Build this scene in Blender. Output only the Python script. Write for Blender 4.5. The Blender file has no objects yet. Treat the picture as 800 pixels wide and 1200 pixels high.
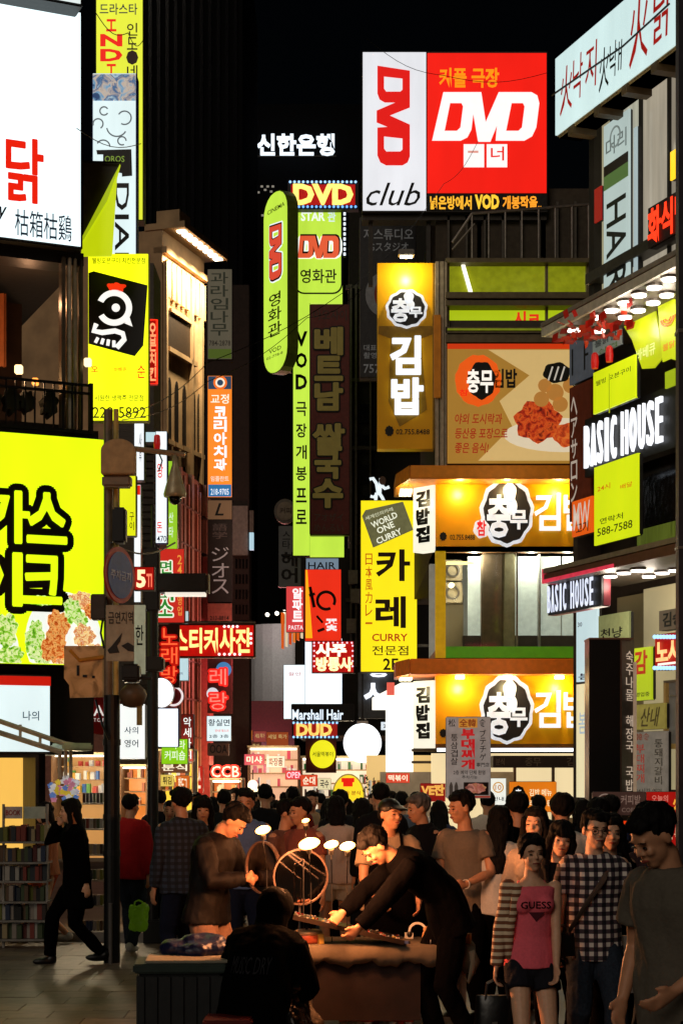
import bpy, bmesh, math, random
from mathutils import Vector, Matrix, noise
from mathutils.bvhtree import BVHTree
random.seed(7)
SC = bpy.context.scene
COL = SC.collection
# ---------------------------------------------------------------- camera (level, with lens shift; metres)
F, HZ, ZC = 2000.0, 900.0, 1.97            # focal length and horizon in photo pixels (800 wide), eye height
cam = bpy.data.objects.new('camera', bpy.data.cameras.new('camera'))
COL.objects.link(cam); SC.camera = cam
cam.location = (0, 0, ZC); cam.rotation_euler = (math.radians(90), 0, 0)
cam.data.sensor_fit = 'HORIZONTAL'; cam.data.sensor_width = 36; cam.data.lens = 36*F/800
cam.data.shift_y = 300/800; cam.data.clip_end = 2000; cam.data.clip_start = .1
# ---------------------------------------------------------------- night sky, weak sun added as frontal fill for the street's ambient light
W = bpy.data.worlds.new('World'); SC.world = W; W.use_nodes = True
wn = W.node_tree; bg = wn.nodes['Background']
sky = wn.nodes.new('ShaderNodeTexSky'); sky.sky_type = 'NISHITA'; sky.sun_disc = False
sky.sun_elevation = math.radians(12); sky.sun_rotation = math.radians(200)
wn.links.new(sky.outputs[0], bg.inputs[0]); bg.inputs[1].default_value = .0003
sun = bpy.data.objects.new('moon', bpy.data.lights.new('moon', 'SUN')); COL.objects.link(sun)
sun.data.energy = .55; sun.data.angle = math.radians(28); sun.data.color = (1, .86, .70)
sun.rotation_euler = (math.radians(63), 0, math.radians(-24))
SC.view_settings.view_transform = 'Standard'; SC.view_settings.look = 'None'
SC.view_settings.exposure = 0; SC.view_settings.gamma = 1

# ---------------------------------------------------------------- materials
def lin(h):
    h = h.lstrip('#'); r = []
    for i in (0, 2, 4):
        c = int(h[i:i+2], 16)/255
        r.append(c/12.92 if c <= .04045 else ((c+.055)/1.055)**2.4)
    return r
_mc = {}
def mat(col, rough=.6, metal=0, bump=.15, scale=12, var=.25, em=0, sample=False, spec=.4, name=None, stretch=(1, 1, 1)):
    key = (col, rough, metal, bump, scale, var, em, sample, spec, stretch)
    if key in _mc: return _mc[key]
    m = bpy.data.materials.new(name or ('lit_' if em else 'surface_')+col.strip('#')); m.use_nodes = True
    nt = m.node_tree; b = nt.nodes['Principled BSDF']; c = lin(col)
    tc = nt.nodes.new('ShaderNodeTexCoord'); mp = nt.nodes.new('ShaderNodeMapping')
    mp.inputs['Scale'].default_value = [scale*s for s in stretch]
    nt.links.new(tc.outputs['Object'], mp.inputs[0])
    n = nt.nodes.new('ShaderNodeTexNoise'); n.inputs['Scale'].default_value = 1; n.inputs['Detail'].default_value = 5
    nt.links.new(mp.outputs[0], n.inputs[0])
    ramp = nt.nodes.new('ShaderNodeMapRange'); ramp.inputs[1].default_value = .3; ramp.inputs[2].default_value = .7
    ramp.inputs[3].default_value = 1-var; ramp.inputs[4].default_value = 1+var*.4
    nt.links.new(n.outputs[0], ramp.inputs[0])
    mx = nt.nodes.new('ShaderNodeVectorMath'); mx.operation = 'SCALE'; mx.inputs[0].default_value = c
    nt.links.new(ramp.outputs[0], mx.inputs['Scale'])
    if em:
        b.inputs['Base Color'].default_value = [x*.4 for x in c]+[1]
        nt.links.new(mx.outputs[0], b.inputs['Emission Color']); b.inputs['Emission Strength'].default_value = em
        m.cycles.emission_sampling = 'FRONT' if sample else 'NONE'
    else:
        nt.links.new(mx.outputs[0], b.inputs['Base Color'])
        bp = nt.nodes.new('ShaderNodeBump'); bp.inputs['Strength'].default_value = bump; bp.inputs['Distance'].default_value = .02
        nt.links.new(n.outputs[0], bp.inputs['Height']); nt.links.new(bp.outputs[0], b.inputs['Normal'])
    b.inputs['Roughness'].default_value = rough; b.inputs['Metallic'].default_value = metal
    b.inputs['Specular IOR Level'].default_value = spec
    _mc[key] = m; return m
def lit(col, em=1.3, sample=True, var=.09): return mat(col, .35, em=em, sample=sample, var=var, scale=1.3, stretch=(2.2, 1, .5))
def ink(col, em=.8): return mat(col, .4, em=em, var=.03)      # translucent lettering on a backlit face
def paint(col, rough=.5, var=.25, **k): return mat(col, rough, var=var, **k)
def blend_print(name, cols, scale, em=0, stretch=(1, 1, 1), detail=4):
    "mottled printed picture (food, flowers) in several inks"
    m = bpy.data.materials.new(name); m.use_nodes = True; nt = m.node_tree; b = nt.nodes['Principled BSDF']
    tc = nt.nodes.new('ShaderNodeTexCoord'); mp = nt.nodes.new('ShaderNodeMapping'); mp.inputs['Scale'].default_value = [scale*s for s in stretch]
    nt.links.new(tc.outputs['Object'], mp.inputs[0])
    n = nt.nodes.new('ShaderNodeTexNoise'); n.inputs['Scale'].default_value = 1; n.inputs['Detail'].default_value = detail; n.inputs['Distortion'].default_value = .8
    nt.links.new(mp.outputs[0], n.inputs[0])
    r = nt.nodes.new('ShaderNodeValToRGB'); nt.links.new(n.outputs[0], r.inputs[0]); e = r.color_ramp.elements
    k = len(cols)
    while len(e) < k: e.new(.5)
    for i, c in enumerate(cols): e[i].position = .3+.4*i/(k-1); e[i].color = lin(c)+[1]
    nt.links.new(r.outputs[0], b.inputs['Base Color'])
    if em:
        nt.links.new(r.outputs[0], b.inputs['Emission Color']); b.inputs['Emission Strength'].default_value = em; m.cycles.emission_sampling = 'NONE'
    b.inputs['Roughness'].default_value = .5
    return m
DARK = paint('#1c1a19', .5); BLACK = paint('#0a0a0a', .4, bump=.05); STEEL = mat('#8a8680', .35, .8, .1); CASE = mat('#3a3a3c', .4, .5)
WHITE = paint('#e8e6e0'); CONC = paint('#6a625a', .85, var=.4, scale=3); RED = paint('#a01818')
K = ink('#080808', .02); KB = ink('#0a1240', .3); RI = ink('#e01808', 1.1)
GLASS = mat('#20242a', .08, .0, .02, spec=.9)

# ---------------------------------------------------------------- mesh builder
class MB:
    def __init__(s): s.v = []; s.f = []
    def add(s, vs, fs):
        n = len(s.v); s.v += [tuple(v) for v in vs]; s.f += [tuple(i+n for i in f) for f in fs]; return s
    def box(s, x0, x1, y0, y1, z0, z1):
        return s.add([(x0,y0,z0),(x1,y0,z0),(x1,y1,z0),(x0,y1,z0),(x0,y0,z1),(x1,y0,z1),(x1,y1,z1),(x0,y1,z1)],
                     [(0,3,2,1),(4,5,6,7),(0,1,5,4),(1,2,6,5),(2,3,7,6),(3,0,4,7)])
    def prism(s, pts, y0, y1):
        "pts (x,z) outline extruded from y0 (front) to y1"
        n = len(pts); a = sum(pts[i][0]*pts[(i+1)%n][1]-pts[(i+1)%n][0]*pts[i][1] for i in range(n))
        if a < 0: pts = pts[::-1]
        return s.add([(p[0],y0,p[1]) for p in pts]+[(p[0],y1,p[1]) for p in pts],
                     [tuple(range(n)), tuple(range(2*n-1,n-1,-1))]+[(i,i+n,(i+1)%n+n,(i+1)%n) for i in range(n)])
    def disc(s, cx, cz, rx, rz, y0, y1, n=28, wav=0, wn=9):
        return s.prism([(cx+rx*(1+wav*math.sin(wn*t))*math.cos(t), cz+rz*(1+wav*math.sin(wn*t))*math.sin(t)) for t in [2*math.pi*i/n for i in range(n)]], y0, y1)
    def ring(s, cx, cz, r1, r2, y0, y1, n=32, a0=0, a1=360, sq=1):
        full = a1-a0 >= 360; m = n if full else n+1; v = []; f = []
        for i in range(m):
            t = math.radians(a0+(a1-a0)*i/n); c, q = math.cos(t), math.sin(t)*sq
            v += [(cx+r1*c,y0,cz+r1*q),(cx+r2*c,y0,cz+r2*q),(cx+r2*c,y1,cz+r2*q),(cx+r1*c,y1,cz+r1*q)]
        for i in range(n if full else n):
            j = (i+1) % m
            for k in range(4): f.append((4*i+k,4*j+k,4*j+(k+1)%4,4*i+(k+1)%4))
        if not full: f += [(0,1,2,3), (4*m-1,4*m-2,4*m-3,4*m-4)]
        return s.add(v, f)
    def tube(s, pts, r, n=8, b=None, side=None):
        "closed tube through pts; r one radius or list of (a,b) half widths; side = lateral axis"
        pts = [Vector(p) for p in pts]; m = len(pts); v = []; f = []
        for i, p in enumerate(pts):
            d = (pts[min(i+1,m-1)]-pts[max(i-1,0)]).normalized()
            if side is not None: a = Vector(side); a = (a-d*a.dot(d)).normalized()
            else:
                a = d.orthogonal().normalized() if i == 0 else (pa-d*pa.dot(d)).normalized()
            pa = a; c = d.cross(a); rr = r[i] if isinstance(r, (list, tuple)) else r
            ra, rb = rr if isinstance(rr, (list, tuple)) else (rr, rr)
            for k in range(n):
                t = 2*math.pi*k/n; v.append(p+a*ra*math.cos(t)+c*rb*math.sin(t))
        for i in range(m-1):
            for k in range(n): f.append((i*n+k, i*n+(k+1)%n, (i+1)*n+(k+1)%n, (i+1)*n+k))
        f += [tuple(range(n-1,-1,-1)), tuple(range((m-1)*n, m*n))]
        return s.add(v, f)
    def ell(s, c, r, R=None, nu=12, nv=8):
        c = Vector(c); v = []; f = []; R = R or Matrix.Identity(3)
        for j in range(1, nv):
            ph = math.pi*j/nv
            for i in range(nu):
                t = 2*math.pi*i/nu
                v.append(c+R@Vector((r[0]*math.sin(ph)*math.cos(t), r[1]*math.sin(ph)*math.sin(t), r[2]*math.cos(ph))))
        a = len(v); v += [c+R@Vector((0,0,r[2])), c-R@Vector((0,0,r[2]))]
        for j in range(nv-2):
            for i in range(nu): f.append((j*nu+i, (j+1)*nu+i, (j+1)*nu+(i+1)%nu, j*nu+(i+1)%nu))
        for i in range(nu): f += [(a, i, (i+1)%nu), (a+1, (nv-2)*nu+(i+1)%nu, (nv-2)*nu+i)]
        return s.add(v, f)
    def mesh(s, name, m):
        me = bpy.data.meshes.new(name); me.from_pydata(s.v, [], s.f); me.materials.append(m); return me
    def build(s, name, m, parent=None, smooth=False, bevel=0):
        me = s.mesh(name, m)
        if bevel:
            bm = bmesh.new(); bm.from_mesh(me); bmesh.ops.recalc_face_normals(bm, faces=bm.faces)
            bmesh.ops.bevel(bm, geom=[e for e in bm.edges if len(e.link_faces) == 2 and e.calc_face_angle(0) > .5], offset=bevel, segments=2, affect='EDGES', clamp_overlap=True)
            bm.to_mesh(me); bm.free()
        if smooth: me.shade_smooth()
        o = bpy.data.objects.new(name, me); COL.objects.link(o); o.parent = parent; return o
def tag(o, label=None, cat=None, group=None, kind=None):
    for k, v in (('label', label), ('category', cat), ('group', group), ('kind', kind)):
        if v: o[k] = v
    return o
def empty(name, loc, label, cat, rz=0, group=None):
    o = bpy.data.objects.new(name, None); COL.objects.link(o); o.location = loc; o.rotation_euler = (0, 0, rz)
    o.empty_display_size = .1
    return tag(o, label, cat, group)
def P(px, py, Y): return Vector(((px-400)/F*Y, Y, ZC-(py-HZ)/F*Y))
def gz(Y): return 0.0 if Y < 18 else -.018*(min(Y, 90)-18)

class Pl:
    "vertical plane: frontal at depth Y, or through photo column px at depth Y running to vanishing point vp"
    def __init__(s, Y, px=400, vp=None):
        s.Y = Y; s.X = (px-400)/F*Y; s.k = None if vp is None else (vp-400)/F
    def depth(s, px):
        if s.k is None: return s.Y
        return (s.X-s.k*s.Y)/((px-400)/F-s.k)
    def pt(s, px, py): return P(px, py, s.depth(px))

class S:
    "a thing laid on a vertical plane; local x right, y into depth, z up; pixel box measured at its centre"
    def __init__(s, name, label, cat, pl, x0, y0, x1, y1, group=None, off=0):
        if not isinstance(pl, Pl): pl = Pl(pl)
        if off:
            if pl.k is None: pl = Pl(pl.Y-off)
            else:
                A, B = pl.pt(x0, y1), pl.pt(x1, y1); d = Vector((B.x-A.x, B.y-A.y)).normalized()
                q = Pl(pl.Y-d.x*off); q.X = pl.X+d.y*off; q.k = pl.k; pl = q
        s.pl = pl
        A, B = pl.pt(x0, y1), pl.pt(x1, y1); ym = s.ref(x0, x1)
        d = Vector((B.x-A.x, B.y-A.y, 0)); s.W = d.length; d.normalize()
        z0, z1 = ZC-(y1-HZ)/F*ym, ZC-(y0-HZ)/F*ym; s.H = z1-z0
        n = Vector((d.y, -d.x, 0)); s.box_ = (x0, y0, x1, y1); s.u = d; s.n = n; s.k = ym/F
        o = Vector((A.x, A.y, z0))
        s.o = o; s.e = empty(name, o, label, cat, math.atan2(d.y, d.x), group)
    def ref(s, x0, x1): return s.pl.depth((x0+x1)/2)
    def l(s, px, py):
        x0, y0, x1, y1 = s.box_
        return (px-x0)/(x1-x0)*s.W, (y1-py)/(y1-y0)*s.H
    def rect(s, r):
        a = s.l(r[0], r[3]); b = s.l(r[2], r[1]); return a[0], b[0], a[1], b[1]
    def box(s, name, m, x0, y0, x1, y1, d0, d1, bevel=0, label=None):
        a = s.rect((x0, y0, x1, y1)); o = MB().box(a[0], a[1], d0, d1, a[2], a[3]).build(name, m, s.e, bevel=bevel)
        if label: o['label'] = label
        return o
    def poly(s, name, m, pts, d0, d1): return MB().prism([s.l(*p) for p in pts], d0, d1).build(name, m, s.e)
    def disc(s, name, m, cx, cy, rx, ry, d0, d1, wav=0, wn=9, n=28):
        c = s.l(cx, cy); sx = s.W/(s.box_[2]-s.box_[0]); sz = s.H/(s.box_[3]-s.box_[1])
        return MB().disc(c[0], c[1], rx*sx, ry*sz, d0, d1, n, wav, wn).build(name, m, s.e)
    def line(s, name, m, pts, r, d=0):
        return MB().tube([(s.l(*p)[0], d, s.l(*p)[1]) for p in pts], r, 6).build(name, m, s.e)
    def bulbs(s, m, pts, r, d=-.03, name='bulb_row'):
        me = MB().ell((0, 0, 0), (r, r, r), nu=6, nv=4).mesh('bulb', m)
        for p in pts:
            c = s.l(*p); o = bpy.data.objects.new('bulb', me); COL.objects.link(o); o.parent = s.e; o.location = (c[0], d, c[1])
    def text(s, t, r, m, bold=.01, d=-.014, mode='h', ext=.004, name='lettering', rot=0, shear=0, copies=0, rad=0, gap=.12):
        return lettering(getattr(s, 'fo', s.e), t, s.rect(r), m, bold, d, mode, ext, name, rot, shear, copies, rad, gap)

class RS(S):
    "same, on a strongly receding plane: pixel heights are read at the left edge, points are cast exactly onto the plane"
    def ref(s, x0, x1): return s.pl.depth(x0)
    def l(s, px, py):
        v = s.pl.pt(px, py)-s.o; return v.dot(s.u), v.z
    def rect(s, r):
        a = s.l(r[0], r[3]); c = s.l(r[0], r[1]); b = s.l(r[2], 900); return a[0], b[0], a[1], c[1]

_tc = {}
def glyphs(t, bold, shear=0):
    k = (t, bold, shear)
    if k not in _tc:
        c = bpy.data.curves.new('t', 'FONT'); c.body = t; c.size = 1; c.offset = bold; c.resolution_u = 2; c.shear = shear
        o = bpy.data.objects.new('t', c); me = bpy.data.meshes.new_from_object(o)
        v = [tuple(x.co) for x in me.vertices]; f = [tuple(p.vertices) for p in me.polygons]
        bpy.data.objects.remove(o); bpy.data.meshes.remove(me); bpy.data.curves.remove(c)
        _tc[k] = (v, f)
    return _tc[k]
def lettering(parent, t, rect, m, bold=.01, d=-.014, mode='h', ext=.004, name='lettering', rot=0, shear=0, copies=0, rad=0, gap=.12):
    "text laid in a local (x0,x1,z0,z1) rectangle; h across, v stacked downwards, r turned a quarter clockwise"
    x0, x1, z0, z1 = rect; mb = MB(); items = []
    if mode == 'v':
        ch = [c for c in t]; n = len(ch); step = (z1-z0)/n
        for i, c in enumerate(ch):
            if c == ' ': continue
            g = gap*step/2
            items.append((c, x0, x1, z1-step*(i+1)+g, z1-step*i-g))
    else: items.append((t, x0, x1, z0, z1))
    for (c, a0, a1, b0, b1) in items:
        bv, _ = glyphs(c, 0.0, shear); vs, fs = glyphs(c, bold, shear)
        if not bv: continue
        q = [((y, -x) if mode == 'r' else (x, y)) for x, y, _ in bv]; w = [((y, -x) if mode == 'r' else (x, y)) for x, y, _ in vs]
        mx0, mx1 = min(p[0] for p in q), max(p[0] for p in q); my0, my1 = min(p[1] for p in q), max(p[1] for p in q)
        ww, hh = max(mx1-mx0, 1e-3), max(my1-my0, 1e-3)
        sx, sy = (a1-a0)/ww, (b1-b0)/hh
        if len(c) == 1 and mode == 'v':                      # keep flat glyphs (ー, -) flat
            sy = min(sy, 2.2*sx); sx = min(sx, 2.2*sy)
        cx, cy = (a0+a1)/2, (b0+b1)/2; mcx, mcy = (mx0+mx1)/2, (my0+my1)/2
        pts = [(cx+(p[0]-mcx)*sx, cy+(p[1]-mcy)*sy) for p in w]
        if rot:
            cr, sr = math.cos(math.radians(rot)), math.sin(math.radians(rot))
            pts = [(cx+(p[0]-cx)*cr-(p[1]-cy)*sr, cy+(p[0]-cx)*sr+(p[1]-cy)*cr) for p in pts]
        for j in range(copies+1):
            ox = oz = 0; dd = d
            if j: ang = 2*math.pi*j/copies; ox, oz = rad*math.cos(ang), rad*math.sin(ang); dd = d+.00012*j
            n = len(mb.v)
            mb.v += [(p[0]+ox, dd, p[1]+oz) for p in pts]
            mb.f += [tuple(i+n for i in f) for f in fs]
            if ext > 0 and (j == 0):
                cnt = {}
                for f in fs:
                    for k in range(len(f)):
                        e = (f[k], f[(k+1) % len(f)]); cnt[e] = cnt.get(e, 0)+1
                n2 = len(mb.v); mb.v += [(p[0], dd+ext, p[1]) for p in pts]
                for (a, b) in cnt:
                    if (b, a) not in cnt: mb.f.append((b+n, a+n, a+n2, b+n2))
    return mb.build(name, m, parent)

def sign(label, pl, x0, y0, x1, y1, face, texts=(), case=None, t=.2, name='shop_sign', off=0, lip=1.5, group=None, bracket=None, cat='sign', kl=None):
    s = (kl or S)(name, label, cat, pl, x0, y0, x1, y1, group, off)
    MB().box(0, s.W, 0, t, 0, s.H).build('case', case or CASE, s.e, bevel=min(.012, s.W*.05))
    l = lip*s.k; s.fo = MB().box(l, s.W-l, -.012, .02, l, s.H-l).build('face', face, s.e)
    for q in texts:
        q = list(q); kw = q.pop() if isinstance(q[-1], dict) else {}
        s.text(q[0], q[1], q[2], **kw)
    if bracket:
        for fz in (.15, .85):
            mb = MB()
            z = s.H*fz
            if bracket == 'r': mb.box(s.W, s.W+.5, t*.4, t*.4+.05, z, z+.05)
            elif bracket == 'l': mb.box(-.5, 0, t*.4, t*.4+.05, z, z+.05)
            else: mb.box(s.W*.5-.03, s.W*.5+.03, t, t+.6, z, z+.05)
            mb.build('bracket', STEEL, s.e)
    return s
def plight(parent, loc, power, col=(1, .8, .5), r=.04, spot=None, rot=None, name='lamp'):
    l = bpy.data.lights.new(name, 'SPOT' if spot else 'POINT'); l.energy = power; l.color = col; l.shadow_soft_size = r
    if spot: l.spot_size = math.radians(spot); l.spot_blend = .8
    o = bpy.data.objects.new(name, l); COL.objects.link(o); o.location = loc; o.parent = parent
    if rot: o.rotation_euler = rot
    return o
# ================================================================ GROUND
def ground():
    ys = [-6, 2, 6, 8, 10, 12, 14, 16, 18, 24, 30, 40, 60, 90, 400]; v = []; f = []
    for y in ys: v += [(-200, y, gz(y)), (200, y, gz(y))]
    for i in range(len(ys)-1): f.append((2*i, 2*i+1, 2*i+3, 2*i+2))
    o = MB().add(v, f).build('ground', mat('#54483c', .45, bump=.35, scale=1.4, var=.6)); o['kind'] = 'structure'
    # paving slabs with open joints, uneven by a few millimetres, as far as single slabs read
    cols = [mat(c, .5, bump=.3, scale=9, var=.35) for c in ('#64564a', '#564a40', '#6e6052')]
    ms = [MB().box(-.297, .297, -.197, .197, 0, .03).mesh('paving_slab', c) for c in cols]
    for r in range(26):
        y = 11.9+.4*r
        for c in range(11):
            x = -.30*(r % 2)-7.4+.6*c+ .0*r
            if not (-.225*y-.5 < x < -.225*y+3.8): continue
            s = bpy.data.objects.new('paving_slab', random.choice(ms)); COL.objects.link(s); s.parent = o
            s.location = (x, y, gz(y)-.012+random.uniform(-.002, .002)); s.rotation_euler = (random.uniform(-.002, .002), random.uniform(-.002, .002), 0)
    k = MB()
    k = k.box(-9, -2.1, 19.35, 19.5, -.03, .1).build('kerb', paint('#77716a', .8)); k['kind'] = 'structure'
ground()

# ================================================================ LEFT BUILDING (grill house and chicken house signs)
LA = Pl(19.5, 97, 5000)
b = S('corner_building', 'dark corner building on the left with an open upper floor above a yellow sign', 'building', LA, -160, -60, 118, 945)
L = b.l
def wallrect(s, name, m, x0, y0, x1, y1, d0, d1): return s.box(name, m, x0, y0, x1, y1, d0, d1)
wallrect(b, 'wall', paint('#1d1815', .8), -160, -60, 100, 288, .25, 5)
wallrect(b, 'wall', paint('#241c16', .8), -160, 492, 118, 505, .1, 5)
wallrect(b, 'wall', paint('#181412', .8), -160, 778, 118, 884, .3, 3); wallrect(b, 'pillar', paint('#14110f', .8), 41, 884, 58, 990, .3, .8)
wallrect(b, 'wall', paint('#181412', .8), -160, 505, 118, 778, .26, 5)
wallrect(b, 'back_wall', paint('#38241a', .9), -160, 288, 75, 492, 2.2, 5)
wallrect(b, 'room_floor', paint('#2a1a10', .8), -160, 488, 75, 493, .1, 2.2)
wallrect(b, 'lintel', paint('#0c0b0a'), -160, 282, 97, 297, .0, .35)
for i, (x0, x1, c) in enumerate([(-30, 30, '#a86034'), (30, 34, '#a86034')]):
    mb = MB(); a0 = L(x0, 300)[0]; a1 = L(x1, 300)[0]; n = max(4, int((a1-a0)/.04))
    pts = [(a0+(a1-a0)*k/n, 1.3+.03*math.sin(k*1.7)) for k in range(n+1)]
    zt, zb = L(0, 303)[1], L(0, 395)[1]
    mb.add([(p[0], p[1], z) for z in (zb, zt) for p in pts]+[(p[0], p[1]+.02, z) for z in (zb, zt) for p in pts],
           [(k, k+1, n+2+k, n+1+k) for k in range(n)]+[(2*n+3+k, 2*n+2+k, 3*n+3+k, 3*n+4+k) for k in range(n)])
    mb.build('curtain', paint(c, .9), b.e)
for x, w, c in ((69, 5, '#6a6050'), (77, 4, '#d0c8b4'), (84, 3.5, '#a8a088'), (92, 3, '#5a5648')):
    b.box('drain_pipe' if w < 5 else 'pillar', mat(c, .4, .5), x, 290, x+w, 495, -.05, .1, bevel=.01)
for x, y, r in ((10, 418, 5.5), (30, 433, 4.5), (105, 428, 5)):
    s = empty('wall_lamp', LA.pt(x, y)-LA.pt(x, y)*0, ['round glowing lamp in the dark upper room', 'small amber lamp lower in the dark upper room', 'white lamp at the corner beside the egg banner'][(x > 20)+(x > 50)], 'lamp')
    s.location.y += .6 if x < 50 else -.15
    MB().box(-r*.008, r*.008, -.03, .05, -r*.009, r*.009).build('lamp_shade', lit('#ffe0a0' if x != 30 else '#ff9a40', 2.2), s, bevel=.01)
    MB().box(-.03, .03, .05, .12, -.03, .03).build('mount', DARK, s)
plight(b.e, (L(10, 0)[0], .6, L(0, 425)[1]), 14, (1, .55, .25)); plight(b.e, (L(45, 0)[0], .6, L(0, 330)[1]), 8, (1, .5, .25))  # second warm light added for the curtain, it has no fixture
s = S('balcony_railing', 'black iron railing along the upper floor above the yellow sign', 'railing', LA, -160, 436, 109, 498, off=.12)
for y in (438, 448, 494): s.box('rail', BLACK, -160, y, 109, y+(4 if y > 490 else 2.5), 0, .05)
for i in range(24):
    x = -156+i*11.4; s.box('baluster', BLACK, x, 440, x+1.6, 496, .01, .04)
s.box('post', BLACK, 104.5, 437, 109, 498, -.01, .06)
for i, x in enumerate((-8, 14, 32, 60)):
    s.disc('potted_foliage', paint('#1c2412', .9), x, 462, 9, 12+3*(i % 2), .1, .3, wav=.16, wn=7)
# -- white chicken sign
s = sign('huge white backlit sign with red brushed character and dark Chinese letters, top left', LA, -130, -8, 97, 278, lit('#e4f8fd', 1.5), [], DARK, .3, off=.2, lip=3, name='backlit_sign')
s.text('닭', (5, 156, 48, 230), mat('#e8200c', .4, em=1, var=.03), bold=.012, copies=4, rad=.006)
s.text('枯箱枯鷄', (15, 240, 83, 271), ink('#24303c', .7), bold=.004)
s.text('y', (-8, 240, 5, 262), K, shear=.4)
s = sign('white lit sign of which only the lower edge shows, at the top left', LA, -60, -90, 97, -14+20, lit('#e4f0ee', 1.0), [], DARK, .3, off=.5, lip=3, name='backlit_sign')
s.e.location.z += .12
# -- yellow grill sign
YG = lit('#dcff10', 1.25); YG2 = lit('#dcff10', 1.2)
s = sign('huge yellow-green grill sign with outlined black Korean characters and a plate of food', LA, -150, 504, 122, 778, YG, [], DARK, .3, off=.16, lip=1, name='backlit_sign')
blk = ink('#0c0c08', .02)
for t, r in (('가', (-24, 575, 29, 634)), ('스', (29, 575, 74, 632)), ('이', (-44, 648, 20, 708)), ('크', (23, 650, 68, 704))):
    s.text(t, r, blk, bold=.02, d=-.018, copies=20, rad=.088, ext=0)
    s.text(t, r, YG2, bold=.012, d=-.034, ext=0, copies=6, rad=.013)
plate = ink('#f2f6ee', 1.0); lettuce = blend_print('printed_lettuce', ['#2f7a10', '#86c828', '#e8f4b0', '#4c9a18'], 22, .9, detail=8)
fried = blend_print('printed_fried_cutlet', ['#7a2a08', '#c85a18', '#f0b060', '#8a3a10'], 30, .9, detail=8)
noodles = blend_print('printed_noodles', ['#e8a030', '#fae0a0', '#c86018', '#fff0c8'], 26, .9, detail=8)
s.poly('printed_plate', plate, [(72+46*math.cos(t), min(776, 748-58*math.sin(t))) for t in [2*math.pi*i/40 for i in range(40)]], -.014, -.013)
random.seed(9)
for i, (n, m, x, y, rx, ry) in enumerate([('printed_plate', plate, -8, 760, 26, 34), ('printed_salad', lettuce, 2, 738, 15, 20), ('printed_salad', lettuce, 8, 768, 16, 12), ('printed_salad', lettuce, 38, 748, 12, 22), ('printed_salad', lettuce, 45, 765, 14, 12), ('printed_cutlet', fried, 65, 732, 13, 20), ('printed_cutlet', fried, 60, 756, 15, 20),
                               ('printed_noodles', noodles, 92, 700, 14, 11), ('printed_salad', lettuce, 82, 712, 10, 15), ('printed_salad', lettuce, 92, 722, 10, 9), ('printed_noodles', noodles, 96, 742, 13, 14), ('printed_noodles', noodles, 108, 762, 12, 11), ('printed_cutlet', fried, 104, 712, 7, 9), ('printed_salad', lettuce, 45, 702, 14, 6), ('printed_cutlet', fried, 84, 766, 12, 8), ('printed_noodles', noodles, 73, 776, 12, 7)]):
    pts = []; ph = [random.uniform(0, 6.3) for _ in range(3)]
    for k in range(44):
        t = 2*math.pi*k/44; w = 1 if n == 'printed_plate' else 1+.09*math.sin(3*t+ph[0])+.08*math.sin(7*t+ph[1])+.06*math.sin(13*t+ph[2])
        pts.append((min(120.5, x+rx*w*math.cos(t)), min(776.5, y-ry*w*math.sin(t))))
    s.poly(n, m, pts, -.0165-.0012*i, -.0155-.0012*i)
# -- lower white window sign, lit shop, trim
s = sign('white lit window panel with red header and small Korean letters at left', LA, -60, 790, 60, 883, lit('#dff2f4', 1.0), [], DARK, .25, off=.1, lip=2, name='window_sign')
s.box('header', ink('#c8180c', .9), -58, 792, 59, 803, -.02, -.012)
s.text('나의', (26, 833, 45, 844), ink('#2a4a60', .5))
s = S('corner_shop', 'warm yellow lit shop interior behind the book rack at left', 'shop', LA, -60, 886, 44, 1010, off=.05)
s.box('back_wall', lit('#ffc65a', .95), -60, 886, 41, 1010, .6, .7)  # back wall glows to stand for the light inside the shop
s.box('frame', DARK, 41, 884, 45, 1010, -.02, .6); s.box('frame', DARK, -60, 884, 41, 888, -.02, .6)
# -- awning arm with flowers
s = S('awning', 'open white metal awning frame reaching over the pavement at left', 'awning', LA, -30, 840, 102, 895, off=.8)
g = mat('#c8c6b0', .4, .3)
s.line('rail', g, [(-30, 838), (70, 872), (102, 877)], .028, -.2); s.line('rail', g, [(-30, 852), (66, 882)], .03, -.2)
for x in (18, 41): s.line('strut', g, [(x, 850+(x-18)*.45), (x, 864+(x-18)*.4)], .016, -.2)
s.box('gutter', mat('#b8c8a0', .4), 66, 871, 102, 880, -.25, .3, bevel=.02)
for x in (68, 75, 81): s.line('support_pole', mat('#b0a898', .4, .4), [(x, 880), (x, 912)], .02, -.05)
s = S('flower_display', 'bunch of white, yellow and blue artificial flowers under the awning', 'flowers', 18.6, 58, 905, 92, 940)
random.seed(3)
for i in range(34):
    x, y = random.uniform(60, 90), random.uniform(908, 938)
    s.disc('flower', mat(random.choice(['#f4f2f0', '#e8e0f0', '#f0d040', '#6a90d8', '#e890a8', '#f4f2f0']), .6, em=.35), x, y, 3.2, 3.2, -.1*random.random(), .03, wav=.2, wn=5, n=20)
s.line('stem', paint('#203010'), [(75, 935), (76, 975)], .02, .05)

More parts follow.
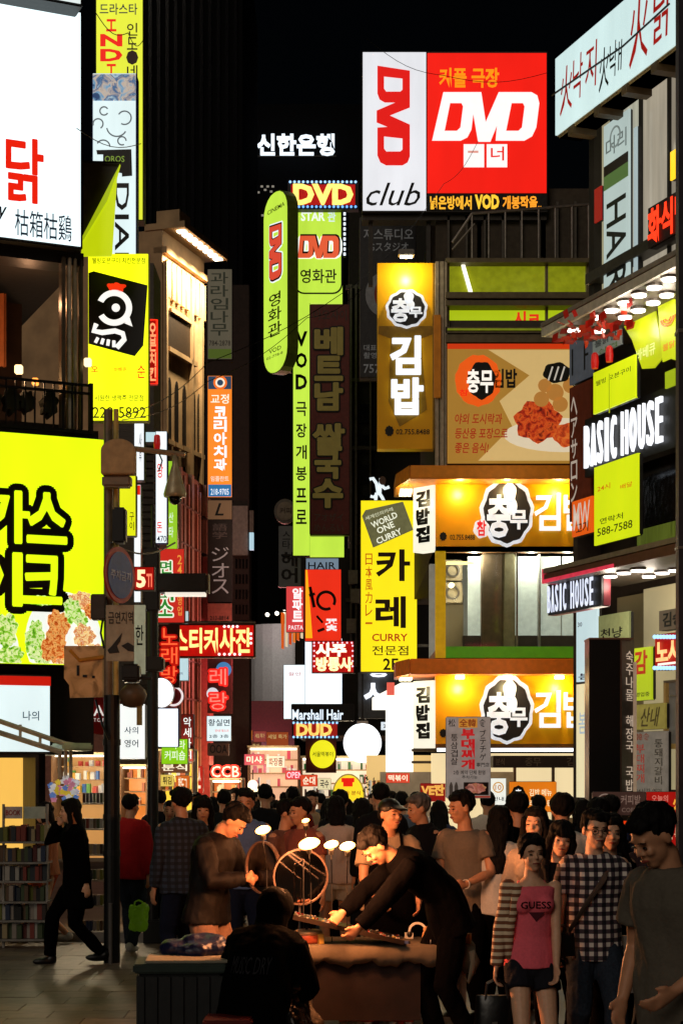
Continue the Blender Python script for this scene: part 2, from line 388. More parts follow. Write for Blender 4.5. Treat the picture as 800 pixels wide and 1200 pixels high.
# ================================================================ TRIANGULAR YELLOW BANNER, EGG BANNER
s = S('hanging_banner', 'yellow-green triangular cloth banner slanting from the corner of the white sign', 'banner', 19.9, 95, 190, 142, 300)
s.poly('cloth', lit('#dcf010', .75), [(141, 193), (137, 208), (131, 300), (95, 300), (97, 282)], -.02, .02)
s.poly('cloth', lit('#c8e018', .6), [(141, 193), (97, 278), (97, 284), (126, 236)], -.04, -.022)
s.line('cord', BLACK, [(96, 189), (142, 190)], .012, 0)
s.poly('backing', paint('#3c3834'), [(97, 187), (141, 190), (97, 272)], .04, .06)
s = sign('yellow banner with tilted black square and white cartoonish egg bird head', 20.6, 103, 297, 174, 493, lit('#f0f812', 1.5), [], paint('#8a9020'), .18, name='banner_sign', lip=.6)
s.poly('black_square', K, [(104, 320), (110, 318), (173, 334.5), (168, 405), (158, 417.5), (152, 416), (104, 403)], -.018, -.012)
wm = ink('#f8f6f0', 1.05)
c = s.l(134, 361); k = s.k
MB().ring(c[0], c[1], 14*k, 21*k, -.024, -.018, a0=-150, a1=155, sq=1.0).build('egg_outline', wm, s.e)
MB().disc(c[0]+2*k, c[1]+2*k, 11*k, 11*k, -.022, -.018).build('eye', ink('#202024', .1), s.e)
s.disc('eye_glint', wm, 136, 361, 4.8, 4.8, -.028, -.022)
s.poly('beak', wm, [(152, 372), (155.5, 383), (146, 379)], -.024, -.018)
s.line('neck', wm, [(113, 380), (110, 388), (120, 390), (135, 388), (144, 391), (146, 398), (137, 408)], .034, -.02)
for i in range(4): s.line('feather', wm, [(115+i*6.2, 396+i*1.2), (112+i*6.2+i, 402+i*1.7)], .022, -.02)
s.disc('comb', ink('#f03010', 1), 139, 337, 8, 5, -.024, -.018, wav=.22, wn=4); s.disc('comb', ink('#f03010', 1), 130, 336, 4, 4, -.025, -.018, wav=.2, wn=3)
s.text('웰빙오븐구이 치킨전문점', (108, 302, 170, 309), K, ext=0); s.text('오', (107, 429, 115, 436), RI); s.text('바베큐', (134, 430, 148, 436), RI, ext=0); s.text('순', (161, 428, 170, 443), RI)
s.text('시원한 생맥주 전문점', (111, 463, 168, 470), ink('#58601a', .4), ext=0)
s.text('229-5892', (109, 477, 171, 490), ink('#30340c', .2), bold=.004)
s = S('neon_sign', 'thin glowing red neon strip right of the egg banner', 'sign', 21.5, 172, 372, 186, 452)
s.box('back', mat('#a00c08', em=.8), 173, 374, 184, 450, 0, .08); s.text('오븐치킨', (175, 378, 183, 447), mat('#ff9060', em=1.7), mode='v', bold=.03, d=-.02); s.line('neon_tube', mat('#ff3018', em=1.8), [(173, 375), (184, 375), (184, 450), (173, 450), (173, 375)], .012, -.02)
# slender bracket signs at the very top left
s = sign('tall yellow sign with red letters I N D I and Korean beside them', 26, 112, -40, 168, 258, lit('#ecf43c', .95), [], paint('#403a10'), .3, lip=1)
s.text('드라스타', (117, 4, 161, 17), ink('#283060', .3))
for i, ch in enumerate('工ND工'): s.text(ch, (119+(i in (1, 2))*0, 23+17.5*i, 142-(i in (0, 3))*6+(0), 36+17.5*i) if i in (1, 2) else (125, 23+17.5*i, 136, 36+17.5*i), RI, bold=.04)
s.text('인도·네', (149, 26, 161, 92), ink('#402010', .2), mode='v')
s = sign('white sign with blue portrait print, grey scrollwork and turned black letters', 25, 108, 85, 160, 330, lit('#e2f6f8', 1.0), [], KB and paint('#26348a'), .3, lip=1)
s.box('printed_portrait', blend_print('printed_portrait', ['#2a4a7a', '#7ab0d8', '#d8c8b8', '#3a6aa0', '#c0dcec'], 6, .6), 109, 87, 159, 118, -.02, -.012)
gr = ink('#8a969c', .35); k = s.k
for x, y, r, a, z in ((122, 130, 5, 30, 330), (146, 138, 8, -120, 150), (115, 145, 6, -60, 200), (137, 148, 12, 190, 330), (143, 165, 5, 0, 300), (121, 172, 8, 0, 150)):
    c = s.l(x, y); MB().ring(c[0], c[1], r*k-.012, r*k+.008, -.016, -.012, 20, a, z).build('scroll', gr, s.e)
s.poly('label_plate', ink('#14120c', .05), [(113, 176), (154, 175), (155, 206), (143, 207), (143, 203), (121, 199), (121, 181), (114, 181)], -.02, -.012)
s.text('OROS', (123, 183, 146, 190), ink('#90b040', .6), ext=0, d=-.024)
s.text('DIAH', (135, 215, 151, 325), ink('#202020', .1), mode='r')

# ================================================================ POLE WITH TRAFFIC SIGNS (near)
def vtube(parent, name, m, x, y, r, z0, z1, n=16): return MB().tube([(x, y, z0), (x, y, z1)], r, n).build(name, m, parent, smooth=False)
PY = 17.1; px0 = P(131, 900, PY).x
pole = empty('sign_pole', (px0, PY, 0), 'thick black utility pole carrying boxes and signs, left of the crowd', 'pole')
vtube(pole, 'lower_shaft', mat('#0d0c0b', .5), 0, 0, .082, 0, P(0, 815, PY).z)
vtube(pole, 'shaft', mat('#7a6a58', .5, .2), -.035, 0, .045, P(0, 816, PY).z, P(0, 480, PY).z)
vtube(pole, 'conduit', mat('#c8ac60', .5), .045, -.02, .026, P(0, 838, PY).z, P(0, 480, PY).z)
vtube(pole, 'cable_pipe', mat('#5a5450', .5), .0, -.095, .02, 0, .62)
for y in (870, 958, 1000): bd = MB().ring(0, 0, .083, .09, -.03, .03, 16).build('band', DARK, pole); bd.rotation_euler = (math.pi/2, 0, 0); bd.location = (0, 0, P(0, y, PY).z)
def at_pole(px, py, Y=PY-.15): v = P(px, py, Y); return Vector((v.x-px0, Y-PY, v.z))
def pole_box(name, m, x0, y0, x1, y1, t=.16, bevel=.02, Y=PY-.2):
    a = P(x0, y1, Y); c = P(x1, y0, Y); return MB().box(a.x-px0, c.x-px0, Y-PY, Y-PY+t, a.z, c.z).build(name, m, pole, bevel=bevel)
c = P(138, 535, PY-.25); w = .17
mb = MB(); mb.prism([(-w, -.17), (w, -.17)]+[(w*math.cos(t), .06+.12*math.sin(t)) for t in [math.pi*i/12 for i in range(13)]], 0, .14)
o = mb.build('round_topped_cover', paint('#b89868', .55), pole, bevel=.01); o.location = (c.x-px0, -.25, c.z)
pole_box('meter_box', paint('#80705c'), 119, 556, 153, 570); pole_box('junction_box', BLACK, 131, 594, 147, 636); pole_box('junction_box', paint('#383028'), 106, 696, 123, 726, bevel=.01)
pole_box('loudspeaker_box', BLACK, 142, 778, 163, 796)
mb = MB()
mb.tube([at_pole(124, 700), at_pole(118, 742), at_pole(122, 760)], .012, 6).build('loose_cable', BLACK, pole); MB().tube([at_pole(112, 820), at_pole(120, 850), at_pole(128, 868)], .012, 6).build('loose_cable', BLACK, pole)
s = S('camera_arm', 'grey horizontal arm on the pole with a bell-shaped surveillance camera hanging from its end', 'camera', PY-.1, 140, 515, 220, 595)
mbx = MB().tube([(s.l(142, 526)[0], 0, s.l(0, 524)[1]), (s.l(217, 533)[0], 0, s.l(0, 533)[1])], .028, 8); mbx.build('arm', mat('#9a8468', .4, .3), s.e)
cx, cz = s.l(205, 0)[0], s.l(0, 540)[1]
def lathe(mb, c, prof, n=20):
    m = len(prof); v = []; f = []
    for (r, z) in prof:
        for k in range(n): t = 2*math.pi*k/n; v.append((c[0]+r*math.cos(t), c[1]+r*math.sin(t), c[2]+z))
    for i in range(m-1):
        for k in range(n): f.append((i*n+k, i*n+(k+1) % n, (i+1)*n+(k+1) % n, (i+1)*n+k))
    f += [tuple(range(n-1, -1, -1)), tuple(range((m-1)*n, m*n))]
    return mb.add(v, f)
lathe(MB(), (cx, 0, cz), [(.11, -.36), (.115, -.33), (.1, -.27), (.055, -.12), (.03, -.04), (.025, .06)]).build('camera_housing', mat('#a8a080', .4, .2), s.e, smooth=True)
MB().ell((cx, 0, cz-.37), (.07, .07, .07)).build('dome', mat('#080808', .05, spec=.9), s.e, smooth=True)
lathe(MB(), (s.l(184, 0)[0], 0, s.l(0, 526)[1]), [(.03, 0), (.035, .05), (.03, .13), (.02, .14)]).build('red_lamp', mat('#c01818', .3, em=.5), s.e)
s.line('wire', BLACK, [(184, 526), (190, 540), (186, 552)], .008)
# round sign, board signs on the pole
s = S('round_traffic_sign', 'round blue no-parking sign with worn red rim seen at an angle on the pole', 'sign', Pl(PY-.28, 140, 1150), 123, 641, 158, 707)
c = (s.W/2, s.H/2); r = s.H/2
MB().disc(c[0], c[1], s.W/2, r, 0, .02, 36).build('rim', mat('#b02c20', .5), s.e)
MB().disc(c[0], c[1], s.W/2*.83, r*.83, -.006, .0, 36).build('plate', mat('#1c3aa0', .45), s.e)
s.text('주차금지', (129, 669, 152, 680), mat('#c0c8e8', .5), d=-.01)
s = S('notice_board', 'grey notice board with dark Korean letters and smoking emblem strapped to the pole', 'sign', PY-.26, 124, 709, 157, 775)
s.box('board', mat('#a89e88', .6), 124, 709, 157, 775, 0, .02, bevel=.004)
s.text('금연지역', (127, 717, 156, 731), mat('#2a2620', .6), d=-.006)
s.poly('emblem', mat('#1c1a18', .6), [(126, 762), (131, 757), (143, 742), (141, 752), (137, 757), (140, 765), (128, 766)], -.006, 0)
s.poly('emblem', mat('#1c1a18', .6), [(142, 757), (150, 753), (157, 757), (157, 764), (150, 763)], -.006, 0)
s = S('narrow_board', 'narrow pale board with dark Korean letters behind the notice board', 'sign', PY+.1, 157, 709, 170, 820)
s.box('board', mat('#c8ccaa', .6, em=.35), 157, 709, 170, 790, 0, .03); s.text('한', (159, 733, 168, 756), K, d=-.006)
s = S('tan_board', 'scuffed square tan board hanging left of the pole below the food picture', 'board', PY+.05, 75, 755, 126, 818)
s.poly('board', blend_print('weathered_board', ['#7a5c34', '#c89c60', '#dcb078', '#94703c'], 5), [(75, 757), (126, 757), (125, 817), (82, 818), (81, 803), (75, 795)], 0, .04)
for x, y, w, h in ((90, 780, 3, 12), (97, 791, 5, 3), (108, 792, 3, 3)): s.box('scrap', BLACK, x, y, x+w, y+h, -.01, 0)
s.line('paint_stroke', mat('#c88a30', .5), [(82, 762), (93, 774), (122, 770)], .02, -.005)
s = S('led_number_sign', 'small red glowing number display between the two poles', 'sign', 17.6, 157, 664, 181, 692)
s.box('case', DARK, 157, 664, 181, 692, 0, .1); s.box('face', ink('#a00c06', .9), 158, 665, 180, 691, -.01, 0)
s.text('5', (161, 669, 170, 688), ink('#ffd0a0', 1.5), bold=.04, d=-.02); s.text('ㄲ', (172, 673, 178, 688), ink('#ff8060', 1.3), d=-.02)
# floodlight pair under the notice board
s = S('floodlight', 'dusty brown horn loudspeaker and clamp fixed right of the pole', 'loudspeaker', PY-.1, 140, 780, 175, 850)
lathe(MB(), (s.l(155, 0)[0], .05, s.l(0, 820)[1]), [(.03, -.08), (.1, -.06), (.14, .04), (.13, .09), (.06, .16)]).build('horn', paint('#584632', .5), s.e, smooth=True)
s.box('clamp', BLACK, 143, 781, 164, 800, -.05, .12, bevel=.02); s.line('arm', DARK, [(160, 795), (178, 795)], .014); s.box('bracket', paint('#8a7a40'), 160, 826, 166, 850, 0, .05)

# ================================================================ SECOND POLE WITH LAMP ARM
Q = 19.2; qx = P(179, 900, Q).x
lp = empty('lamp_post', (qx, Q, gz(Q)), 'slimmer black lamp post with a flat rectangular lamp arm to the right', 'lamp post')
vtube(lp, 'shaft', mat('#0c0b0b', .5), 0, 0, .062, 0, P(0, 640, Q).z); vtube(lp, 'thin_mast', mat('#0c0b0b', .5), 0, 0, .02, P(0, 640, Q).z, P(0, 590, Q).z)
a = P(186, 693, Q); c = P(244, 671, Q)
MB().box(a.x-qx, c.x-qx, -.14, .14, a.z, c.z).build('lamp_head', mat('#12100e', .4), lp, bevel=.02)
MB().box(a.x-qx+.08, c.x-qx-.03, -.11, .11, a.z-.03, a.z+.004).build('diffuser', lit('#f8f0e0', .9, False), lp)
MB().box(c.x-qx, c.x-qx+.012, -.1, .1, a.z, c.z).build('end_cap', paint('#6a6254'), lp)
MB().box(-.08, .08, -.08, .08, P(0, 715, Q).z, P(0, 640, Q).z).build('sleeve', BLACK, lp, bevel=.02); MB().box(-.1, .13, -.1, .1, P(0, 785, Q).z, P(0, 768, Q).z).build('collar', BLACK, lp, bevel=.02)
MB().box(-.1, .12, -.09, .09, P(0, 1105, Q).z, P(0, 1075, Q).z).build('base', BLACK, lp, bevel=.02)

# ================================================================ LEFT ROW BEHIND THE POLES
b = S('grey_tiled_building', 'narrow grey ribbed building front between the signs behind the poles', 'building', 30, 118, 300, 184, 905)
b.box('wall', mat('#5a5450', .8, bump=.6, scale=10, stretch=(.2, .2, 6)), 118, 300, 177, 905, .4, 1.6)
for i in range(44): b.box('cladding_strip', paint('#4c4642', .8), 161, 512+i*8.6, 184, 518+i*8.6, .36, .41)
sign('narrow white sign with blue characters hanging behind the pole top', 24, 157, 493, 169, 563, lit('#f0f6fa', 1.1), [('사', (163, 508, 166, 525), KB), ('우', (163, 530, 166, 541), KB)], lip=.6)
s = sign('slim yellow sign strip tucked behind the junction box on the pole', 22, 140, 555, 159, 628, lit('#eef418', .95), [('구이', (152, 600, 157, 622), ink('#806010', .3), {'mode': 'v'})], lip=.4)
s = sign('long slim white lit sign with a red top right of the near pole', 24.5, 157, 568, 165, 706, lit('#eef6f8', 1.1), [], lip=.4)
s.box('red_top', ink('#e02010', 1), 157.5, 569, 164.5, 580, -.02, -.012)
s = sign('white sign with faint red characters beneath the camera arm', 27, 182, 505, 196, 637, lit('#eef8fb', 1.15), [('왕', (184, 543, 191, 560), RI), ('돈', (184, 612, 190, 624), RI), ('470', (184, 628, 195, 635), KB, {'ext': 0})], paint('#1a2a8a'), lip=.8)
sign('pale blue-white sign panel above the camera arm', 27.6, 169, 506, 196, 518, lit('#cfeef4', .9), [], lip=.5)
s = sign('lime green sign strip with white dots left of the tiled facade', 28.5, 195, 540, 208, 645, lit('#a4dc30', .85), [('산타', (198, 598, 203, 632), ink('#e8f8e0', 1), {'mode': 'v'})], lip=.5)
s = sign('red fabric sign with green and white outlined letters behind the lamp post', 26, 181, 643, 216, 730, lit('#d83024', .8), [], lip=.5)
for t, r in (('면', (188, 658, 201, 672)), ('미', (184, 690, 203, 704)), ('소', (185, 703, 202, 722))):
    s.text(t, r, ink('#f4f4e0', 1), bold=.03, d=-.016, copies=8, rad=.018, ext=0); s.text(t, r, ink('#2a9030', .8), bold=.02, d=-.024)
s.text('24시간영업', (208, 650, 213, 722), ink('#f0a040', .9), mode='v')
s = S('neon_sign', 'vertical run of red neon letters beside the red fabric sign', 'sign', 25.5, 186, 732, 210, 806)
s.box('back', paint('#3c0806'), 186, 732, 210, 806, 0, .1); s.text('노래방', (189, 735, 208, 802), mat('#ff5a30', em=1.6), mode='v', bold=0, d=-.03); s.text('노래방', (189, 735, 208, 802), mat('#b01008', em=1.1), mode='v', bold=0, d=-.012, copies=8, rad=.03, ext=0)
s = S('disc_lamp', 'round white glowing disc lamp beside the lamp post', 'lamp', 24, 182, 796, 204, 829)
s.disc('diffuser', lit('#f8fbff', 1.6), 189, 812, 14, 17, -.04, .04); s.disc('rim', STEEL, 189, 812, 15, 18, .04, .1)
sign('blank white glowing box sign beneath the disc lamp', 24, 183, 830, 209, 876, lit('#eef8fc', 1.5), [], paint('#101a60'), lip=.8)
sign('small lime green cut sign with white lettering under the white boxes', 25.2, 189, 866, 220, 896, lit('#90d818', .9), [('나라', (200, 868, 217, 878), ink('#f0ffe0', 1)), ('커피숍', (193, 880, 217, 891), ink('#f0ffe0', 1))], lip=.5)
sign('tall dark red sign with white vertical brush letters', 28, 212, 837, 227, 893, paint('#7a1414'), [('악세사리', (215, 840, 224, 890), ink('#e8f0f0', 1), {'mode': 'v'})], lip=.5)
s = S('ring_sign', 'red round sign with a white ring half hidden by the disc lamp', 'sign', 27, 195, 803, 216, 829)
s.disc('disc', paint('#90202a'), 203, 816, 12, 13, 0, .08); c = s.l(203, 816); MB().ring(c[0], c[1], 9.5*s.k, 12*s.k, -.02, 0).build('ring', ink('#f0e0e0', 1), s.e)
s = sign('pale blue lit panel just below the red yellow-lettered LED sign', 29, 208, 716, 221, 732, lit('#cfe8ee', .8), [], lip=.5)
s = sign('pale blue-white upright lit panel with tiny print under the LED sign', 29, 208, 770, 221, 798, lit('#c8e6ee', .9), [('문의', (210, 788, 214, 791), KB, {'ext': 0})], lip=.5)
s = sign('white lit pharmacy-style sign with dark lettering right of the red disc sign', 21, 140, 825, 170, 890, lit('#f2f6f2', 1.1), [('사의', (146, 852, 162, 860), ink('#3a5a7a', .3)), ('영어', (146, 867, 162, 876), ink('#1a4a6a', .2))], lip=.5)
s = S('round_red_sign', 'round dark red sign with white serif letters N A behind the pole', 'sign', 21.4, 92, 816, 148, 862)
s.disc('disc', paint('#9c1418', .4, var=.1), 120, 838, 28, 22, 0, .1); s.text('NA', (97, 827, 122, 839), ink('#f0e8e0', .8), d=-.02); s.text('DESSERT CAFE', (96, 842, 124, 846), ink('#f0e8e0', .6), d=-.01, ext=0)
s.disc('rim', paint('#6a0e10'), 120, 838, 29.5, 23.5, .02, .08)
# LED sign 스티커사진
s = S('led_sign', 'wide red LED sign with glowing yellow Korean letters above the crowd', 'sign', 26, 197, 731, 299, 771)
MB().box(0, s.W, 0, .15, 0, s.H).build('case', mat('#2c0806', .5), s.e); s.box('face', mat('#c00e08', .4, em=.95, sample=True), 199, 733, 297, 769, -.01, .01)
s.text('스티커사진', (203, 737, 292, 765), mat('#ffd880', em=1.7), bold=.03, d=-.03, gap=.1)
s.bulbs(ink('#ffe0e0', 1.6), [(263+5*i, 734.5) for i in range(4)]+[(257+6*i, 767) for i in range(5)]+[(294, 743+5.5*i) for i in range(3)], .022)
s.line('bracket', STEEL, [(199, 729), (299, 729)], .02, .05)

# ================================================================ LIT CLASSICAL FACADE (receding, left side of the street)
FC = Pl(55, 190, 1030)
b = S('floodlit_facade', 'pale ornate facade floodlit from its cornice, receding up the left side of the street', 'building', FC, 190, 287, 239, 905)
cream = mat('#b89870', .7, bump=.3, var=.3, scale=1.5)
b.box('wall', cream, 190, 287, 239, 905, .0, 12)
H_ = b.H; Wd = b.W
MB().box(-.05, Wd+.2, -.8, .6, H_, H_+.2).build('cornice', cream, b.e); MB().box(0, Wd+.1, -.16, .3, H_-.75, H_-.55).build('moulding', cream, b.e)
MB().box(0, .9, -.6, .2, H_+.2, H_+.6).build('parapet', cream, b.e)
for i in range(9): MB().box(.25+i*Wd/9, .5+i*Wd/9, -.1, 0, H_-2.1, H_-.9).build('corbel', cream, b.e)
lampm = lit('#fff0d0', 6, False)
for i in range(8):
    x = .3+i*Wd/8; MB().box(x-.12, x+.12, -.7, -.42, H_-.06, H_-.012).build('downlight', lampm, b.e)
    if i % 2 == 0: plight(b.e, (x+.2, -.85, H_-.5), 1100, (1, .8, .5), .15, spot=130, rot=(math.radians(18), 0, 0))
dk = paint('#1a120c', .5)
MB().box(.4, Wd*.72, -.06, .0, H_-3.7, H_-2.5).build('dark_band', paint('#33261a'), b.e); MB().box(.5, Wd*.7, -.12, -.02, H_-2.52, H_-2.4).build('band_trim', cream, b.e); MB().box(.3, Wd*.75, -.14, -.0, H_-3.85, H_-3.7).build('band_sill', cream, b.e)
for z in (H_-6.7, H_-9.4, H_-12.6):
    for i, x in enumerate((.55, 1.15, 1.8, 2.6, 3.1)):
        w = .26; mb = MB(); mb.prism([(x-w/2, z), (x+w/2, z), (x+w/2, z+1.7)]+[(x+w/2*math.cos(t), z+1.7+.35*math.sin(t)) for t in (.6, 1.2, 1.57, 1.9, 2.5)]+[(x-w/2, z+1.7)], -.03, .02)
        mb.build('window', dk, b.e)
        MB().box(x-w, x+w, -.12, 0, z-.15, z).build('sill', cream, b.e)
for x in (.05, Wd-.5, 2.2): MB().box(x, x+.13, -.14, 0, 1, H_-1).build('pilaster', cream, b.e)
# lower wall with pink-lit pipes
b = S('piped_wall', 'brown street wall with vertical pipes lit pink by added lamps, below the floodlit facade', 'building', Pl(42, 219, 700), 206, 560, 246, 960)
b.box('wall', paint('#8a5a4c', .8), 206, 560, 246, 975, 0, 9)
for i, (q, ww) in enumerate(((208, 1), (211, 2.2), (216, 1.2), (219.5, 2.8), (226, 1), (229, 1.6), (237, 1.4), (241, 1))): b.box('pipe', mat(('#a87060', '#8a6a5c')[i % 2], .5, .1), q, 560+7*(i % 3), q+ww, 905, -.1, .02)
for i in range(7): b.box('pipe_clamp', paint('#5a4038'), 208, 600+44*i, 243, 602+44*i, -.11, -.0)
b.box('pillar', paint('#a04848'), 231, 650, 236, 940, -.3, 0)
plight(b.e, (b.W*.5, -1.6, b.l(0, 780)[1]), 240, (1, .26, .26), .3); plight(b.e, (b.W*.4, -1.6, b.l(0, 900)[1]), 260, (1, .5, .25), .3); plight(b.e, (b.W*.5, -2, b.l(0, 640)[1]), 120, (1, .5, .35), .3)  # unseen lights added to tint the pipes pink and orange
b = S('dark_office_block', 'tall dark office block behind the stacked signboards on the left', 'building', 48, 240, 330, 291, 960)
b.box('wall', paint('#2c2420', .85), 240, 330, 291, 975, .3, 1.6)
for i in range(4):
    for j in range(9): b.box('window', mat('#141414', .1, spec=.8), 275+4*i, 600+18*j, 277.6+4*i, 611+18*j, .27, .31)
b.box('grey_panel', paint('#77706a'), 272, 592, 290, 650, .1, .28); b.box('lit_sign_edge', lit('#b8e0f0', .8, False), 292, 624, 297, 644, .0, .2); b.box('grey_panel', paint('#55504a'), 292, 598, 297, 624, .02, .2)
sign('unlit beige upright sign with faded Korean letters under the floodlit cornice', 44, 243, 315, 272, 421, lit('#655e4c', .55, False), [('과라임나무', (247, 318, 267, 394), ink('#2f3424', .3), {'mode': 'v'}), ('784-2878', (245, 399, 270, 405), ink('#352c20', .2), {'ext': 0})], lip=.5).box('green_band', ink('#5a7020', .45), 244, 409, 271, 420, -.02, -.012)  # unlit sign, but its face is given a faint glow
s = sign('orange lit upright sign with blue head and round emblem', 43.5, 243, 440, 272, 583, lit('#ff8c28', .95), [('코리아치과', (251, 476, 265, 552), ink('#f2f6ff', 1.2), {'mode': 'v', 'bold': .03}), ('교정', (247, 462, 268, 473), ink('#fff4e0', 1.1)), ('임플란트', (247, 558, 268, 564), ink('#ffe0d0', 1), {'ext': 0}), ('218-9705', (247, 573, 268, 580), ink('#e8f4ff', 1), {'ext': 0, 'd': -.03})], lip=.5)
s.box('blue_head', ink('#2a4460', .8), 244, 441, 271, 456, -.02, -.012); s.box('blue_foot', ink('#2a70a8', .9), 244, 568, 271, 582, -.02, -.012)
c = s.l(258, 448.5)
for r1, r2, cc in ((5.6, 8, '#f07020'), (3.6, 5.6, '#f4e8d0')): MB().ring(c[0], c[1], r1*s.k, r2*s.k, -.03, -.02).build('emblem_ring', ink(cc, 1), s.e)
sign('small tan square sign with a dark curl, below the orange sign', 43, 243, 586, 272, 609, lit('#7a5c40', .5, False), [('L', (252, 590, 262, 604), K, {'shear': .3})], lip=.5)
s = sign('black upright sign with grey katakana letters', 43, 243, 609, 272, 706, paint('#141210'), [('ジオス', (248, 640, 268, 697), mat('#a8a4a0', em=.3), {'mode': 'v', 'bold': -.0}), ('語学', (249, 613, 266, 632), mat('#5a504a', em=.15), {'mode': 'v'})], lip=.5)
sign('unlit reddish upright sign foot above the LED sign', 43, 243, 707, 272, 731, paint('#7a4a3c'), [('213-8814', (246, 722, 268, 727), K, {'ext': 0})], lip=.4)
s = S('neon_sign', 'pair of round red neon characters with blue and white discs behind', 'sign', 42.5, 243, 772, 272, 836)
s.box('back', paint('#4a1c1c'), 243, 772, 272, 836, 0, .15); s.disc('blue_disc', ink('#3a80b8', .8), 262, 785, 9, 9, -.03, 0); s.disc('white_disc', ink('#e0e8f0', .8), 249, 813, 7, 7, -.03, 0)
for t, r in (('레', (246, 784, 265, 803)), ('랑', (246, 812, 266, 832))): s.text(t, r, mat('#e02018', em=1.2), bold=.02, d=-.05, copies=8, rad=.04, ext=0); s.text(t, r, mat('#ff8070', em=1.2), bold=0, d=-.07)
s = sign('white lit box sign with blue lettering and a red line of print', 42, 242, 839, 271, 869, lit('#dcf0f4', 1.05), [('황실면', (244, 843, 269, 851), KB), ('안내 데스크', (252, 855, 268, 858), RI, {'ext': 0}), ('2층 3층', (245, 861, 268, 865), KB, {'ext': 0})], lip=.5)
sign('dim brown sign with three dark shapes under the white box sign', 42, 243, 871, 268, 886, paint('#5a4438'), [('OOA', (246, 873, 266, 883), K)], lip=.5)
s = S('neon_sign', 'small glowing pink and white ring-shaped neon letters over the crowd', 'sign', 38, 245, 896, 282, 913)
s.box('back', paint('#2a0a0a'), 245, 897, 282, 912, 0, .1); s.text('CCB', (248, 898, 280, 911), mat('#ff4030', em=1.8), bold=.03, d=-.02, copies=6, rad=.03, ext=0); s.text('CCB', (248, 898, 280, 911), mat('#fff0c0', em=2), bold=0, d=-.04)

# ================================================================ END OF STREET
b = S('curved_grey_building', 'pale grey rounded building at the far end of the street with rooftop lights', 'building', 78, 284, 705, 345, 960)
mb = MB(); n = 10; pts = []
for i in range(n+1): t = math.pi*(1-i/n)*.5+.1; pts.append((b.W*.5-b.W*1.1*math.cos(math.pi-t)-b.W*.3, 3-3*math.sin(t)))
mb.tube([(b.W*.75, 3.2, b.l(0, 822)[1]), (b.W*.75, 3.2, b.l(0, 728)[1])], b.W*.78, 24); mb.build('wall', paint('#a09c9a', .6, var=.15), b.e)
b.box('red_band', paint('#4a1a14', .7), 284, 822, 345, 862, -.4, 3); b.box('lower_wall', paint('#54403a'), 284, 862, 345, 985, -.2, 3)
for i, x in enumerate((314, 325, 334)): b.disc('roof_light', lit('#fff4e0', 3, False), x, 722-1.5*i, 2.2, 2.2, -.8, -.6)
plight(b.e, (b.W*.7, -2.5, b.l(0, 735)[1]), 420, (1, .95, .9), .3)
plight(b.e, (b.W*.4, -2.5, b.l(0, 900)[1]), 420, (1, .35, .5), .3)  # pink light added for the glow low at the street end
for i, (x0, y0, x1, y1, c) in enumerate([(276, 856, 296, 868, '#c86a28'), (297, 857, 312, 870, '#a84840'), (312, 858, 338, 883, '#a84a20'), (284, 869, 306, 882, '#5a2c20')]):
    s = sign(['orange paper banner strung over the far street', 'dull red paper banner beside the orange one over the far street', 'larger rust-coloured paper banner over the far street', 'brown paper banner hanging lowest over the far street'][i], 58, x0, y0, x1, y1, lit(c, .6, False), [('세일 특가', (x0+2, y0+3, x1-2, y0+8), ink('#e8c880', .6), {'ext': 0})], t=.05, name='street_banner', cat='banner', lip=.3)
# far tower with bank sign
b = S('far_tower', 'unlit far tower block carrying a white bank name near its top', 'building', 150, 286, 120, 430, 905)
b.box('wall', paint('#08080a', .9, spec=.1), 286, 120, 430, 905, .3, 20)
for r in ((305, 216), (312, 216), (318, 216), (309, 220), (316, 222), (301, 223), (293, 220), (326, 262), (306, 250)): b.box('window', ink('#c8c0b0', .35), r[0], r[1], r[0]+3, r[1]+2, .2, .32)
s = S('bank_sign', 'white glowing Korean bank name high on the dark far tower', 'sign', 148, 286, 152, 396, 184)
s.text('신한은행', (302, 157, 391, 181), lit('#e8f4ff', 1.4, False), bold=.035, ext=.2, d=0); s.disc('blue_mark', lit('#2a6ad8', .8, False), 292, 169, 3, 9, 0, .3)
s.box('support_rail', DARK, 288, 181, 394, 183, .1, .3)
b = S('dark_tower', 'huge unlit tower rising into the night behind the left row', 'building', 110, 168, -120, 284, 905)
b.box('wall', paint('#0a0a0b', .9, spec=.1), 168, -120, 284, 905, 0, 20)
for i in range(11): b.box('window_column', mat('#0c0c10', .1), 174+10*i, -110, 178+10*i, 560, -.1, .02)
# ================================================================ CENTRE: DVD CINEMA SIGN STACK
lime = lit('#c8f04a', .95); DY = 36
b = S('dark_side_building', 'dark building behind the cinema signs with drain pipes on its corner', 'building', 39, 340, 210, 530, 960)
b.box('wall', paint('#1a1715', .85), 345, 640, 535, 862, .4, 9); b.box('corner_post', paint('#2a2420'), 405, 862, 412, 985, .5, 1); b.box('wall', paint('#1e1a18', .85), 409, 240, 535, 640, .4, 9)
for x in (410, 416, 433): b.box('drain_pipe', mat('#5a5450', .5, .4), x, 330, x+2.2, 780, .2, .38)
for y in (330, 440, 520, 700): b.box('ledge', paint('#3a3430'), 405, y, 535, y+4, .25, .4)
for i in range(5): b.box('window', mat('#121416', .1, spec=.8), 418+0*i, 470+36*i, 434, 492+36*i, .33, .41)
for x, y in ((414, 668), (417, 690), (412, 725)): b.box('meter_cabinet', mat('#77706a', .5), x-6, y, x+5, y+16, .0, .3)
s = S('led_sign', 'red LED sign spelling DVD, edged by blue bulbs, above the lime cinema sign', 'sign', DY-.3, 337, 211, 420, 245)
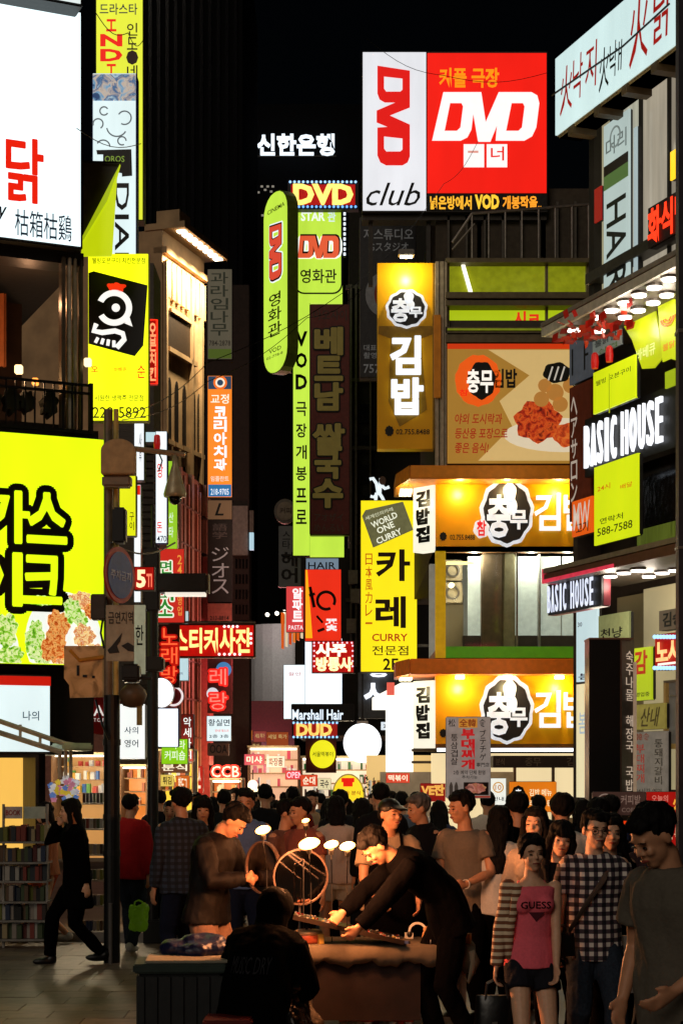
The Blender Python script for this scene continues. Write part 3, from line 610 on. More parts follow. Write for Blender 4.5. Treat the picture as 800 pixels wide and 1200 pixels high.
s.box('case', paint('#14080a'), 337, 211, 420, 245, 0, .2); s.box('face', mat('#b40c08', .4, em=.9, sample=True), 341, 216, 416, 240, -.01, .01)
s.text('DVD', (345, 217, 412, 239), mat('#ffe070', em=1.6), bold=.05, d=-.03)
s.bulbs(ink('#9ac8ff', 1.6), [(340+5.1*i, 213.3) for i in range(16)], .028); s.bulbs(ink('#6aa8ff', 1.6), [(340+5.1*i, 242.4) for i in range(16)], .028)
def dvd(s, r, rot, m, copies=0, rad=0, d=-.02, shear=.0):
    "wide joined DVD letters: two D bowls and a V, each cut as an outline"
    x0, x1, z0, z1 = s.rect(r) if not isinstance(r[0], Vector) else r
    mb = MB(); U = 100; Vv = 44
    def outl(o):
        return o
    D = [(0, 0), (28, 0), (34, 3), (37, 10), (37, 34), (40, 44), (5, 44)]
    Dh = [(11, 9), (23, 9), (26, 12), (26, 31), (24, 34), (13, 34)]
    def place(p):
        u, v = p[0]/U, p[1]/Vv
        if rot: return (x0+(v)*(x1-x0), z1-u*(z1-z0)) if rot == 1 else None
        return (x0+(u+shear*v)*(x1-x0), z0+v*(z1-z0))
    offs = [(0, 0, 0)]+[(rad*math.cos(2*math.pi*j/copies), rad*math.sin(2*math.pi*j/copies), .0004*(j+1)) for j in range(copies)]
    for ox, oz, od in offs:
        for base in (0, 60):
            n = 8; outer = D if base == 0 else [(2, 0), (30, 0), (37, 4), (40, 12), (40, 34), (37, 41), (31, 44), (0, 44)]
            # D as ring of quads between outer and inner, both resampled by angle
            c = (19, 22); k = 28; a = []; h = []
            def hit(poly, t):
                best = 1
                for i in range(len(poly)):
                    p, q = poly[i], poly[(i+1) % len(poly)]; dx, dy = math.cos(t), math.sin(t); ex, ey = q[0]-p[0], q[1]-p[1]
                    den = dx*ey-dy*ex
                    if abs(den) < 1e-9: continue
                    tt = ((p[0]-c[0])*ey-(p[1]-c[1])*ex)/den; ss = ((p[0]-c[0])*dy-(p[1]-c[1])*dx)/den
                    if tt > 0 and -1e-6 <= ss <= 1+1e-6: return (c[0]+dx*tt, c[1]+dy*tt)
                return c
            ang = sorted([math.atan2(p[1]-c[1], p[0]-c[0]) for p in outer+Dh])
            v = []
            for t in ang:
                for q in (hit(outer, t), hit(Dh, t)):
                    w = place((q[0]+base, q[1])); v.append((w[0]+ox, d+od, w[1]+oz))
            m_ = len(ang); mb.add(v, [(2*i, 2*((i+1) % m_), 2*((i+1) % m_)+1, 2*i+1) for i in range(m_)])
        Vp = [place(p) for p in [(33, 44), (42, 44), (50, 17), (59, 44), (67, 44), (64, 22), (57, -1), (45, -1), (37, 24)]]
        mb.add([(p[0]+ox, d+od-.0002, p[1]+oz) for p in Vp], [tuple(range(9))])
    return mb.build('lettering', m, s.e)
s = S('vertical_sign', 'tall lime cinema sign: rounded DVD panel over a long column of black letters', 'sign', DY, 343, 246, 404, 652)
MB().box(0, s.l(363, 0)[0], 0, .3, 0, s.H).build('case', CASE, s.e)
s.box('face', lime, 343.5, 355, 362.5, 651, -.012, .02); s.box('face', lime, 343.5, 246, 401, 355, -.012, .3); s.box('face', lime, 362.8, 626, 403, 651, -.03, .3)
x0, x1, z0, z1 = s.rect((346, 247, 400, 343)); r = .16
def rrect(x0, x1, z0, z1, r, n=5, rb=True, rt=True):
    p = []
    for cx, cz, a, on in ((x1-r, z1-r, 0, rt), (x0+r, z1-r, 90, rt), (x0+r, z0+r, 180, rb), (x1-r, z0+r, 270, rb)):
        if on: p += [(cx+r*math.cos(math.radians(a+90*i/n)), cz+r*math.sin(math.radians(a+90*i/n))) for i in range(n+1)]
        else: p += [(x1 if a in (0, 270) else x0, z1 if a < 180 else z0)]
    return p
MB().prism(rrect(x0-.02, x1+.02, z0-.03, z1, .2, rt=False), -.03, -.012).build('panel_border', K, s.e)
MB().prism(rrect(x0+.01, x1-.01, z0+.0, z1, .18, rt=False), -.04, -.03).build('panel_face', lit('#c6ee48', .95), s.e)
s.text('STAR', (353, 249, 380, 259), ink('#f4fbf0', 1), bold=.03, d=-.046, ext=0, copies=0); s.text('관', (384, 249, 393, 260), ink('#d8e8f0', 1), d=-.046, bold=.02)
dvd(s, (350, 279, 398, 301), 0, ink('#f8fff0', 1.05), 12, .05, -.048); dvd(s, (350, 275.5, 398, 301), 0, K, 6, .012, -.055); dvd(s, (349, 277, 397, 303), 0, ink('#e05a34', 1), 0, 0, -.062)
s.text('영화관', (352, 316, 394, 332), ink('#3a1c0c', .1), d=-.046, bold=.015)
for i, ch in enumerate('VOD극장개봉프로'):
    y = 389+25.3*i+(8 if i > 2 else 0)*.8; s.text(ch, (347, y, 359, y+16), K, bold=.04 if i < 3 else .02)
s = S('pill_sign', 'rounded lime cinema sign turned on its side letters, left of the cinema tower sign', 'sign', Pl(DY-.4, 325, -800), 309, 224, 337, 437)
MB().prism(rrect(0, s.W, 0, s.H, s.W*.45), 0, .25).build('case', paint('#60701c'), s.e); MB().prism(rrect(.02, s.W-.02, .02, s.H-.02, s.W*.43), -.012, 0).build('face', lime, s.e)
s.text('CINEMA', (314, 242, 334, 247), K, ext=0)
dvd(s, (317, 262, 331, 328), 1, ink('#f4f8ff', 1), 12, .045, -.016); dvd(s, (317, 262, 331, 328), 1, K, 6, .018, -.024); dvd(s, (317, 263, 331, 327), 1, ink('#d84a34', 1), 0, 0, -.03)
s.text('영화관', (314, 342, 331, 394), ink('#3a1c0c', .1), mode='v'); s.text('VOD', (316, 407, 330, 412), K, ext=0); s.text('02-778-8', (313, 415, 332, 418), ink('#505a20', .3), ext=0)
s = S('bulb_strips', 'strips of small white chaser bulbs edging the cinema signs', 'light strip', DY-.25, 337, 246, 406, 440)
s.box('strip', paint('#1a1a1a'), 337, 247, 341, 436, 0, .1); s.box('strip', paint('#1a1a1a'), 402, 247, 405, 300, 0, .1)
for xx, n in ((339, 32), (403.6, 9)):
    for i in range(n): s.box('bulb', ink('#e8f4ff', 1.4), xx-1.3, 249+5.9*i, xx+1.3, 252+5.9*i, -.03, 0)
s = sign('unlit dark red upright sign with raised olive Korean letters for noodles', DY-.5, 363, 356, 410, 627, paint('#6a2418', .5), [], paint('#3a140e'), .25, lip=1, name='vertical_sign')
ol = mat('#b09a48', .5, em=.12)
s.text('아오자이', (367, 363, 406, 375), mat('#4a3c34', .6))
for t, r in (('베', (370, 385, 400, 415)), ('트', (370, 419, 400, 445)), ('남', (370, 450, 400, 480)), ('쌀', (368, 498, 402, 527)), ('국', (370, 530, 398, 560)), ('수', (368, 563, 400, 594))):
    s.text(t, r, mat('#14100a', .6), bold=.03, d=-.03, copies=8, rad=.045, ext=.01); s.text(t, r, ol, bold=.03, d=-.045, copies=4, rad=.012, ext=.01)
s.text('アオザイ', (368, 602, 402, 611), mat('#5a4a3c', .6)); s.text('めんるい', (368, 614, 402, 623), mat('#5a4a3c', .6))
# smaller signs below
s = S('round_sign', 'round grey unlit sign left of the foot of the tall lime sign', 'sign', DY+1, 321, 584, 347, 614)
s.disc('disc', paint('#6a625c'), 334, 599, 13, 14.5, 0, .15); s.disc('inner_disc', paint('#8a7a6e'), 334, 599, 10, 11, -.02, 0); s.text('커피', (328, 595, 341, 602), mat('#3a2a24'), d=-.03)
sign('grey unlit upright sign with black Korean hair letters', DY+.6, 326, 616, 353, 688, mat('#75706a', .6, em=.08), [('스타', (331, 622, 340, 644), K, {'mode': 'v'}), ('헤어', (330, 646, 348, 684), K, {'mode': 'v', 'bold': .03})], lip=.6)  # very faint glow put into this unlit face
sign('blue-grey sign reading HAIR above the red sign', DY-.2, 358, 654, 397, 668, lit('#8aa0b4', .6, False), [('HAIR', (361, 659, 393, 667), ink('#20242c', .1))], lip=.6)
s = sign('bright red upright sign with a black brushed character and yellow edge', DY-.7, 357, 667, 400, 752, lit('#f03018', .95), [], lip=.6)
s.poly('yellow_edge', ink('#ffb018', 1), [(358, 668), (360, 668), (366, 748), (358, 748)], -.02, -.012)
c = s.l(382, 704)
MB().ring(c[0], c[1], .15, .21, -.03, -.012, 28, -30, 300).build('brush_ring', K, s.e)
s.line('brush_stroke', K, [(363, 688), (368, 712)], .035, -.02); s.line('brush_stroke', K, [(362, 698), (369, 696)], .03, -.02); s.line('brush_stroke', K, [(371, 722), (378, 730)], .025, -.02); s.line('brush_stroke', K, [(372, 740), (380, 737)], .03, -.02)
s.text('꽃', (382, 726, 395, 739), ink('#f8f0f0', 1), bold=.05)
sign('pink-red sign strip with white letters behind the red sign', DY+.5, 335, 687, 356, 741, lit('#e84848', .85), [('알파트', (343, 689, 354, 729), ink('#fff0f0', 1.1), {'mode': 'v', 'bold': .04}), ('PASTA', (338, 733, 355, 738), ink('#fff0f0', 1), {'ext': 0})], lip=.5)
s = S('paper_lantern_row', 'orange and white striped hanging cloths left of the red signs', 'banner', DY+1.2, 328, 716, 356, 762)
for i in range(6): s.poly('cloth_strip', lit(['#e86018', '#f4d8b0', '#e04810', '#f08030'][i % 4], .8, False), [(329+4.5*i, 718-i*.4), (333.2+4.5*i, 718-i*.4), (332.5+4.5*i, 761-i*2.5), (329.5+4.5*i, 760-i*2.5)], -.01*i, .03)
s.line('rail', DARK, [(328, 717), (356, 715)], .02, .0)
s = S('led_sign', 'square red LED sign with pale glowing fortune-teller letters', 'sign', DY-1.2, 365, 751, 416, 789)
s.box('case', paint('#2a0806'), 365, 751, 416, 789, 0, .2); s.box('face', mat('#b8100c', .4, em=.95, sample=True), 366, 752, 414, 788, -.01, .01)
s.text('사주', (371, 755, 405, 769), mat('#fff0d0', em=1.7), bold=.05, d=-.03); s.text('방통사', (371, 771, 412, 786), mat('#fff0a8', em=1.7), bold=.05, d=-.03)
s.bulbs(ink('#ffd0e0', 1.3), [(368+5.5*i, 753.5) for i in range(9)]+[(413, 757+6*i) for i in range(5)]+[(368, 757+6*i) for i in range(5)], .02)
sign('plain white glowing box sign, wider one above the hair salon sign', DY-.3, 357, 748, 401, 826, lit('#eef8fc', 1.5), [], paint('#202a70'), lip=.5)
sign('plain white glowing upright sign partly behind the wider white box', DY+.4, 332, 779, 358, 843, lit('#e8f6fa', 1.3), [('할인', (338, 788, 352, 792), ink('#d06060', .8), {'ext': 0})], lip=.5)
s = sign('black sign with white lettering of a hair salon name', DY-1, 341, 825, 415, 845, paint('#0e0e12'), [('Marshall Hair', (342.5, 832, 402, 843.5), ink('#e4f2ff', 1.2), {'bold': .02})], lip=.5, t=.3)
s = S('led_sign', 'dotted LED sign with three orange letters edged by blue bulbs', 'sign', DY-1.1, 342, 846, 397, 865)
s.box('case', paint('#0c0c18'), 342, 846, 397, 865, 0, .2); s.box('face', ink('#a01810', .8), 344, 848, 395, 863, -.01, .01); s.text('DUD', (348, 849, 388, 862), mat('#ffc060', em=1.5), bold=.05, d=-.03)
s.bulbs(ink('#90c8ff', 1.5), [(344+4.6*i, 847.3) for i in range(12)]+[(344+4.6*i, 864) for i in range(12)], .025)
s = S('round_sign', 'round yellow lit sign on a dark red board over the street', 'sign', DY-1, 358, 866, 396, 906)
s.box('board', paint('#6a1e18'), 358, 866, 394, 906, 0, .1); s.disc('disc', lit('#f2ea20', 1), 378, 884, 15, 16.5, -.05, 0, n=32); s.text('서울떡볶이', (366, 881, 390, 887), ink('#405a10', .3), d=-.06, ext=0)
s = S('globe_lamp', 'large white glowing balloon lamp hanging over the crowd', 'lamp', 30, 402, 847, 447, 895)
c = s.l(424.5, 871); MB().ell((c[0], 0, c[1]), (.335, .335, .35), nu=28, nv=18).build('globe', lit('#f8fcff', 1.7), s.e, smooth=True)
s.box('collar', STEEL, 418, 845, 431, 849, -.06, .06); s.line('hanging_cord', BLACK, [(424.5, 846), (424.5, 790)], .012)
s = S('half_round_sign', 'yellow arched sign with red emblem low over the crowd', 'sign', 32, 389, 907, 427, 940)
x0, x1, z0, z1 = s.rect((389, 907, 427, 940)); pts = [(x0, z0), (x1, z0)]+[((x0+x1)/2+(x1-x0)/2*math.cos(t), z0+.12+(z1-z0-.12)*math.sin(t)) for t in [math.pi*i/16 for i in range(17)]]
MB().prism(pts, .02, .2).build('case', paint('#e8e0c0'), s.e); q = [((p[0]-(x0+x1)/2)*.92+(x0+x1)/2, (p[1]-z0)*.93+z0+.01) for p in pts]; MB().prism(q, -.012, .02).build('face', lit('#ffdc28', 1), s.e)
s.box('emblem', RI, 400, 912, 415, 917, -.02, -.012); s.box('emblem', RI, 402, 917, 413, 922, -.021, -.012); s.text('신당동 분식', (393, 927, 422, 932), ink('#a03010', .6), ext=0)
s.box('leg', STEEL, 406, 940, 410, 990, .05, .12)
# curry sign
s = sign('tall yellow curry sign with big dark brown Korean letters and tilted grey box picture', 31, 422, 586, 489, 788, lit('#ffea18', 1.0), [], paint('#6a5610'), .3, lip=.8, name='vertical_sign', bracket='r')
BR = ink('#38180c', .1)
s.text('카', (442, 645, 479, 680), BR, bold=.03); s.text('레', (441, 700, 474, 735), BR, bold=.03)
s.text('CURRY', (436, 743, 477, 751.5), ink('#c04010', .8), bold=.02); s.text('전문점', (436, 757, 478, 768), ink('#6a4a10', .3)); s.text('2F', (449, 772, 466, 785), ink('#382408', .1), bold=.02)
s.text('日本風カレー', (428, 648, 436, 738), ink('#d07010', .8), mode='v')
s.poly('printed_box', mat('#8c8a5c', .6, em=.45), [(424, 605), (428, 598), (472, 588), (484, 621), (437, 642)], -.018, -.012)
for t, r in (('WORLD', (434, 606, 466, 613)), ('ONE', (441, 615, 462, 622)), ('CURRY', (440, 625, 471, 632))): s.text(t, r, ink('#eef0d8', 1), bold=.02, d=-.022, rot=24, ext=0)
s.text('세계인의카레', (427, 600, 461, 604.5), ink('#d8dab8', .9), d=-.022, rot=20, ext=0)
s = S('animal_figure', 'small white outlined climbing animal figure on top of the curry sign', 'figure', 31, 430, 556, 458, 587)
for pts in ([(433, 561), (437, 560), (441, 566), (443, 577)], [(443, 577), (438, 582), (434, 581)], [(443, 575), (448, 583), (450, 587)], [(445, 566), (451, 572), (456, 570)], [(441, 577), (440, 586)], [(446, 560), (445, 577)]): s.line('limb', ink('#e8f4f8', 1), pts, .03, .05)
s.disc('head', paint('#6a5040'), 448, 563, 4, 5, 0, .1)
# dark sign with white channel letters below the curry sign
s = S('lettered_wall', 'grey panel with white lit brush letters below the curry sign', 'sign', 33, 419, 786, 480, 845)
s.box('board', paint('#55585c', .5), 420, 788, 480, 842, .1, .3); s.text('충', (432, 779, 455, 793), lit('#f0f6ff', 1.3, False), d=.0, bold=.04, ext=.05); s.text('ㅅ', (428, 802, 446, 818), lit('#f0f6ff', 1.3, False), d=0, bold=.05, ext=.05)

# ================================================================ DVD CLUB BILLBOARD
s = S('billboard', 'big backlit DVD club billboard, white left third and red right part', 'billboard', 27, 424, 60, 641, 248)
MB().box(0, s.W, 0, .5, 0, s.H).build('case', paint('#2a2624'), s.e)
s.box('white_face', lit('#e6e8ee', 1.0), 425, 61, 499, 246.5, -.012, .02); s.box('red_face', lit('#f41c10', .97), 500.5, 62, 640, 226, -.012, .02); s.box('black_strip', paint('#0c0808'), 500.5, 227, 640, 246.5, -.012, .02)
dvd(s, (442, 77, 480, 194), 1, ink('#dc1410', 1)); s.text('club', (429, 214, 492, 241), ink('#101014', .02), shear=.35, bold=.0)
s.text('커플 극장', (515, 80, 584, 102), ink('#ff9410', 1), bold=.03)
dvd(s, (506, 108, 626, 165), 0, ink('#f6f6f4', 1.05), shear=.06)
s.box('white_block', ink('#f6f6f4', 1.02), 543, 169, 567, 196, -.018, -.012); s.box('white_block', ink('#f6f6f4', 1.02), 570, 169, 594, 196, -.018, -.012)
s.text('ㅡ', (548, 177, 560, 179), ink('#e8a090', .9), d=-.02, ext=0); s.text('너', (575, 172, 590, 188), RI, d=-.022, bold=.01)
s.text('넓은방에서', (504, 230, 552, 245), ink('#ffb830', 1.1), bold=.03, d=-.018); s.text('VOD', (557, 229, 584, 244), ink('#ffc838', 1.1), bold=.05, d=-.018); s.text('개봉작을..', (589, 230, 634, 245), ink('#ffa028', 1.1), bold=.03, d=-.018)
for x in (432, 500, 560, 636): s.box('support_post', paint('#38322c'), x, 248, x+5, 330, .2, .3)
s.box('support_beam', paint('#38322c'), 424, 249, 641, 255, .1, .4)

# ================================================================ KIMBAP HOUSE
KY = 24
b = S('kimbap_house', 'yellow three-storey kimbap restaurant building in the middle of the picture', 'building', KY, 510, 300, 760, 1010)
b.box('wall', paint('#30281f', .85), 523, 388, 760, 548, .3, 8); b.box('wall', paint('#4c3a1c', .8), 510, 770, 760, 874, .25, 8); b.box('wall', paint('#4c3a1c', .8), 510, 548, 760, 645, .25, 8)
b.box('roof_wall', paint('#4a4138', .9), 525, 130, 760, 302, 3.2, 8)
for i in range(9): b.box('wall_batten', paint('#575048'), 540+24*i, 150, 543+24*i, 300, 3.1, 3.2)
for x, w in ((510, 4), (515.5, 4.5), (521, 2.5)): b.box('corner_pipe', mat('#a89c88', .4, .5), x, 306, x+w, 548, .0, .12)
b.box('orange_strip', mat('#c07010', .5, em=.25), 508, 370, 516, 466, -.06, 0)
ol = mat('#b4bc20', .15, em=.42, var=.25, spec=.9)
b.box('window_band', ol, 524, 306, 690, 345, .2, .26); b.box('window_band', lit('#c8e01c', .7, False), 526, 359, 690, 383, .2, .26)
for y0, y1, d in ((302, 307, .0), (343, 350, -.05), (352, 358, -.02), (383, 390, .0), (393, 402, -.06)): b.box('window_beam', mat('#6a6048', .5, .3), 522, y0, 690, y1, d, .3)
b.box('shutter_panel', mat('#4a4436', .6), 526, 372, 690, 384, .15, .19)
for x in (524, 640, 688): b.box('mullion', mat('#7a7058', .4, .4), x, 302, x+3, 390, .1, .28)
b.poly('tube_reflection', lit('#fffce0', 1.8, False), [(541, 306), (545, 306), (555, 341), (551, 342)], .12, .17)  # glowing streak stands for a fluorescent tube's reflection in the window band
b.text('시ㅋ', (604, 361, 632, 378), ink('#e03018', 1), d=.18, mode='h', bold=.04, ext=0)
b.box('pink_trim', mat('#a8b820', .5, em=.3), 524, 385, 690, 387, -.02, .1)
# roof railing and stair rail
s = S('roof_railing', 'thin metal roof railing with stair rail behind the billboard foot', 'railing', KY+.6, 530, 240, 692, 302)
rl = mat('#77706a', .5, .5)
s.line('rail', rl, [(553, 250), (692, 239)], .022); s.line('stair_rail', rl, [(530, 284), (553, 250)], .022); s.line('stair_rail', rl, [(530, 292), (556, 262)], .015)
for i in range(8): s.line('post', rl, [(553+19.5*i, 250-1.5*i), (553+19.5*i, 302)], .015)
# food poster
s = sign('wide food poster with orange emblem, Korean slogans and a plate of fried chicken', KY, 523, 402, 690, 544, lit('#d8a040', .42), [], paint('#5a3a18'), .1, off=.05, lip=1, name='poster_sign')
s.box('header', ink('#d83808', .75), 524, 403, 689, 409, -.02, -.012)
s.poly('print_swoosh', ink('#ecc880', .62), [(572, 410), (689, 410), (689, 540), (560, 540), (600, 500), (585, 470), (620, 440)], -.014, -.012)
s.disc('emblem', ink('#e85810', .9), 560, 446, 27, 30, -.02, -.012, wav=.03, wn=11); s.disc('emblem_core', ink('#181410', .05), 564, 446, 16, 22, -.026, -.02, wav=.05, wn=7)
s.text('충무', (547, 434, 577, 460), ink('#fff4e8', 1), bold=.03, d=-.032, ext=0); s.text('참', (538, 457, 548, 464), RI, d=-.032, ext=0); s.text('김밥', (578, 433, 605, 454), K, bold=.03, d=-.02)
for i, t in enumerate(('야외 도시락과', '등산용 포장으로', '좋은 음식!')): s.text(t, (533, 485+17*i, (588, 594, 572)[i], 497+17*i), ink('#a82c10', .7), shear=.15, bold=.015, ext=0, d=-.018)
s.disc('printed_dish', ink('#e8d8b8', .75), 660, 510, 70, 20, -.016, -.0145)
s.disc('printed_chicken', blend_print('printed_chicken', ['#4a0c04', '#a82408', '#d8581c', '#701404'], 12, .6), 630, 494, 27, 24, -.018, -.016, wav=.1, wn=7); s.disc('printed_chicken', blend_print('printed_chicken_dark', ['#7a1a06', '#c84818', '#e88030'], 12, .6), 664, 510, 16, 14, -.0195, -.018, wav=.08, wn=6)
for x, y, r in ((634, 468, 9), (650, 460, 10), (656, 474, 9), (638, 452, 8), (668, 452, 9)): s.disc('printed_rice_roll', ink('#c8883c', .6), x, y, r, r, -.021, -.0195)
s.disc('printed_seaweed_roll', ink('#1a1c10', .05), 652, 437, 16, 12, -.023, -.021, wav=.06, wn=6)
for i in range(3): s.line('printed_highlight', ink('#d8d0c0', .6), [(647+7*i, 430), (642+7*i, 446)], .012, -.024)
# fascias with real spotlights
def emblem(s, x, y, rx, ry):
    wht = mat('#f0f4fa', .5, em=.75); nv = mat('#26242c', .5, em=.02)
    s.disc('emblem_border', wht, x, y, rx, ry, -.1, -.03, wav=.035, wn=11, n=44); s.disc('emblem_core', nv, x, y+1, rx*.87, ry*.88, -.115, -.1, wav=.03, wn=11, n=44)
    s.text('충', (x-rx*.72, y-ry*.45, x+rx*.1, y+ry*.72), wht, bold=.035, d=-.13, ext=.015)
    s.text('무', (x+rx*.14, y-ry*.02, x+rx*.74, y+ry*.5), wht, bold=.035, d=-.13, ext=.015)
    s.disc('figure', wht, x+rx*.1, y-ry*.55, rx*.24, ry*.32, -.13, -.115, wav=.06, wn=5); s.disc('figure_body', wht, x+rx*.18, y-ry*.15, rx*.2, ry*.25, -.13, -.115)
for (y0, y1, lab) in ((562, 642, 'gold kimbap fascia sign of the upper floor with white lit letters and round emblem'), (792, 873, 'gold kimbap fascia sign above the street-level shop')):
    s = S('fascia_sign', lab, 'sign', KY, 510, y0, 760, y1, off=.0)
    s.box('board', mat('#f0a808', .32, bump=.03, var=.12, scale=2), 510, y0, 760, y1, -.03, .2)
    emblem(s, 593, (y0+y1)/2-1, 31, 40)
    ym = (y0+y1)/2
    wl = lit('#eef6ff', 1.0, False)
    s.text('김', (626, ym-22, 655, ym+20), wl, bold=.015, d=-.12, ext=.06); s.text('밥', (660, ym-22, 690, ym+20), wl, bold=.015, d=-.12, ext=.06)
    c = s.l(563, ym+19); MB().disc(c[0], c[1], .11, .13, -.14, -.1, wav=.06, wn=6).build('seal_border', mat('#f4f0f0', em=.8), s.e); s.text('참', (558, ym+10, 568, ym+27), ink('#e02020', .9), d=-.145, bold=.03)
    s.text('02.755.8488', (527, ym+25, 556, ym+31), K, d=-.034, ext=0); s.disc('small_mark', K, 519, ym+27, 4, 5, -.036, -.03, wav=.1)
    for x in (537, 592, 652, 710):
        s.box('spotlight', lit('#fff6d0', 8, False), x-5, y0+1.5, x+5, y0+5, -.34, -.26)
        lx, lz = s.l(x, y0+15); plight(s.e, (lx, -.27, lz), 11, (1, .80, .36), .05)
    s.box('bottom_trim', paint('#6a4210'), 510, y1-1, 760, y1+4, -.06, .2)
    # return face down the side street
    s = S('return_sign', ('upper' if y0 < 700 else 'lower')+' white lit side panel with dark fish-bone writing on the kimbap house corner', 'sign', Pl(KY, 508, -1400), 484, y0+6, 508, y1+4)
    MB().box(0, s.W, 0, .2, 0, s.H).build('board', lit('#f4f0dc', 1.0), s.e)
    for i, ch in enumerate('김밥집'): s.text(ch, (489, y0+14+21*i, 503, y0+31+21*i), K, bold=.05)
for (y0, y1, c, lab) in ((545, 561, '#e08c10', 'upper'), (772, 790, '#ec7c10', 'lower')):
    s = S('cornice', lab+' orange-brown cornice box sheltering the gold fascia lamps', 'cornice', KY, 480, y0, 760, y1, off=.5)
    MB().box(0, s.W, 0, .62, 0, s.H).build('box', mat(c, .5, bump=.05, var=.15), s.e, bevel=.015)
    MB().add([(0, 0, 0), (-.17, .75, 0), (-.17, 1.6, 0), (.4, 1.6, 0), (.4, .6, 0), (.0, .6, 0), (0, 0, s.H), (-.17, .75, s.H), (-.17, 1.6, s.H), (.4, 1.6, s.H), (.4, .6, s.H), (.0, .6, s.H)], [(0, 5, 4, 3, 2, 1), (6, 7, 8, 9, 10, 11), (0, 1, 7, 6), (1, 2, 8, 7), (2, 3, 9, 8), (3, 4, 10, 9), (4, 5, 11, 10), (5, 0, 6, 11)]).build('return_box', mat(c, .5, bump=.05), s.e)
    for i in range(3): MB().box(-.1+.06*i, -.05+.06*i, .85, 1.35, -.03, 0).build('soffit_lamp', lit('#fff0b8', 4, False), s.e)
    plight(s.e, (-.05, .55, -.2), 7, (1, .8, .4)); plight(s.e, (s.W*.4, -.9, .1), 6, (1, .7, .35), .3)  # second light added in front to brighten the box, no fixture
# first-floor windows
b.box('room_back', mat('#b8b4a4', .8, em=.3), 510, 645, 760, 772, 1.6, 1.8); b.box('floor_slab', paint('#5a4a38'), 510, 762, 760, 774, .05, 1.8); b.box('ceiling_slab', paint('#8a8070'), 510, 640, 760, 645, .05, 1.8)  # room back given a faint glow as interior light
b.box('yellow_post', mat('#e8b80c', .5, em=.35), 510, 645, 522, 771, -.02, .1)
bl = mat('#dce4dc', .6, em=.5)  # blinds glow to stand for the lit room
for x0, x1 in ((551, 566), (608, 634), (636, 662), (664, 760)):
    f = b.box('blind', bl, x0, 647, x1, 742, .5, .54)
for x0, x1, c in ((566, 592, '#5c4c38'), (592, 606, '#8a8468'), (634, 636.5, '#8a8a88')): b.box('column', mat(c, .6), x0, 645, x1, 765, .3, .6, bevel=.02)
b.box('low_wall', paint('#38302c'), 545, 742, 760, 755, .45, .6); b.box('beige_panel', mat('#a8946a', .6, em=.08), 524, 690, 548, 765, .9, 1.1)
for y in (663, 690):
    f = b.box('air_conditioner', mat('#98886a', .6), 524, y-14, 546, y+11, .7, .9, bevel=.01); c = b.l(534, y-1)
    MB().ring(c[0], c[1], .07, .1, .67, .69).build('fan_grille', paint('#4a4034'), f)
b.box('strip_light', lit('#ffd890', 2.5, False), 524, 656, 557, 659, .2, .28); b.disc('globe_light', lit('#fff0c0', 3, False), 531, 682, 3.5, 3, .4, .5)
plight(b.e, (b.l(558, 0)[0], .26, b.l(0, 652)[1]), 30, (1, .95, .84), .05); plight(b.e, (b.l(625, 0)[0], .28, b.l(0, 652)[1]), 30, (1, .95, .84), .05); plight(b.e, (b.l(668, 0)[0], .28, b.l(0, 652)[1]), 30, (1, .95, .84), .05); plight(b.e, (b.l(535, 0)[0], .4, b.l(0, 700)[1]), 7, (1, .9, .7), .05)
b.box('green_strip', mat('#4c9410', .5, em=.4), 522, 758, 760, 771, -.04, .1); b.box('top_trim', mat('#a89a80', .6), 510, 641, 760, 646, -.06, .1)
gm_ = bpy.data.materials.new('tinted_window_glass'); gm_.use_nodes = True; nt_g = gm_.node_tree; nt_g.nodes.remove(nt_g.nodes['Principled BSDF'])
tr_ = nt_g.nodes.new('ShaderNodeBsdfTransparent'); tr_.inputs[0].default_value = (.95, .98, .93, 1); gg_ = nt_g.nodes.new('ShaderNodeBsdfGlossy'); gg_.inputs['Roughness'].default_value = .06; mx_ = nt_g.nodes.new('ShaderNodeMixShader'); mx_.inputs[0].default_value = .07
nt_g.links.new(tr_.outputs[0], mx_.inputs[1]); nt_g.links.new(gg_.outputs[0], mx_.inputs[2]); nt_g.links.new(mx_.outputs[0], nt_g.nodes['Material Output'].inputs[0])
for x0, x1 in ((523, 606), (607, 690), (691, 760)): b.box('window_pane', gm_, x0, 646, x1, 757, .16, .17); b.box('window_frame', mat('#7a7668', .4, .5), x1, 645, x1+1.6, 758, .1, .2)
# street-level shop under the lower fascia
b.box('light_strip', lit('#f4faff', 2.2), 512, 876, 760, 881, -.02, .04); b.box('awning_box', paint('#2c1c14'), 575, 886, 760, 900, -.35, .1, bevel=.01)
b.text('충무', (612, 888, 630, 898), mat('#6a5a4a', .6), d=-.36); b.text('김밥', (660, 888, 680, 898), mat('#6a5a4a', .6), d=-.36); b.text('분식', (578, 889, 588, 897), mat('#6a5a4a', .6), d=-.36)
b.box('shop_back', lit('#ffe6b0', .85), 512, 882, 760, 1010, 1.5, 1.6)  # glowing back panel stands in for the lit shop interior
for x0, x1, y0, y1, c in ((576, 606, 905, 1000, '#e8c088'), (652, 655, 900, 1000, '#5a3a20'), (606, 609, 900, 1000, '#7a5230'), (656, 690, 960, 1000, '#b0885a')): b.box('shop_fitting', mat(c, .6, em=.15), x0, y0, x1, y1, .5, .6)
s = sign('orange menu poster with round dark emblem inside the kimbap shop', KY-.05, 596, 916, 652, 952, lit('#f08018', .8), [('김밥 메뉴', (620, 925, 646, 933), ink('#fff0c0', 1), {'ext': 0}), ('라면 우동', (620, 938, 646, 945), ink('#fff0c0', 1), {'ext': 0})], t=.03, lip=.5, off=-.2, cat='poster', name='menu_poster')
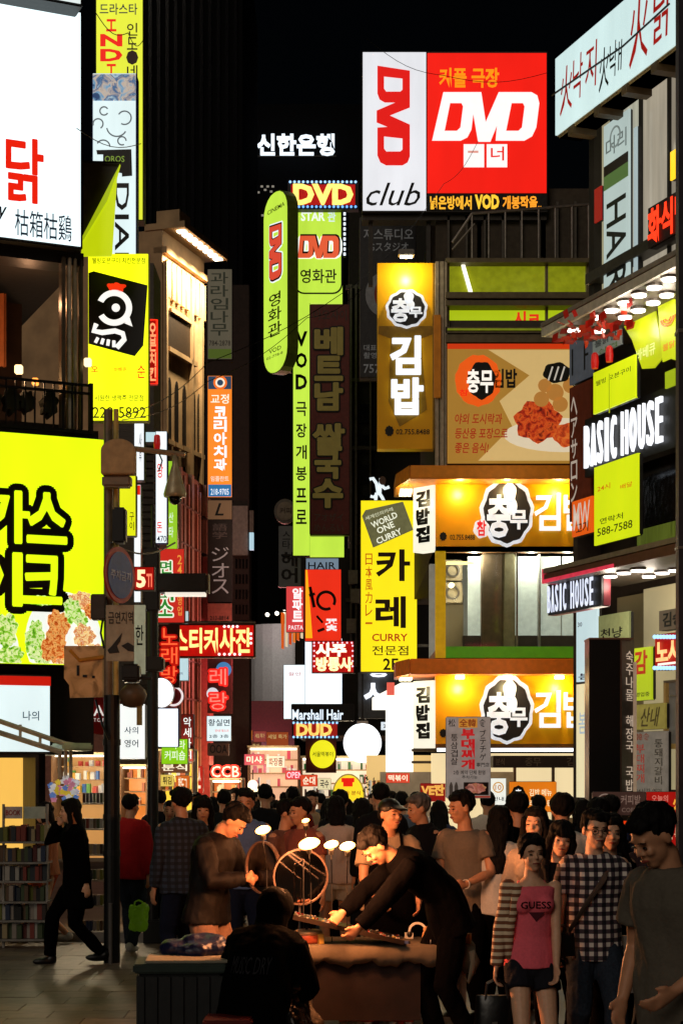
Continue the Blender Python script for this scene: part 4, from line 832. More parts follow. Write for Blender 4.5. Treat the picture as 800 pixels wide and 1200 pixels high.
s.disc('emblem', K, 607, 931, 8, 10, -.02, -.012, wav=.05); s.text('충', (603, 925, 611, 937), ink('#fff', 1) if 0 else ink('#ffffff', 1), d=-.024, ext=0)
s = sign('small white notice with a pale ring, left of the orange menu poster', KY-.05, 574, 912, 593, 944, lit('#f2f4ea', .95), [('안내', (577, 934, 590, 939), KB, {'ext': 0})], t=.03, lip=.5, off=-.2, cat='poster', name='notice_poster')
c = s.l(583.5, 923); MB().ring(c[0], c[1], 5*s.k, 6.4*s.k, -.018, -.012).build('ring', ink('#d8a050', .8), s.e); s.text('10', (580, 920, 587, 926), ink('#c07830', .8), ext=0)
# left corner of the shop: white panel, bottles, posters
b2 = S('corner_kiosk', 'brilliantly white lit kiosk at the corner left of the kimbap shop', 'kiosk', 27, 430, 812, 512, 985)
b2.poly('panel', lit('#f8f4e4', 1.5), [(436, 818), (470, 800), (484, 800), (484, 905), (452, 905), (452, 832), (436, 832)], .0, .1)
b2.box('panel', lit('#ffe8b8', 1.2), 484, 815, 512, 870, .2, .3); b2.box('red_panel', ink('#e86050', .9), 453, 800, 462, 815, -.02, 0)
b2.box('counter', mat('#b8a080', .6, em=.25), 446, 905, 512, 985, .1, .6); b2.box('shelf_back', lit('#f0c880', .8), 430, 885, 512, 930, .7, .8)
for i in range(16):
    x = 432+5*i; b2.box('hanging_goods', mat(['#e8e0d0', '#c84028', '#e8a040', '#f4e8e0', '#883018'][i % 5], .6, em=.45), x, 915, x+3.6, 935+random.randint(0, 14), .3, .36)
for i, (x0, x1) in enumerate(((484, 496), (498, 512))): b2.box('shelf', paint('#584838'), 482, 878+14*i, 512, 881+14*i, -.1, .2)
s = sign('maroon and gold poster with bold curly letters left of the held placard', 25.5, 492, 918, 522, 940, lit('#981410', .7), [('VE잔', (494, 920, 520, 932), ink('#f0b050', .9), {'bold': .05})], t=.04, lip=.4, cat='poster', name='poster')
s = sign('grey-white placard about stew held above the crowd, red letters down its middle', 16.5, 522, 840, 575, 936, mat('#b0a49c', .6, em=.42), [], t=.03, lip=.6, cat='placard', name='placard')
s.box('header', ink('#c88830', .7), 537, 842, 559, 853, -.02, -.012); s.text('松', (525, 843, 533, 852), K); s.text('全韓', (538, 843, 557, 852), ink('#8a1810', .4), d=-.024); s.text('食', (561, 843, 569, 852), K)
for i, ch in enumerate('부대찌개'): s.text(ch, (541, 855+11.9*i, 555, 865.5+11.9*i), ink('#b8141c', .8), bold=.05)
s.text('통삼겹살', (528, 860, 536, 897), ink('#302828', .1), mode='v'); s.text('ブテチゲ', (562, 855, 569, 892), ink('#30282c', .1), mode='v'); s.text('専門店', (558, 894, 573, 899), K, ext=0)
s.text('2층 예약 단체 환영', (531, 903, 568, 908), K, ext=0); s.text('주차가능', (541, 909, 559, 913), K, ext=0)
s.box('printed_stew_frame', ink('#2a1410', .1), 543, 917, 572, 932, -.018, -.012); s.disc('printed_stew', blend_print('printed_stew', ['#7a4038', '#c88878', '#a85848', '#c8a068'], 12, .5), 557, 924, 12, 6, -.02, -.018, wav=.08)
for x in (528, 534): s.poly('printed_bottle', ink('#5a5048', .3), [(x-2, 934), (x+2.4, 934), (x+2.4, 922), (x+1, 917), (x-.4, 917), (x-2, 922)], -.016, -.012)
s.box('red_foot', ink('#a83828', .6), 541, 933, 574, 935, -.018, -.012)
s.line('stick', paint('#8a6a40'), [(548, 934), (550, 985)], .012, .03)

# ================================================================ KIMBAP VERTICAL SIGN + DARK STUDIO SIGN
s = S('vertical_sign', 'tall gold kimbap banner sign lit by a small lamp at its top', 'sign', KY+.2, 442, 308, 508, 526)
s.box('board', mat('#e8ac0a', .35, bump=.03, var=.12, scale=2), 442, 308, 508, 526, 0, .22); s.box('edge', mat('#9a7410', .5), 506.5, 308.5, 508.6, 525.5, -.01, .2)
emblem(s, 476, 363, 24, 22)
sh = mat('#8a6408', .6)
s.poly('painted_band', mat('#9a7410', .4), [(444, 382), (506, 382), (508, 391), (495, 396), (456, 396), (443, 391)], -.006, 0)
s.poly('painted_stem', mat('#a07a0c', .4), [(458, 396), (492, 396), (500, 480), (468, 500), (455, 470)], -.006, 0)
wl = lit('#eef6ff', 1.15, False)
s.text('김', (459, 396, 491, 438), wl, bold=.035, d=-.05, ext=.02, copies=4, rad=.006); s.text('밥', (460, 445, 494, 485), wl, bold=.035, d=-.05, ext=.02, copies=4, rad=.006)
s.text('02.755.8488', (464, 503, 503, 509), K, bold=.01, ext=0, d=-.006); s.disc('small_mark', K, 456, 505, 5, 6, -.008, 0, wav=.1)
s.box('lamp_head', STEEL, 466, 300, 484, 307, -.35, -.2, bevel=.01); s.box('lamp_glow', lit('#fffbe0', 6, False), 468, 306.5, 482, 308, -.33, -.22); s.line('lamp_arm', STEEL, [(475, 302), (475, 306)], .02, -.1)
lx, lz = s.l(476, 322); plight(s.e, (lx, -.3, lz), 18, (1, .86, .5), .04); s.line('bracket', STEEL, [(508, 330), (524, 330)], .02, .1); s.line('bracket', STEEL, [(508, 500), (524, 500)], .02, .1)
s = sign('large unlit charcoal photo studio sign behind the gold banner sign', 30, 421, 254, 488, 443, paint('#27282c', .45), [('지스튜디오', (426, 268, 484, 281), mat('#8a8a88', .5, em=.2)), ('Gスタジオ', (432, 284, 478, 294), mat('#8a8a88', .5, em=.2)), ('대표', (426, 404, 441, 411), mat('#8a8a88', .5, em=.2)), ('촬영', (426, 413, 441, 420), mat('#8a8a88', .5, em=.2)), ('757', (426, 427, 445, 437), mat('#8a8a88', .5, em=.2))], paint('#4a4440'), .25, lip=1.2)
c = s.l(450, 345)
MB().disc(c[0], c[1], 22*s.k, 26*s.k, -.018, -.012).build('printed_ring', mat('#8a8f98', .4), s.e); MB().disc(c[0]+.05, c[1], 15*s.k, 20*s.k, -.022, -.018).build('printed_glow', mat('#8a3010', .4), s.e)
# ================================================================ RIGHT BUILDING (clothes shop and restaurant), receding to the left
RP = Pl(20, 665, -320)
def rsign(label, x0, y0, x1, y1, face, texts=(), **k): return sign(label, RP, x0, y0, x1, y1, face, texts, kl=RS, **k)
def RT(label, name, cat, x0, y0, x1, y1, off=0): return RS(name, label, cat, RP, x0, y0, x1, y1, off=off)
b = RT('right-hand building with glazed upper floor, lit canopies and clothes shop front', 'shop_building', 'building', 668, 130, 860, 990)
b.box('wall', mat('#2c211c', .7), 668, 390, 860, 1000, .35, 6); b.box('wall', mat('#2a2520', .8), 694, 60, 860, 385, 1.4, 6)
b.box('floor_slab', mat('#5c554c', .7), 690, 372, 860, 392, -.02, 1.4)
b.box('end_wall', mat('#2a2622', .7), 688, 135, 694, 380, .02, 6); b.box('end_wall', mat('#3a302a', .7), 667, 398, 672, 1000, .05, 6)
gl = mat('#6a6458', .12, .1, .02, spec=.8, em=.05)
for x0, x1, c in ((694, 706, '#8a8468'), (709, 739, '#9a9a8a'), (742, 772, '#908878'), (775, 800, '#7a7264'), (803, 860, '#7a7264')):
    b.box('glass_pane', mat(c, .15, .1, .02, spec=.8, em=1.3, var=.25, scale=2, stretch=(5, 1, .4), name='glowing_curtained_pane'), x0, 40, x1, 345, .12, .16)  # glow in the panes stands for the lit room behind them
for x in (692, 706, 739.5, 772.5, 800): b.box('mullion', mat('#16130f', .5), x, 40, x+1.8, 345, .09, .14)
b.box('sill_beam', mat('#4a443c', .5, .3), 690, 322, 860, 334, -.05, .3)
plight(b.e, (b.l(740, 0)[0], .8, 7.2), 14, (1, .85, .6), .3)
# banner behind the glass, lamp and posters
s = rsign('white upright banner with turned letters hanging behind the upper glazing', 708, 148, 738, 352, lit('#c4d8d4', .72), [], t=.04, off=.01, lip=.5, name='banner_sign', cat='banner')
s.box('photo_band', mat('#3c3028', .5, em=.1), 709, 196, 737, 208, -.02, -.012); s.box('green_band', ink('#5a7a40', .6), 709, 208, 737, 224, -.02, -.012)
s.text('HAIR', (712, 240, 734, 345), ink('#2a2c28', .1), mode='r'); s.text('머리', (711, 165, 735, 186), mat('#8a9a98', em=.4), ext=0)
c = s.l(722, 160); MB().ring(c[0], c[1], .1, .12, -.02, -.012).build('drawn_ring', mat('#9aa8a4', em=.45), s.e)
rsign('small red and blue lit strip beside the white upright banner', 697, 222, 705, 262, lit('#a81c14', .6, False), [], off=.02, lip=.4, t=.05)
rsign('thin pale light box strip in the glazing right of the banner', 743, 150, 747, 345, lit('#b8ccd0', .7, False), [], off=.02, lip=.3, t=.05)
rsign('small yellow-lit room lamp seen through the glazing at far right', 786, 178, 796, 212, lit('#ffcc20', 1.3, False), [], off=.03, lip=.4, t=.05, name='room_lamp', cat='lamp')
# fire chicken sign
s = rsign('long pale sign board with red and black brush characters, top right corner', 651, 68, 860, 160, lit('#cce6e6', 1.0), [], t=.3, off=.32, lip=1.2, case=paint('#a89a78'), name='board_sign')
R_ = mat('#b01812', .5, em=.7); B_ = K
def bt(t, f, m, sh=.1, **k):
    a = s.W; lettering(s.e, t, (f[0]*a, f[2]*a, s.H*f[1], s.H*f[3]), m, shear=sh, **k)
for t, f, m in (('火', (.035, .2, .115, .78), R_), ('낙', (.12, .25, .185, .8), R_), ('지', (.20, .25, .275, .8), R_), ('火', (.285, .12, .345, .62), B_), ('낙', (.35, .18, .395, .6), B_), ('ㅐ', (.40, .2, .425, .55), B_), ('火', (.465, .12, .57, .95), R_), ('닭', (.6, .18, .7, .9), R_), ('발', (.74, .18, .86, .9), R_)):
    bt(t, f, m, bold=.0)
for i in range(6): MB().box(.3+i*s.W/6, .42+i*s.W/6, .0, .3, -.1, -.0).build('bracket', paint('#5a4a30'), s.e); MB().box(.04, s.W, .02, .3, -.03, 0).build('under_tray', mat('#b89c60', .6), s.e)
for i in range(3): plight(s.e, (.6+1.1*i, -.45, -.2), 2.0, (1, .9, .7), .1)
s.line('cable', BLACK, [(652, 112), (735, 55), (790, 5)], .012, -.06)
s = rsign('red neon sign with Korean characters at the right edge of the upper floor', 760, 244, 812, 292, mat('#2a0804', .5), [('화식당', (762, 248, 808, 288), mat('#ff3818', em=1.7), {'bold': .03, 'd': -.03})], off=.35, t=.1, case=paint('#3a0e08'), lip=.5)
# upper canopy with downlights
def canopy(label, yl, yb, off, zlights, edge, x0=638, x1=845, neon=None):
    s = RT(label, 'canopy', 'canopy', x0, yl, x1, yb, off)
    MB().box(0, s.W, 0, off, 0, s.H).build('slab', mat('#5c5248', .5, .2), s.e); MB().box(0, s.W, -.04, 0, 0, s.H*.62).build('edge_trim', edge, s.e); MB().box(0, s.W, -.05, .03, s.H*.68, s.H).build('edge_cap', mat('#8a8074', .5, .2), s.e)
    if neon: MB().box(-.01, s.W*.45, -.05, -.04, -.0, .04).build('neon_trim', neon, s.e); MB().box(-.03, -.01, -.05, .5, 0, s.H).build('neon_trim', neon, s.e)
    z = s.o.z
    for i, (x, y) in enumerate(zlights):
        Y = (z-ZC)*F/(900-y); p = P(x, y, Y)-s.o; lx, ly = p.dot(s.u), -p.dot(s.n)
        if ly < .05: ly = .08
        lathe(MB(), (lx, ly, 0), [(.068, -.035), (.068, -.005)], 16).build('downlight', lit('#fff4e8', 5, False), s.e)
        lathe(MB(), (lx, ly, 0), [(.085, -.02), (.085, -.0)], 16).build('lamp_ring', STEEL, s.e)
        if i % 3 == 0: plight(s.e, (lx, ly, -.12), 5, (1, .86, .7), .08, name='downlight')
    return s
canopy('broad steel canopy studded with bright round downlights under its soffit', 379, 395, 1.0,
       [(784,324),(766,334),(749,343),(732,352),(716,361),(700,369),(781,343),(765,352),(748,361),(732,369),(701,385),(672,384)], mat('#c8c4b8', .5, .1))
canopy('lower pink-edged canopy with oval downlights over the shop entrance', 667, 684, .9,
       [(715,673),(731,669),(747,666),(760,673),(776,669),(791,666)], mat('#6a4038', .5, .2), x0=641, neon=mat('#e03850', .5, em=.8))
# red leaf garland under the canopy
s = RT('cluster of red autumn leaf decorations under the upper canopy', 'leaf_garland', 'decoration', 668, 375, 730, 400, .95)
random.seed(11)
for i in range(70):
    x = random.uniform(668, 728); y = 398-(x-668)*.38+random.uniform(-14, 8); c = s.l(x, y); t = random.uniform(0, 6.28); L_ = random.uniform(.14, .26); d = random.uniform(-.3, .3)
    ca, sa = math.cos(t), math.sin(t)*.45
    MB().add([(c[0], d, c[1]), (c[0]+L_*ca*.5-.03*sa, d-.03, c[1]+L_*sa*.5+.022), (c[0]+L_*ca, d, c[1]+L_*sa), (c[0]+L_*ca*.5+.03*sa, d+.03, c[1]+L_*sa*.5-.022)], [(0, 1, 2, 3)]).build('leaf', mat(random.choice(['#c01808', '#d82c18', '#a01408', '#e04020']), .5, em=.28), s.e)
# hanging banners between the floors
YB = lit('#dcee14', .85)
rsign('small white unlit board of faint print under the downlights', 695, 386, 728, 419, mat('#a0aaa0', .6, em=.3), [('메뉴 안내', (700, 389, 724, 396), K, {'ext': 0}), ('불닭발', (698, 400, 724, 408), K, {'ext': 0}), ('삼겹', (702, 410, 724, 416), ink('#5a7a30', .3), {'ext': 0})], t=.03, off=.4, lip=.4, cat='board')  # glow put into the face of the unlit board
s = RT('yellow-green cloth banner tilted beneath the downlights', 'banner', 'banner', 727, 375, 775, 430, .42)
s.poly('cloth', lit('#c4d414', .68), [(727, 376), (736, 366), (750, 362), (767, 361), (771, 383), (776, 419), (766, 431), (752, 432), (740, 398)], 0, .015)
s.text('바베큐', (746, 410, 768, 424), ink('#e8f4a0', .8), d=-.006, ext=0)
s = RT('second yellow banner with orange print, overlapping the tilted one at right', 'banner', 'banner', 768, 350, 800, 420, .48)
s.poly('cloth', lit('#cede14', .72), [(770, 354), (782, 349), (794, 351), (795, 423), (785, 420), (776, 424), (773, 392)], 0, .015)
c = s.l(783, 372)
for r in (.04, .085, .12): MB().ring(c[0], c[1], r, r+.02, -.012, -.004, 20, 180, 360, .6).build('printed_arc', ink('#e07820', .8), s.e)
s.text('불닭', (777, 404, 791, 412), ink('#e07820', .8), d=-.006, ext=0)
s = rsign('plain yellow panel with a fold down its middle, above the white lettering', 696, 437, 745, 486, YB, [('웰빙 오븐구이', (699, 447, 740, 453), ink('#606010', .4), {'ext': 0})], t=.06, off=.45, lip=.3)
s.box('fold', ink('#b8c810', .7), 714.5, 438, 715.5, 484, -.016, -.012)
for x in (699, 716): lathe(MB(), (s.l(x, 0)[0]+.05, -.05, s.H+.02), [(.035, 0), (.042, .07), (.035, .15), (.02, .17)], 12).build('red_lantern', mat('#c81c14', .4, em=.7), s.e)
s = rsign('yellow oven-chicken panel hanging below the white lettering, dark print at its foot', 697, 548, 748, 640, YB, [('24시', (701, 570, 716, 577), ink('#e07010', .7), {'ext': 0}), ('배달', (728, 568, 742, 574), ink('#e07010', .7), {'ext': 0}), ('연락처', (704, 608, 731, 615), ink('#505808', .4), {'ext': 0}), ('588-7588', (701, 620, 742, 629), ink('#404808', .3), {'ext': 0})], t=.06, off=.5, lip=.3)
rsign('tiny yellow-green notice at the right edge above the white lettering', 780, 436, 792, 456, lit('#b0c81c', .6), [], t=.03, off=.4, lip=.3, name='notice', cat='notice')
# BASIC HOUSE
s = rsign('black shop board carrying big white condensed letters reading BASIC HOUSE', 686, 492, 795, 560, mat('#100e10', .5), [], t=.15, off=.3, lip=.2, case=DARK, name='board_sign')
wl = lit('#f4f8ff', 1.4, False)
for t, a0, a1 in (('BASIC', 688, 727), ('HOUSE', 731, 782)):
    n = len(t); q0, q1 = s.l(a0, 900)[0], s.l(a1, 900)[0]; st = (q1-q0)/n
    for i, ch in enumerate(t):
        w = st*.64 if ch != 'I' else st*.3; cx = q0+st*(i+.5)
        lettering(s.e, ch, (cx-w/2, cx+w/2, s.H*.14, s.H*.86), wl, bold=.0, d=-.06, ext=.03)
s.text('clothing', (712, 552, 738, 558), ink('#c8d4e0', .8), shear=.3, ext=0, bold=.02, d=-.02)
s = rsign('smaller black projecting board lettered BASIC HOUSE below the pink-edged canopy', 643, 685, 706, 722, mat('#0e0c10', .5), [], t=.1, off=.75, lip=.3, case=mat('#801828', .5, em=.2), name='board_sign')
for t, a0, a1 in (('BASIC', 644, 667), ('HOUSE', 671, 699)):
    n = len(t); q0, q1 = s.l(a0, 900)[0], s.l(a1, 900)[0]; st = (q1-q0)/n
    for i, ch in enumerate(t):
        w = st*.64 if ch != 'I' else st*.3; cx = q0+st*(i+.5)
        lettering(s.e, ch, (cx-w/2, cx+w/2, s.H*.08, s.H*.92), lit('#dce4f8', 1.15, False), bold=.0, d=-.04, ext=.01)
# facade column left end
s = rsign('brown sign column with white vertical katakana at the end of the right building', 668, 455, 694, 612, paint('#7a3018'), [('ヘアサロン', (670, 465, 677, 590), ink('#c8b8a8', .6), {'mode': 'v'})], t=.1, off=.15, lip=.3)
rsign('grey-blue print panel at the top of the brown sign column', 668, 399, 695, 452, mat('#707884', .6, em=.2), [('ㅣㅏ', (671, 410, 690, 440), K)], t=.1, off=.15, lip=.3)
s = rsign('small orange flame-lit sign with dark figures at the end of the gold fascia', 671, 588, 695, 630, lit('#e85c10', .85), [('MW', (673, 592, 692, 622), mat('#d8c8b8', em=.8), {'ext': 0}), ('고기', (676, 614, 690, 626), K, {})], t=.1, off=.25, lip=.3)
# dark glazing with green glow
b.box('dark_glass', mat('#1c1a14', .1, spec=.9), 748, 470, 795, 640, .0, .3); b.box('green_lit_glass', mat('#7a8a30', .2, em=.35, var=.5, scale=5, stretch=(5, 1, .4)), 748, 622, 800, 662, -.02, .02)
# lower floor
b.box('beige_wall', mat('#d8c898', .6, em=.42, var=.2, scale=2), 735, 690, 860, 925, .2, .34); b.box('beige_wall', mat('#a08e62', .6, em=.12, var=.3, scale=3), 700, 700, 735, 925, .25, .34)  # interior light put into the beige as glow, weaker on the left part
plight(b.e, (b.l(760, 0)[0], -.6, b.l(740, 735)[1]), 12, (1, .9, .7), .2)
s = rsign('pale blue-white lit glass panel at the entrance left of the tall black box', 676, 715, 701, 800, lit('#c4dce0', .95), [('30', (678, 730, 683, 735), KB, {'ext': 0}), ('봄', (679, 790, 697, 797), KB, {})], t=.05, off=.2, lip=.4)
rsign('cream lit panel lower down at the entrance beside the tall black box', 676, 802, 701, 935, lit('#f0e2b4', .85), [('봄날', (679, 835, 698, 860), mat('#b8c8d0', em=.8), {})], t=.05, off=.2, lip=.4)
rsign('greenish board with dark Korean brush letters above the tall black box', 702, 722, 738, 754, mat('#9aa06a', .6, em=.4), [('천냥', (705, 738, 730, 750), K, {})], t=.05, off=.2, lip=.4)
rsign('yellow-green lit upright sign with a large red-brown character', 743, 760, 764, 822, lit('#b8cc20', .75), [('감', (745, 764, 759, 790), ink('#b83018', .7), {'bold': .03}), ('영업중', (746, 812, 762, 817), K, {'ext': 0})], t=.05, off=.2, lip=.4)
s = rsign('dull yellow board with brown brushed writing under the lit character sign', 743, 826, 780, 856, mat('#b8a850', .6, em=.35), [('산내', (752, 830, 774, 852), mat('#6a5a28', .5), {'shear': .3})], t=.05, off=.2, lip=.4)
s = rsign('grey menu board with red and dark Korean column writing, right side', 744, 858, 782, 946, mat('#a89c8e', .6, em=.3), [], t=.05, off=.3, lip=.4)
s.text('부대찌개', (746, 872, 756, 918), ink('#a02018', .6), mode='v'); s.text('통돼지갈비', (768, 866, 777, 920), ink('#302824', .1), mode='v'); s.text('韓食', (746, 860, 762, 868), ink('#80301c', .5)); s.text('24시간 영업', (746, 924, 776, 930), K, ext=0)
s = RT('wood-framed shop window at the right edge', 'framed_window', 'window', 781, 800, 830, 878, .15)
s.box('glass', mat('#8a8478', .2, em=.2, var=.4), 782, 801, 830, 876, 0, .05); s.box('frame', mat('#b8904a', .5, em=.2), 781, 800, 783.5, 878, -.04, .06); s.box('frame', mat('#b8904a', .5, em=.2), 781, 872, 830, 878, -.04, .06); s.box('frame', mat('#5a4a38', .5), 781, 798, 830, 801, -.04, .06); s.box('curtain_rail', STEEL, 785, 815, 828, 817, -.02, .0)
rsign('brown board with black Korean characters jutting at the right edge', 773, 716, 812, 740, mat('#8c7a62', .6, em=.25), [('김승', (778, 719, 800, 735), K, {'bold': .03})], t=.1, off=.6, lip=.4, case=paint('#2a2018'))
s = rsign('red and orange LED sign with blue-white bulb border at the right edge', 768, 744, 818, 786, mat('#a80c08', .4, em=.9, sample=True), [('노사', (772, 752, 800, 778), mat('#ffb878', em=1.6), {'bold': .04, 'd': -.03})], t=.15, off=.7, case=paint('#142050'), lip=1)
s.bulbs(ink('#a0d0ff', 1.5), [(770+3.6*i, 746.5+0*i) for i in range(13)], .022); s.bulbs(ink('#a0d0ff', 1.5), [(770+3.6*i, 783) for i in range(13)], .022)
s.text('ㅡ', (774, 778, 812, 780), ink('#fff0e0', 1.2), d=-.03, ext=0)
# free-standing signs in front of the building
s = S('sign_tower', 'tall black box sign standing in front of the entrance, its brown side lettered vertically', 'sign', 16.5, 690, 749, 727, 932)
s.box('box', mat('#060606', .35, bump=.02), 690, 749, 727, 990, 0, .3); s.box('edge', mat('#5a4438', .4, .3), 726.4, 749, 728, 990, -.01, .3); s.box('top_trim', mat('#6a5040', .4), 690, 747.5, 742, 749.5, -.01, .34)
q = S('lettered_panel', 'brown lettered board joined to the right side of the tall black box', 'sign', Pl(16.52, 728, 1500), 728, 749, 743, 985)
q.box('board', mat('#3c2a22', .5), 728, 749, 743, 985, 0, .1); q.box('pale_edge', mat('#c8a888', .6, em=.4), 741.5, 775, 743.5, 935, -.02, .1)
q.text('숙주나물 해장국 국밥', (732, 762, 740, 928), ink('#d8c0a8', .6), mode='v', bold=.0)
s = sign('brown banner with round emblem on the barrier at the foot of the black box sign', 15.6, 694, 928, 757, 956, mat('#6c4a40', .6, em=.2), [('커피밭', (727, 932, 750, 943), mat('#a88878', em=.4), {}), ('COFFEE', (728, 947, 752, 952), mat('#a88878', em=.3), {'ext': 0})], t=.06, lip=.4, cat='banner', name='banner')
c = s.l(709, 941); MB().ring(c[0], c[1], 9.5*s.k, 10.7*s.k, -.018, -.012).build('emblem_ring', mat('#c0a898', em=.4), s.e)
for i in range(5): s.disc('emblem_dot', mat('#c0a898', em=.4), 709+5*math.cos(i*1.256), 941+4*math.sin(i*1.256), 2, 2, -.018, -.012, n=10)
s.box('leg', STEEL, 700, 956, 702, 1080, .0, .05); s.box('leg', STEEL, 750, 956, 752, 1080, .0, .05)
s = sign('bright red banner with yellow and white brush characters at the right edge', 15, 757, 928, 830, 992, mat('#c8140c', .6, em=.5), [('火', (788, 934, 800, 950), ink('#f0a838', 1), {'bold': .03}), ('lunch', (784, 957, 800, 965), ink('#f0c8a0', .9), {'ext': 0}), ('오늘의', (763, 932, 782, 940), ink('#e88878', .7), {'ext': 0}), ('점심특선', (765, 970, 812, 984), ink('#f0c8a0', .8), {})], t=.06, lip=.4, cat='banner', name='banner')
s.box('red_table', mat('#b01814', .6, em=.25), 780, 992, 830, 1020, .0, .3)
s = sign('small orange glowing sign with white character between the plaid shirt and grey shirt', 15.8, 721, 962, 741, 992, lit('#f03c0c', 1.0), [('개', (723, 966, 739, 988), mat('#ffe8a0', em=1.4), {'bold': .05})], t=.08, lip=.4)
s = S('downpipe', 'dark square downpipe running the full height at the right edge', 'pipe', 13, 796, -60, 812, 1400)
s.box('pipe', mat('#2c2c34', .5, .3), 795, -60, 812, 1190, 0, .12); s.box('clip', STEEL, 794, 385, 812, 389, -.01, .13); s.box('clip', STEEL, 794, 640, 812, 643, -.01, .13)

# ================================================================ OVERHEAD CABLES
def cable(label, pts, Ys, r=.011):
    ctrl = [P(x, y, Y) for (x, y), Y in zip(pts, Ys)]; out = []
    for i in range(len(ctrl)-1):
        for k in range(8): t = k/8; p = ctrl[i].lerp(ctrl[i+1], t); p.z -= .12*math.sin(math.pi*t); out.append(p)
    out.append(ctrl[-1]); o = MB().tube(out, r, 6).build('overhead_cable', BLACK); tag(o, label, 'cable')
cable('black overhead cable rising from the egg banner across the floodlit facade', [(143, 488), (243, 425), (420, 330)], (18.2, 26, 30), .006)
cable('second thinner cable just below the first across the floodlit facade', [(143, 492), (243, 447), (360, 372), (424, 338)], (18.2, 24, 27, 29), .005)
cable('black cable crossing the white part of the top left signs', [(90, 150), (165, 168)], (19, 22), .005)
cable('thin cable crossing the yellow I N D I sign', [(112, 14), (150, 38), (168, 46)], (19, 21, 22), .005)
cable('thin black cable crossing the red billboard corner', [(430, 45), (520, 88), (640, 85)], (24, 25, 26), .004)
cable('thin cable hanging from the billboard down to the side street', [(560, 165), (520, 215), (415, 335)], (26, 26, 26), .004)
cable('horizontal wire run between the two poles', [(130, 636), (205, 636)], (17, 19), .01)
# ================================================================ PEOPLE
def skinmat(name, c):
    m = mat(c, .5, bump=.05, scale=40, var=.1); m.node_tree.nodes['Principled BSDF'].inputs['Subsurface Weight'].default_value = .08; return m
SK = skinmat('skin', '#c08a68'); SKL = skinmat('skin_light', '#d8a888'); HAIR = mat('#0c0908', .75, spec=.15, bump=.6, scale=60, var=.4, stretch=(1, 1, .15)); GREYH = mat('#5a5450', .5, bump=.6, scale=60, stretch=(1, 1, .15))
EYE = mat('#14100e', .2); LIP = mat('#8a3c34', .4)
def cloth(c, rough=.9, **k): return mat(c, rough, bump=.2, scale=k.pop('scale', 60), var=k.pop('var', .1), spec=.15, **k)
def pattern(name, kind, a, b, c=None):
    m = bpy.data.materials.new(name); m.use_nodes = True; nt = m.node_tree; bs = nt.nodes['Principled BSDF']; bs.inputs['Roughness'].default_value = .85
    tc = nt.nodes.new('ShaderNodeTexCoord'); sp = nt.nodes.new('ShaderNodeSeparateXYZ'); nt.links.new(tc.outputs['Object'], sp.inputs[0])
    def band(axis, freq, duty):
        q = nt.nodes.new('ShaderNodeMath'); q.operation = 'MULTIPLY'; q.inputs[1].default_value = freq; nt.links.new(sp.outputs[axis], q.inputs[0])
        f = nt.nodes.new('ShaderNodeMath'); f.operation = 'FRACT'; nt.links.new(q.outputs[0], f.inputs[0])
        g = nt.nodes.new('ShaderNodeMath'); g.operation = 'LESS_THAN'; g.inputs[1].default_value = duty; nt.links.new(f.outputs[0], g.inputs[0]); return g
    z = band('Z', 18 if kind == 'plaid' else 22, .5)
    mx = nt.nodes.new('ShaderNodeMix'); mx.data_type = 'RGBA'; mx.inputs[6].default_value = lin(a)+[1]; mx.inputs[7].default_value = lin(b)+[1]
    if kind == 'plaid':
        x = band('X', 18, .5); s = nt.nodes.new('ShaderNodeMath'); s.operation = 'ADD'; nt.links.new(x.outputs[0], s.inputs[0]); nt.links.new(z.outputs[0], s.inputs[1])
        h = nt.nodes.new('ShaderNodeMath'); h.operation = 'MULTIPLY'; h.inputs[1].default_value = .5; nt.links.new(s.outputs[0], h.inputs[0])
        r = nt.nodes.new('ShaderNodeValToRGB'); r.color_ramp.interpolation = 'CONSTANT'; e = r.color_ramp.elements
        e[0].color = lin(a)+[1]; e[1].position = .4; e[1].color = lin(c)+[1]; n = e.new(.8); n.color = lin(b)+[1]
        nt.links.new(h.outputs[0], r.inputs[0]); nt.links.new(r.outputs[0], bs.inputs['Base Color'])
    else:
        nt.links.new(z.outputs[0], mx.inputs[0]); nt.links.new(mx.outputs[2], bs.inputs['Base Color'])
    return m
PEND = []
V = Vector
def lerp(a, b, t): return a+(b-a)*t
def ik(S_, T, l1, l2, hint):
    d = T-S_; D = min(d.length, (l1+l2)*.999); dn = d.normalized(); a = (l1*l1-l2*l2+D*D)/(2*D); h = math.sqrt(max(l1*l1-a*a, 0))
    hv = hint-dn*hint.dot(dn); hv = hv.normalized() if hv.length > 1e-4 else dn.orthogonal()
    return S_+dn*a+hv*h, S_+dn*D
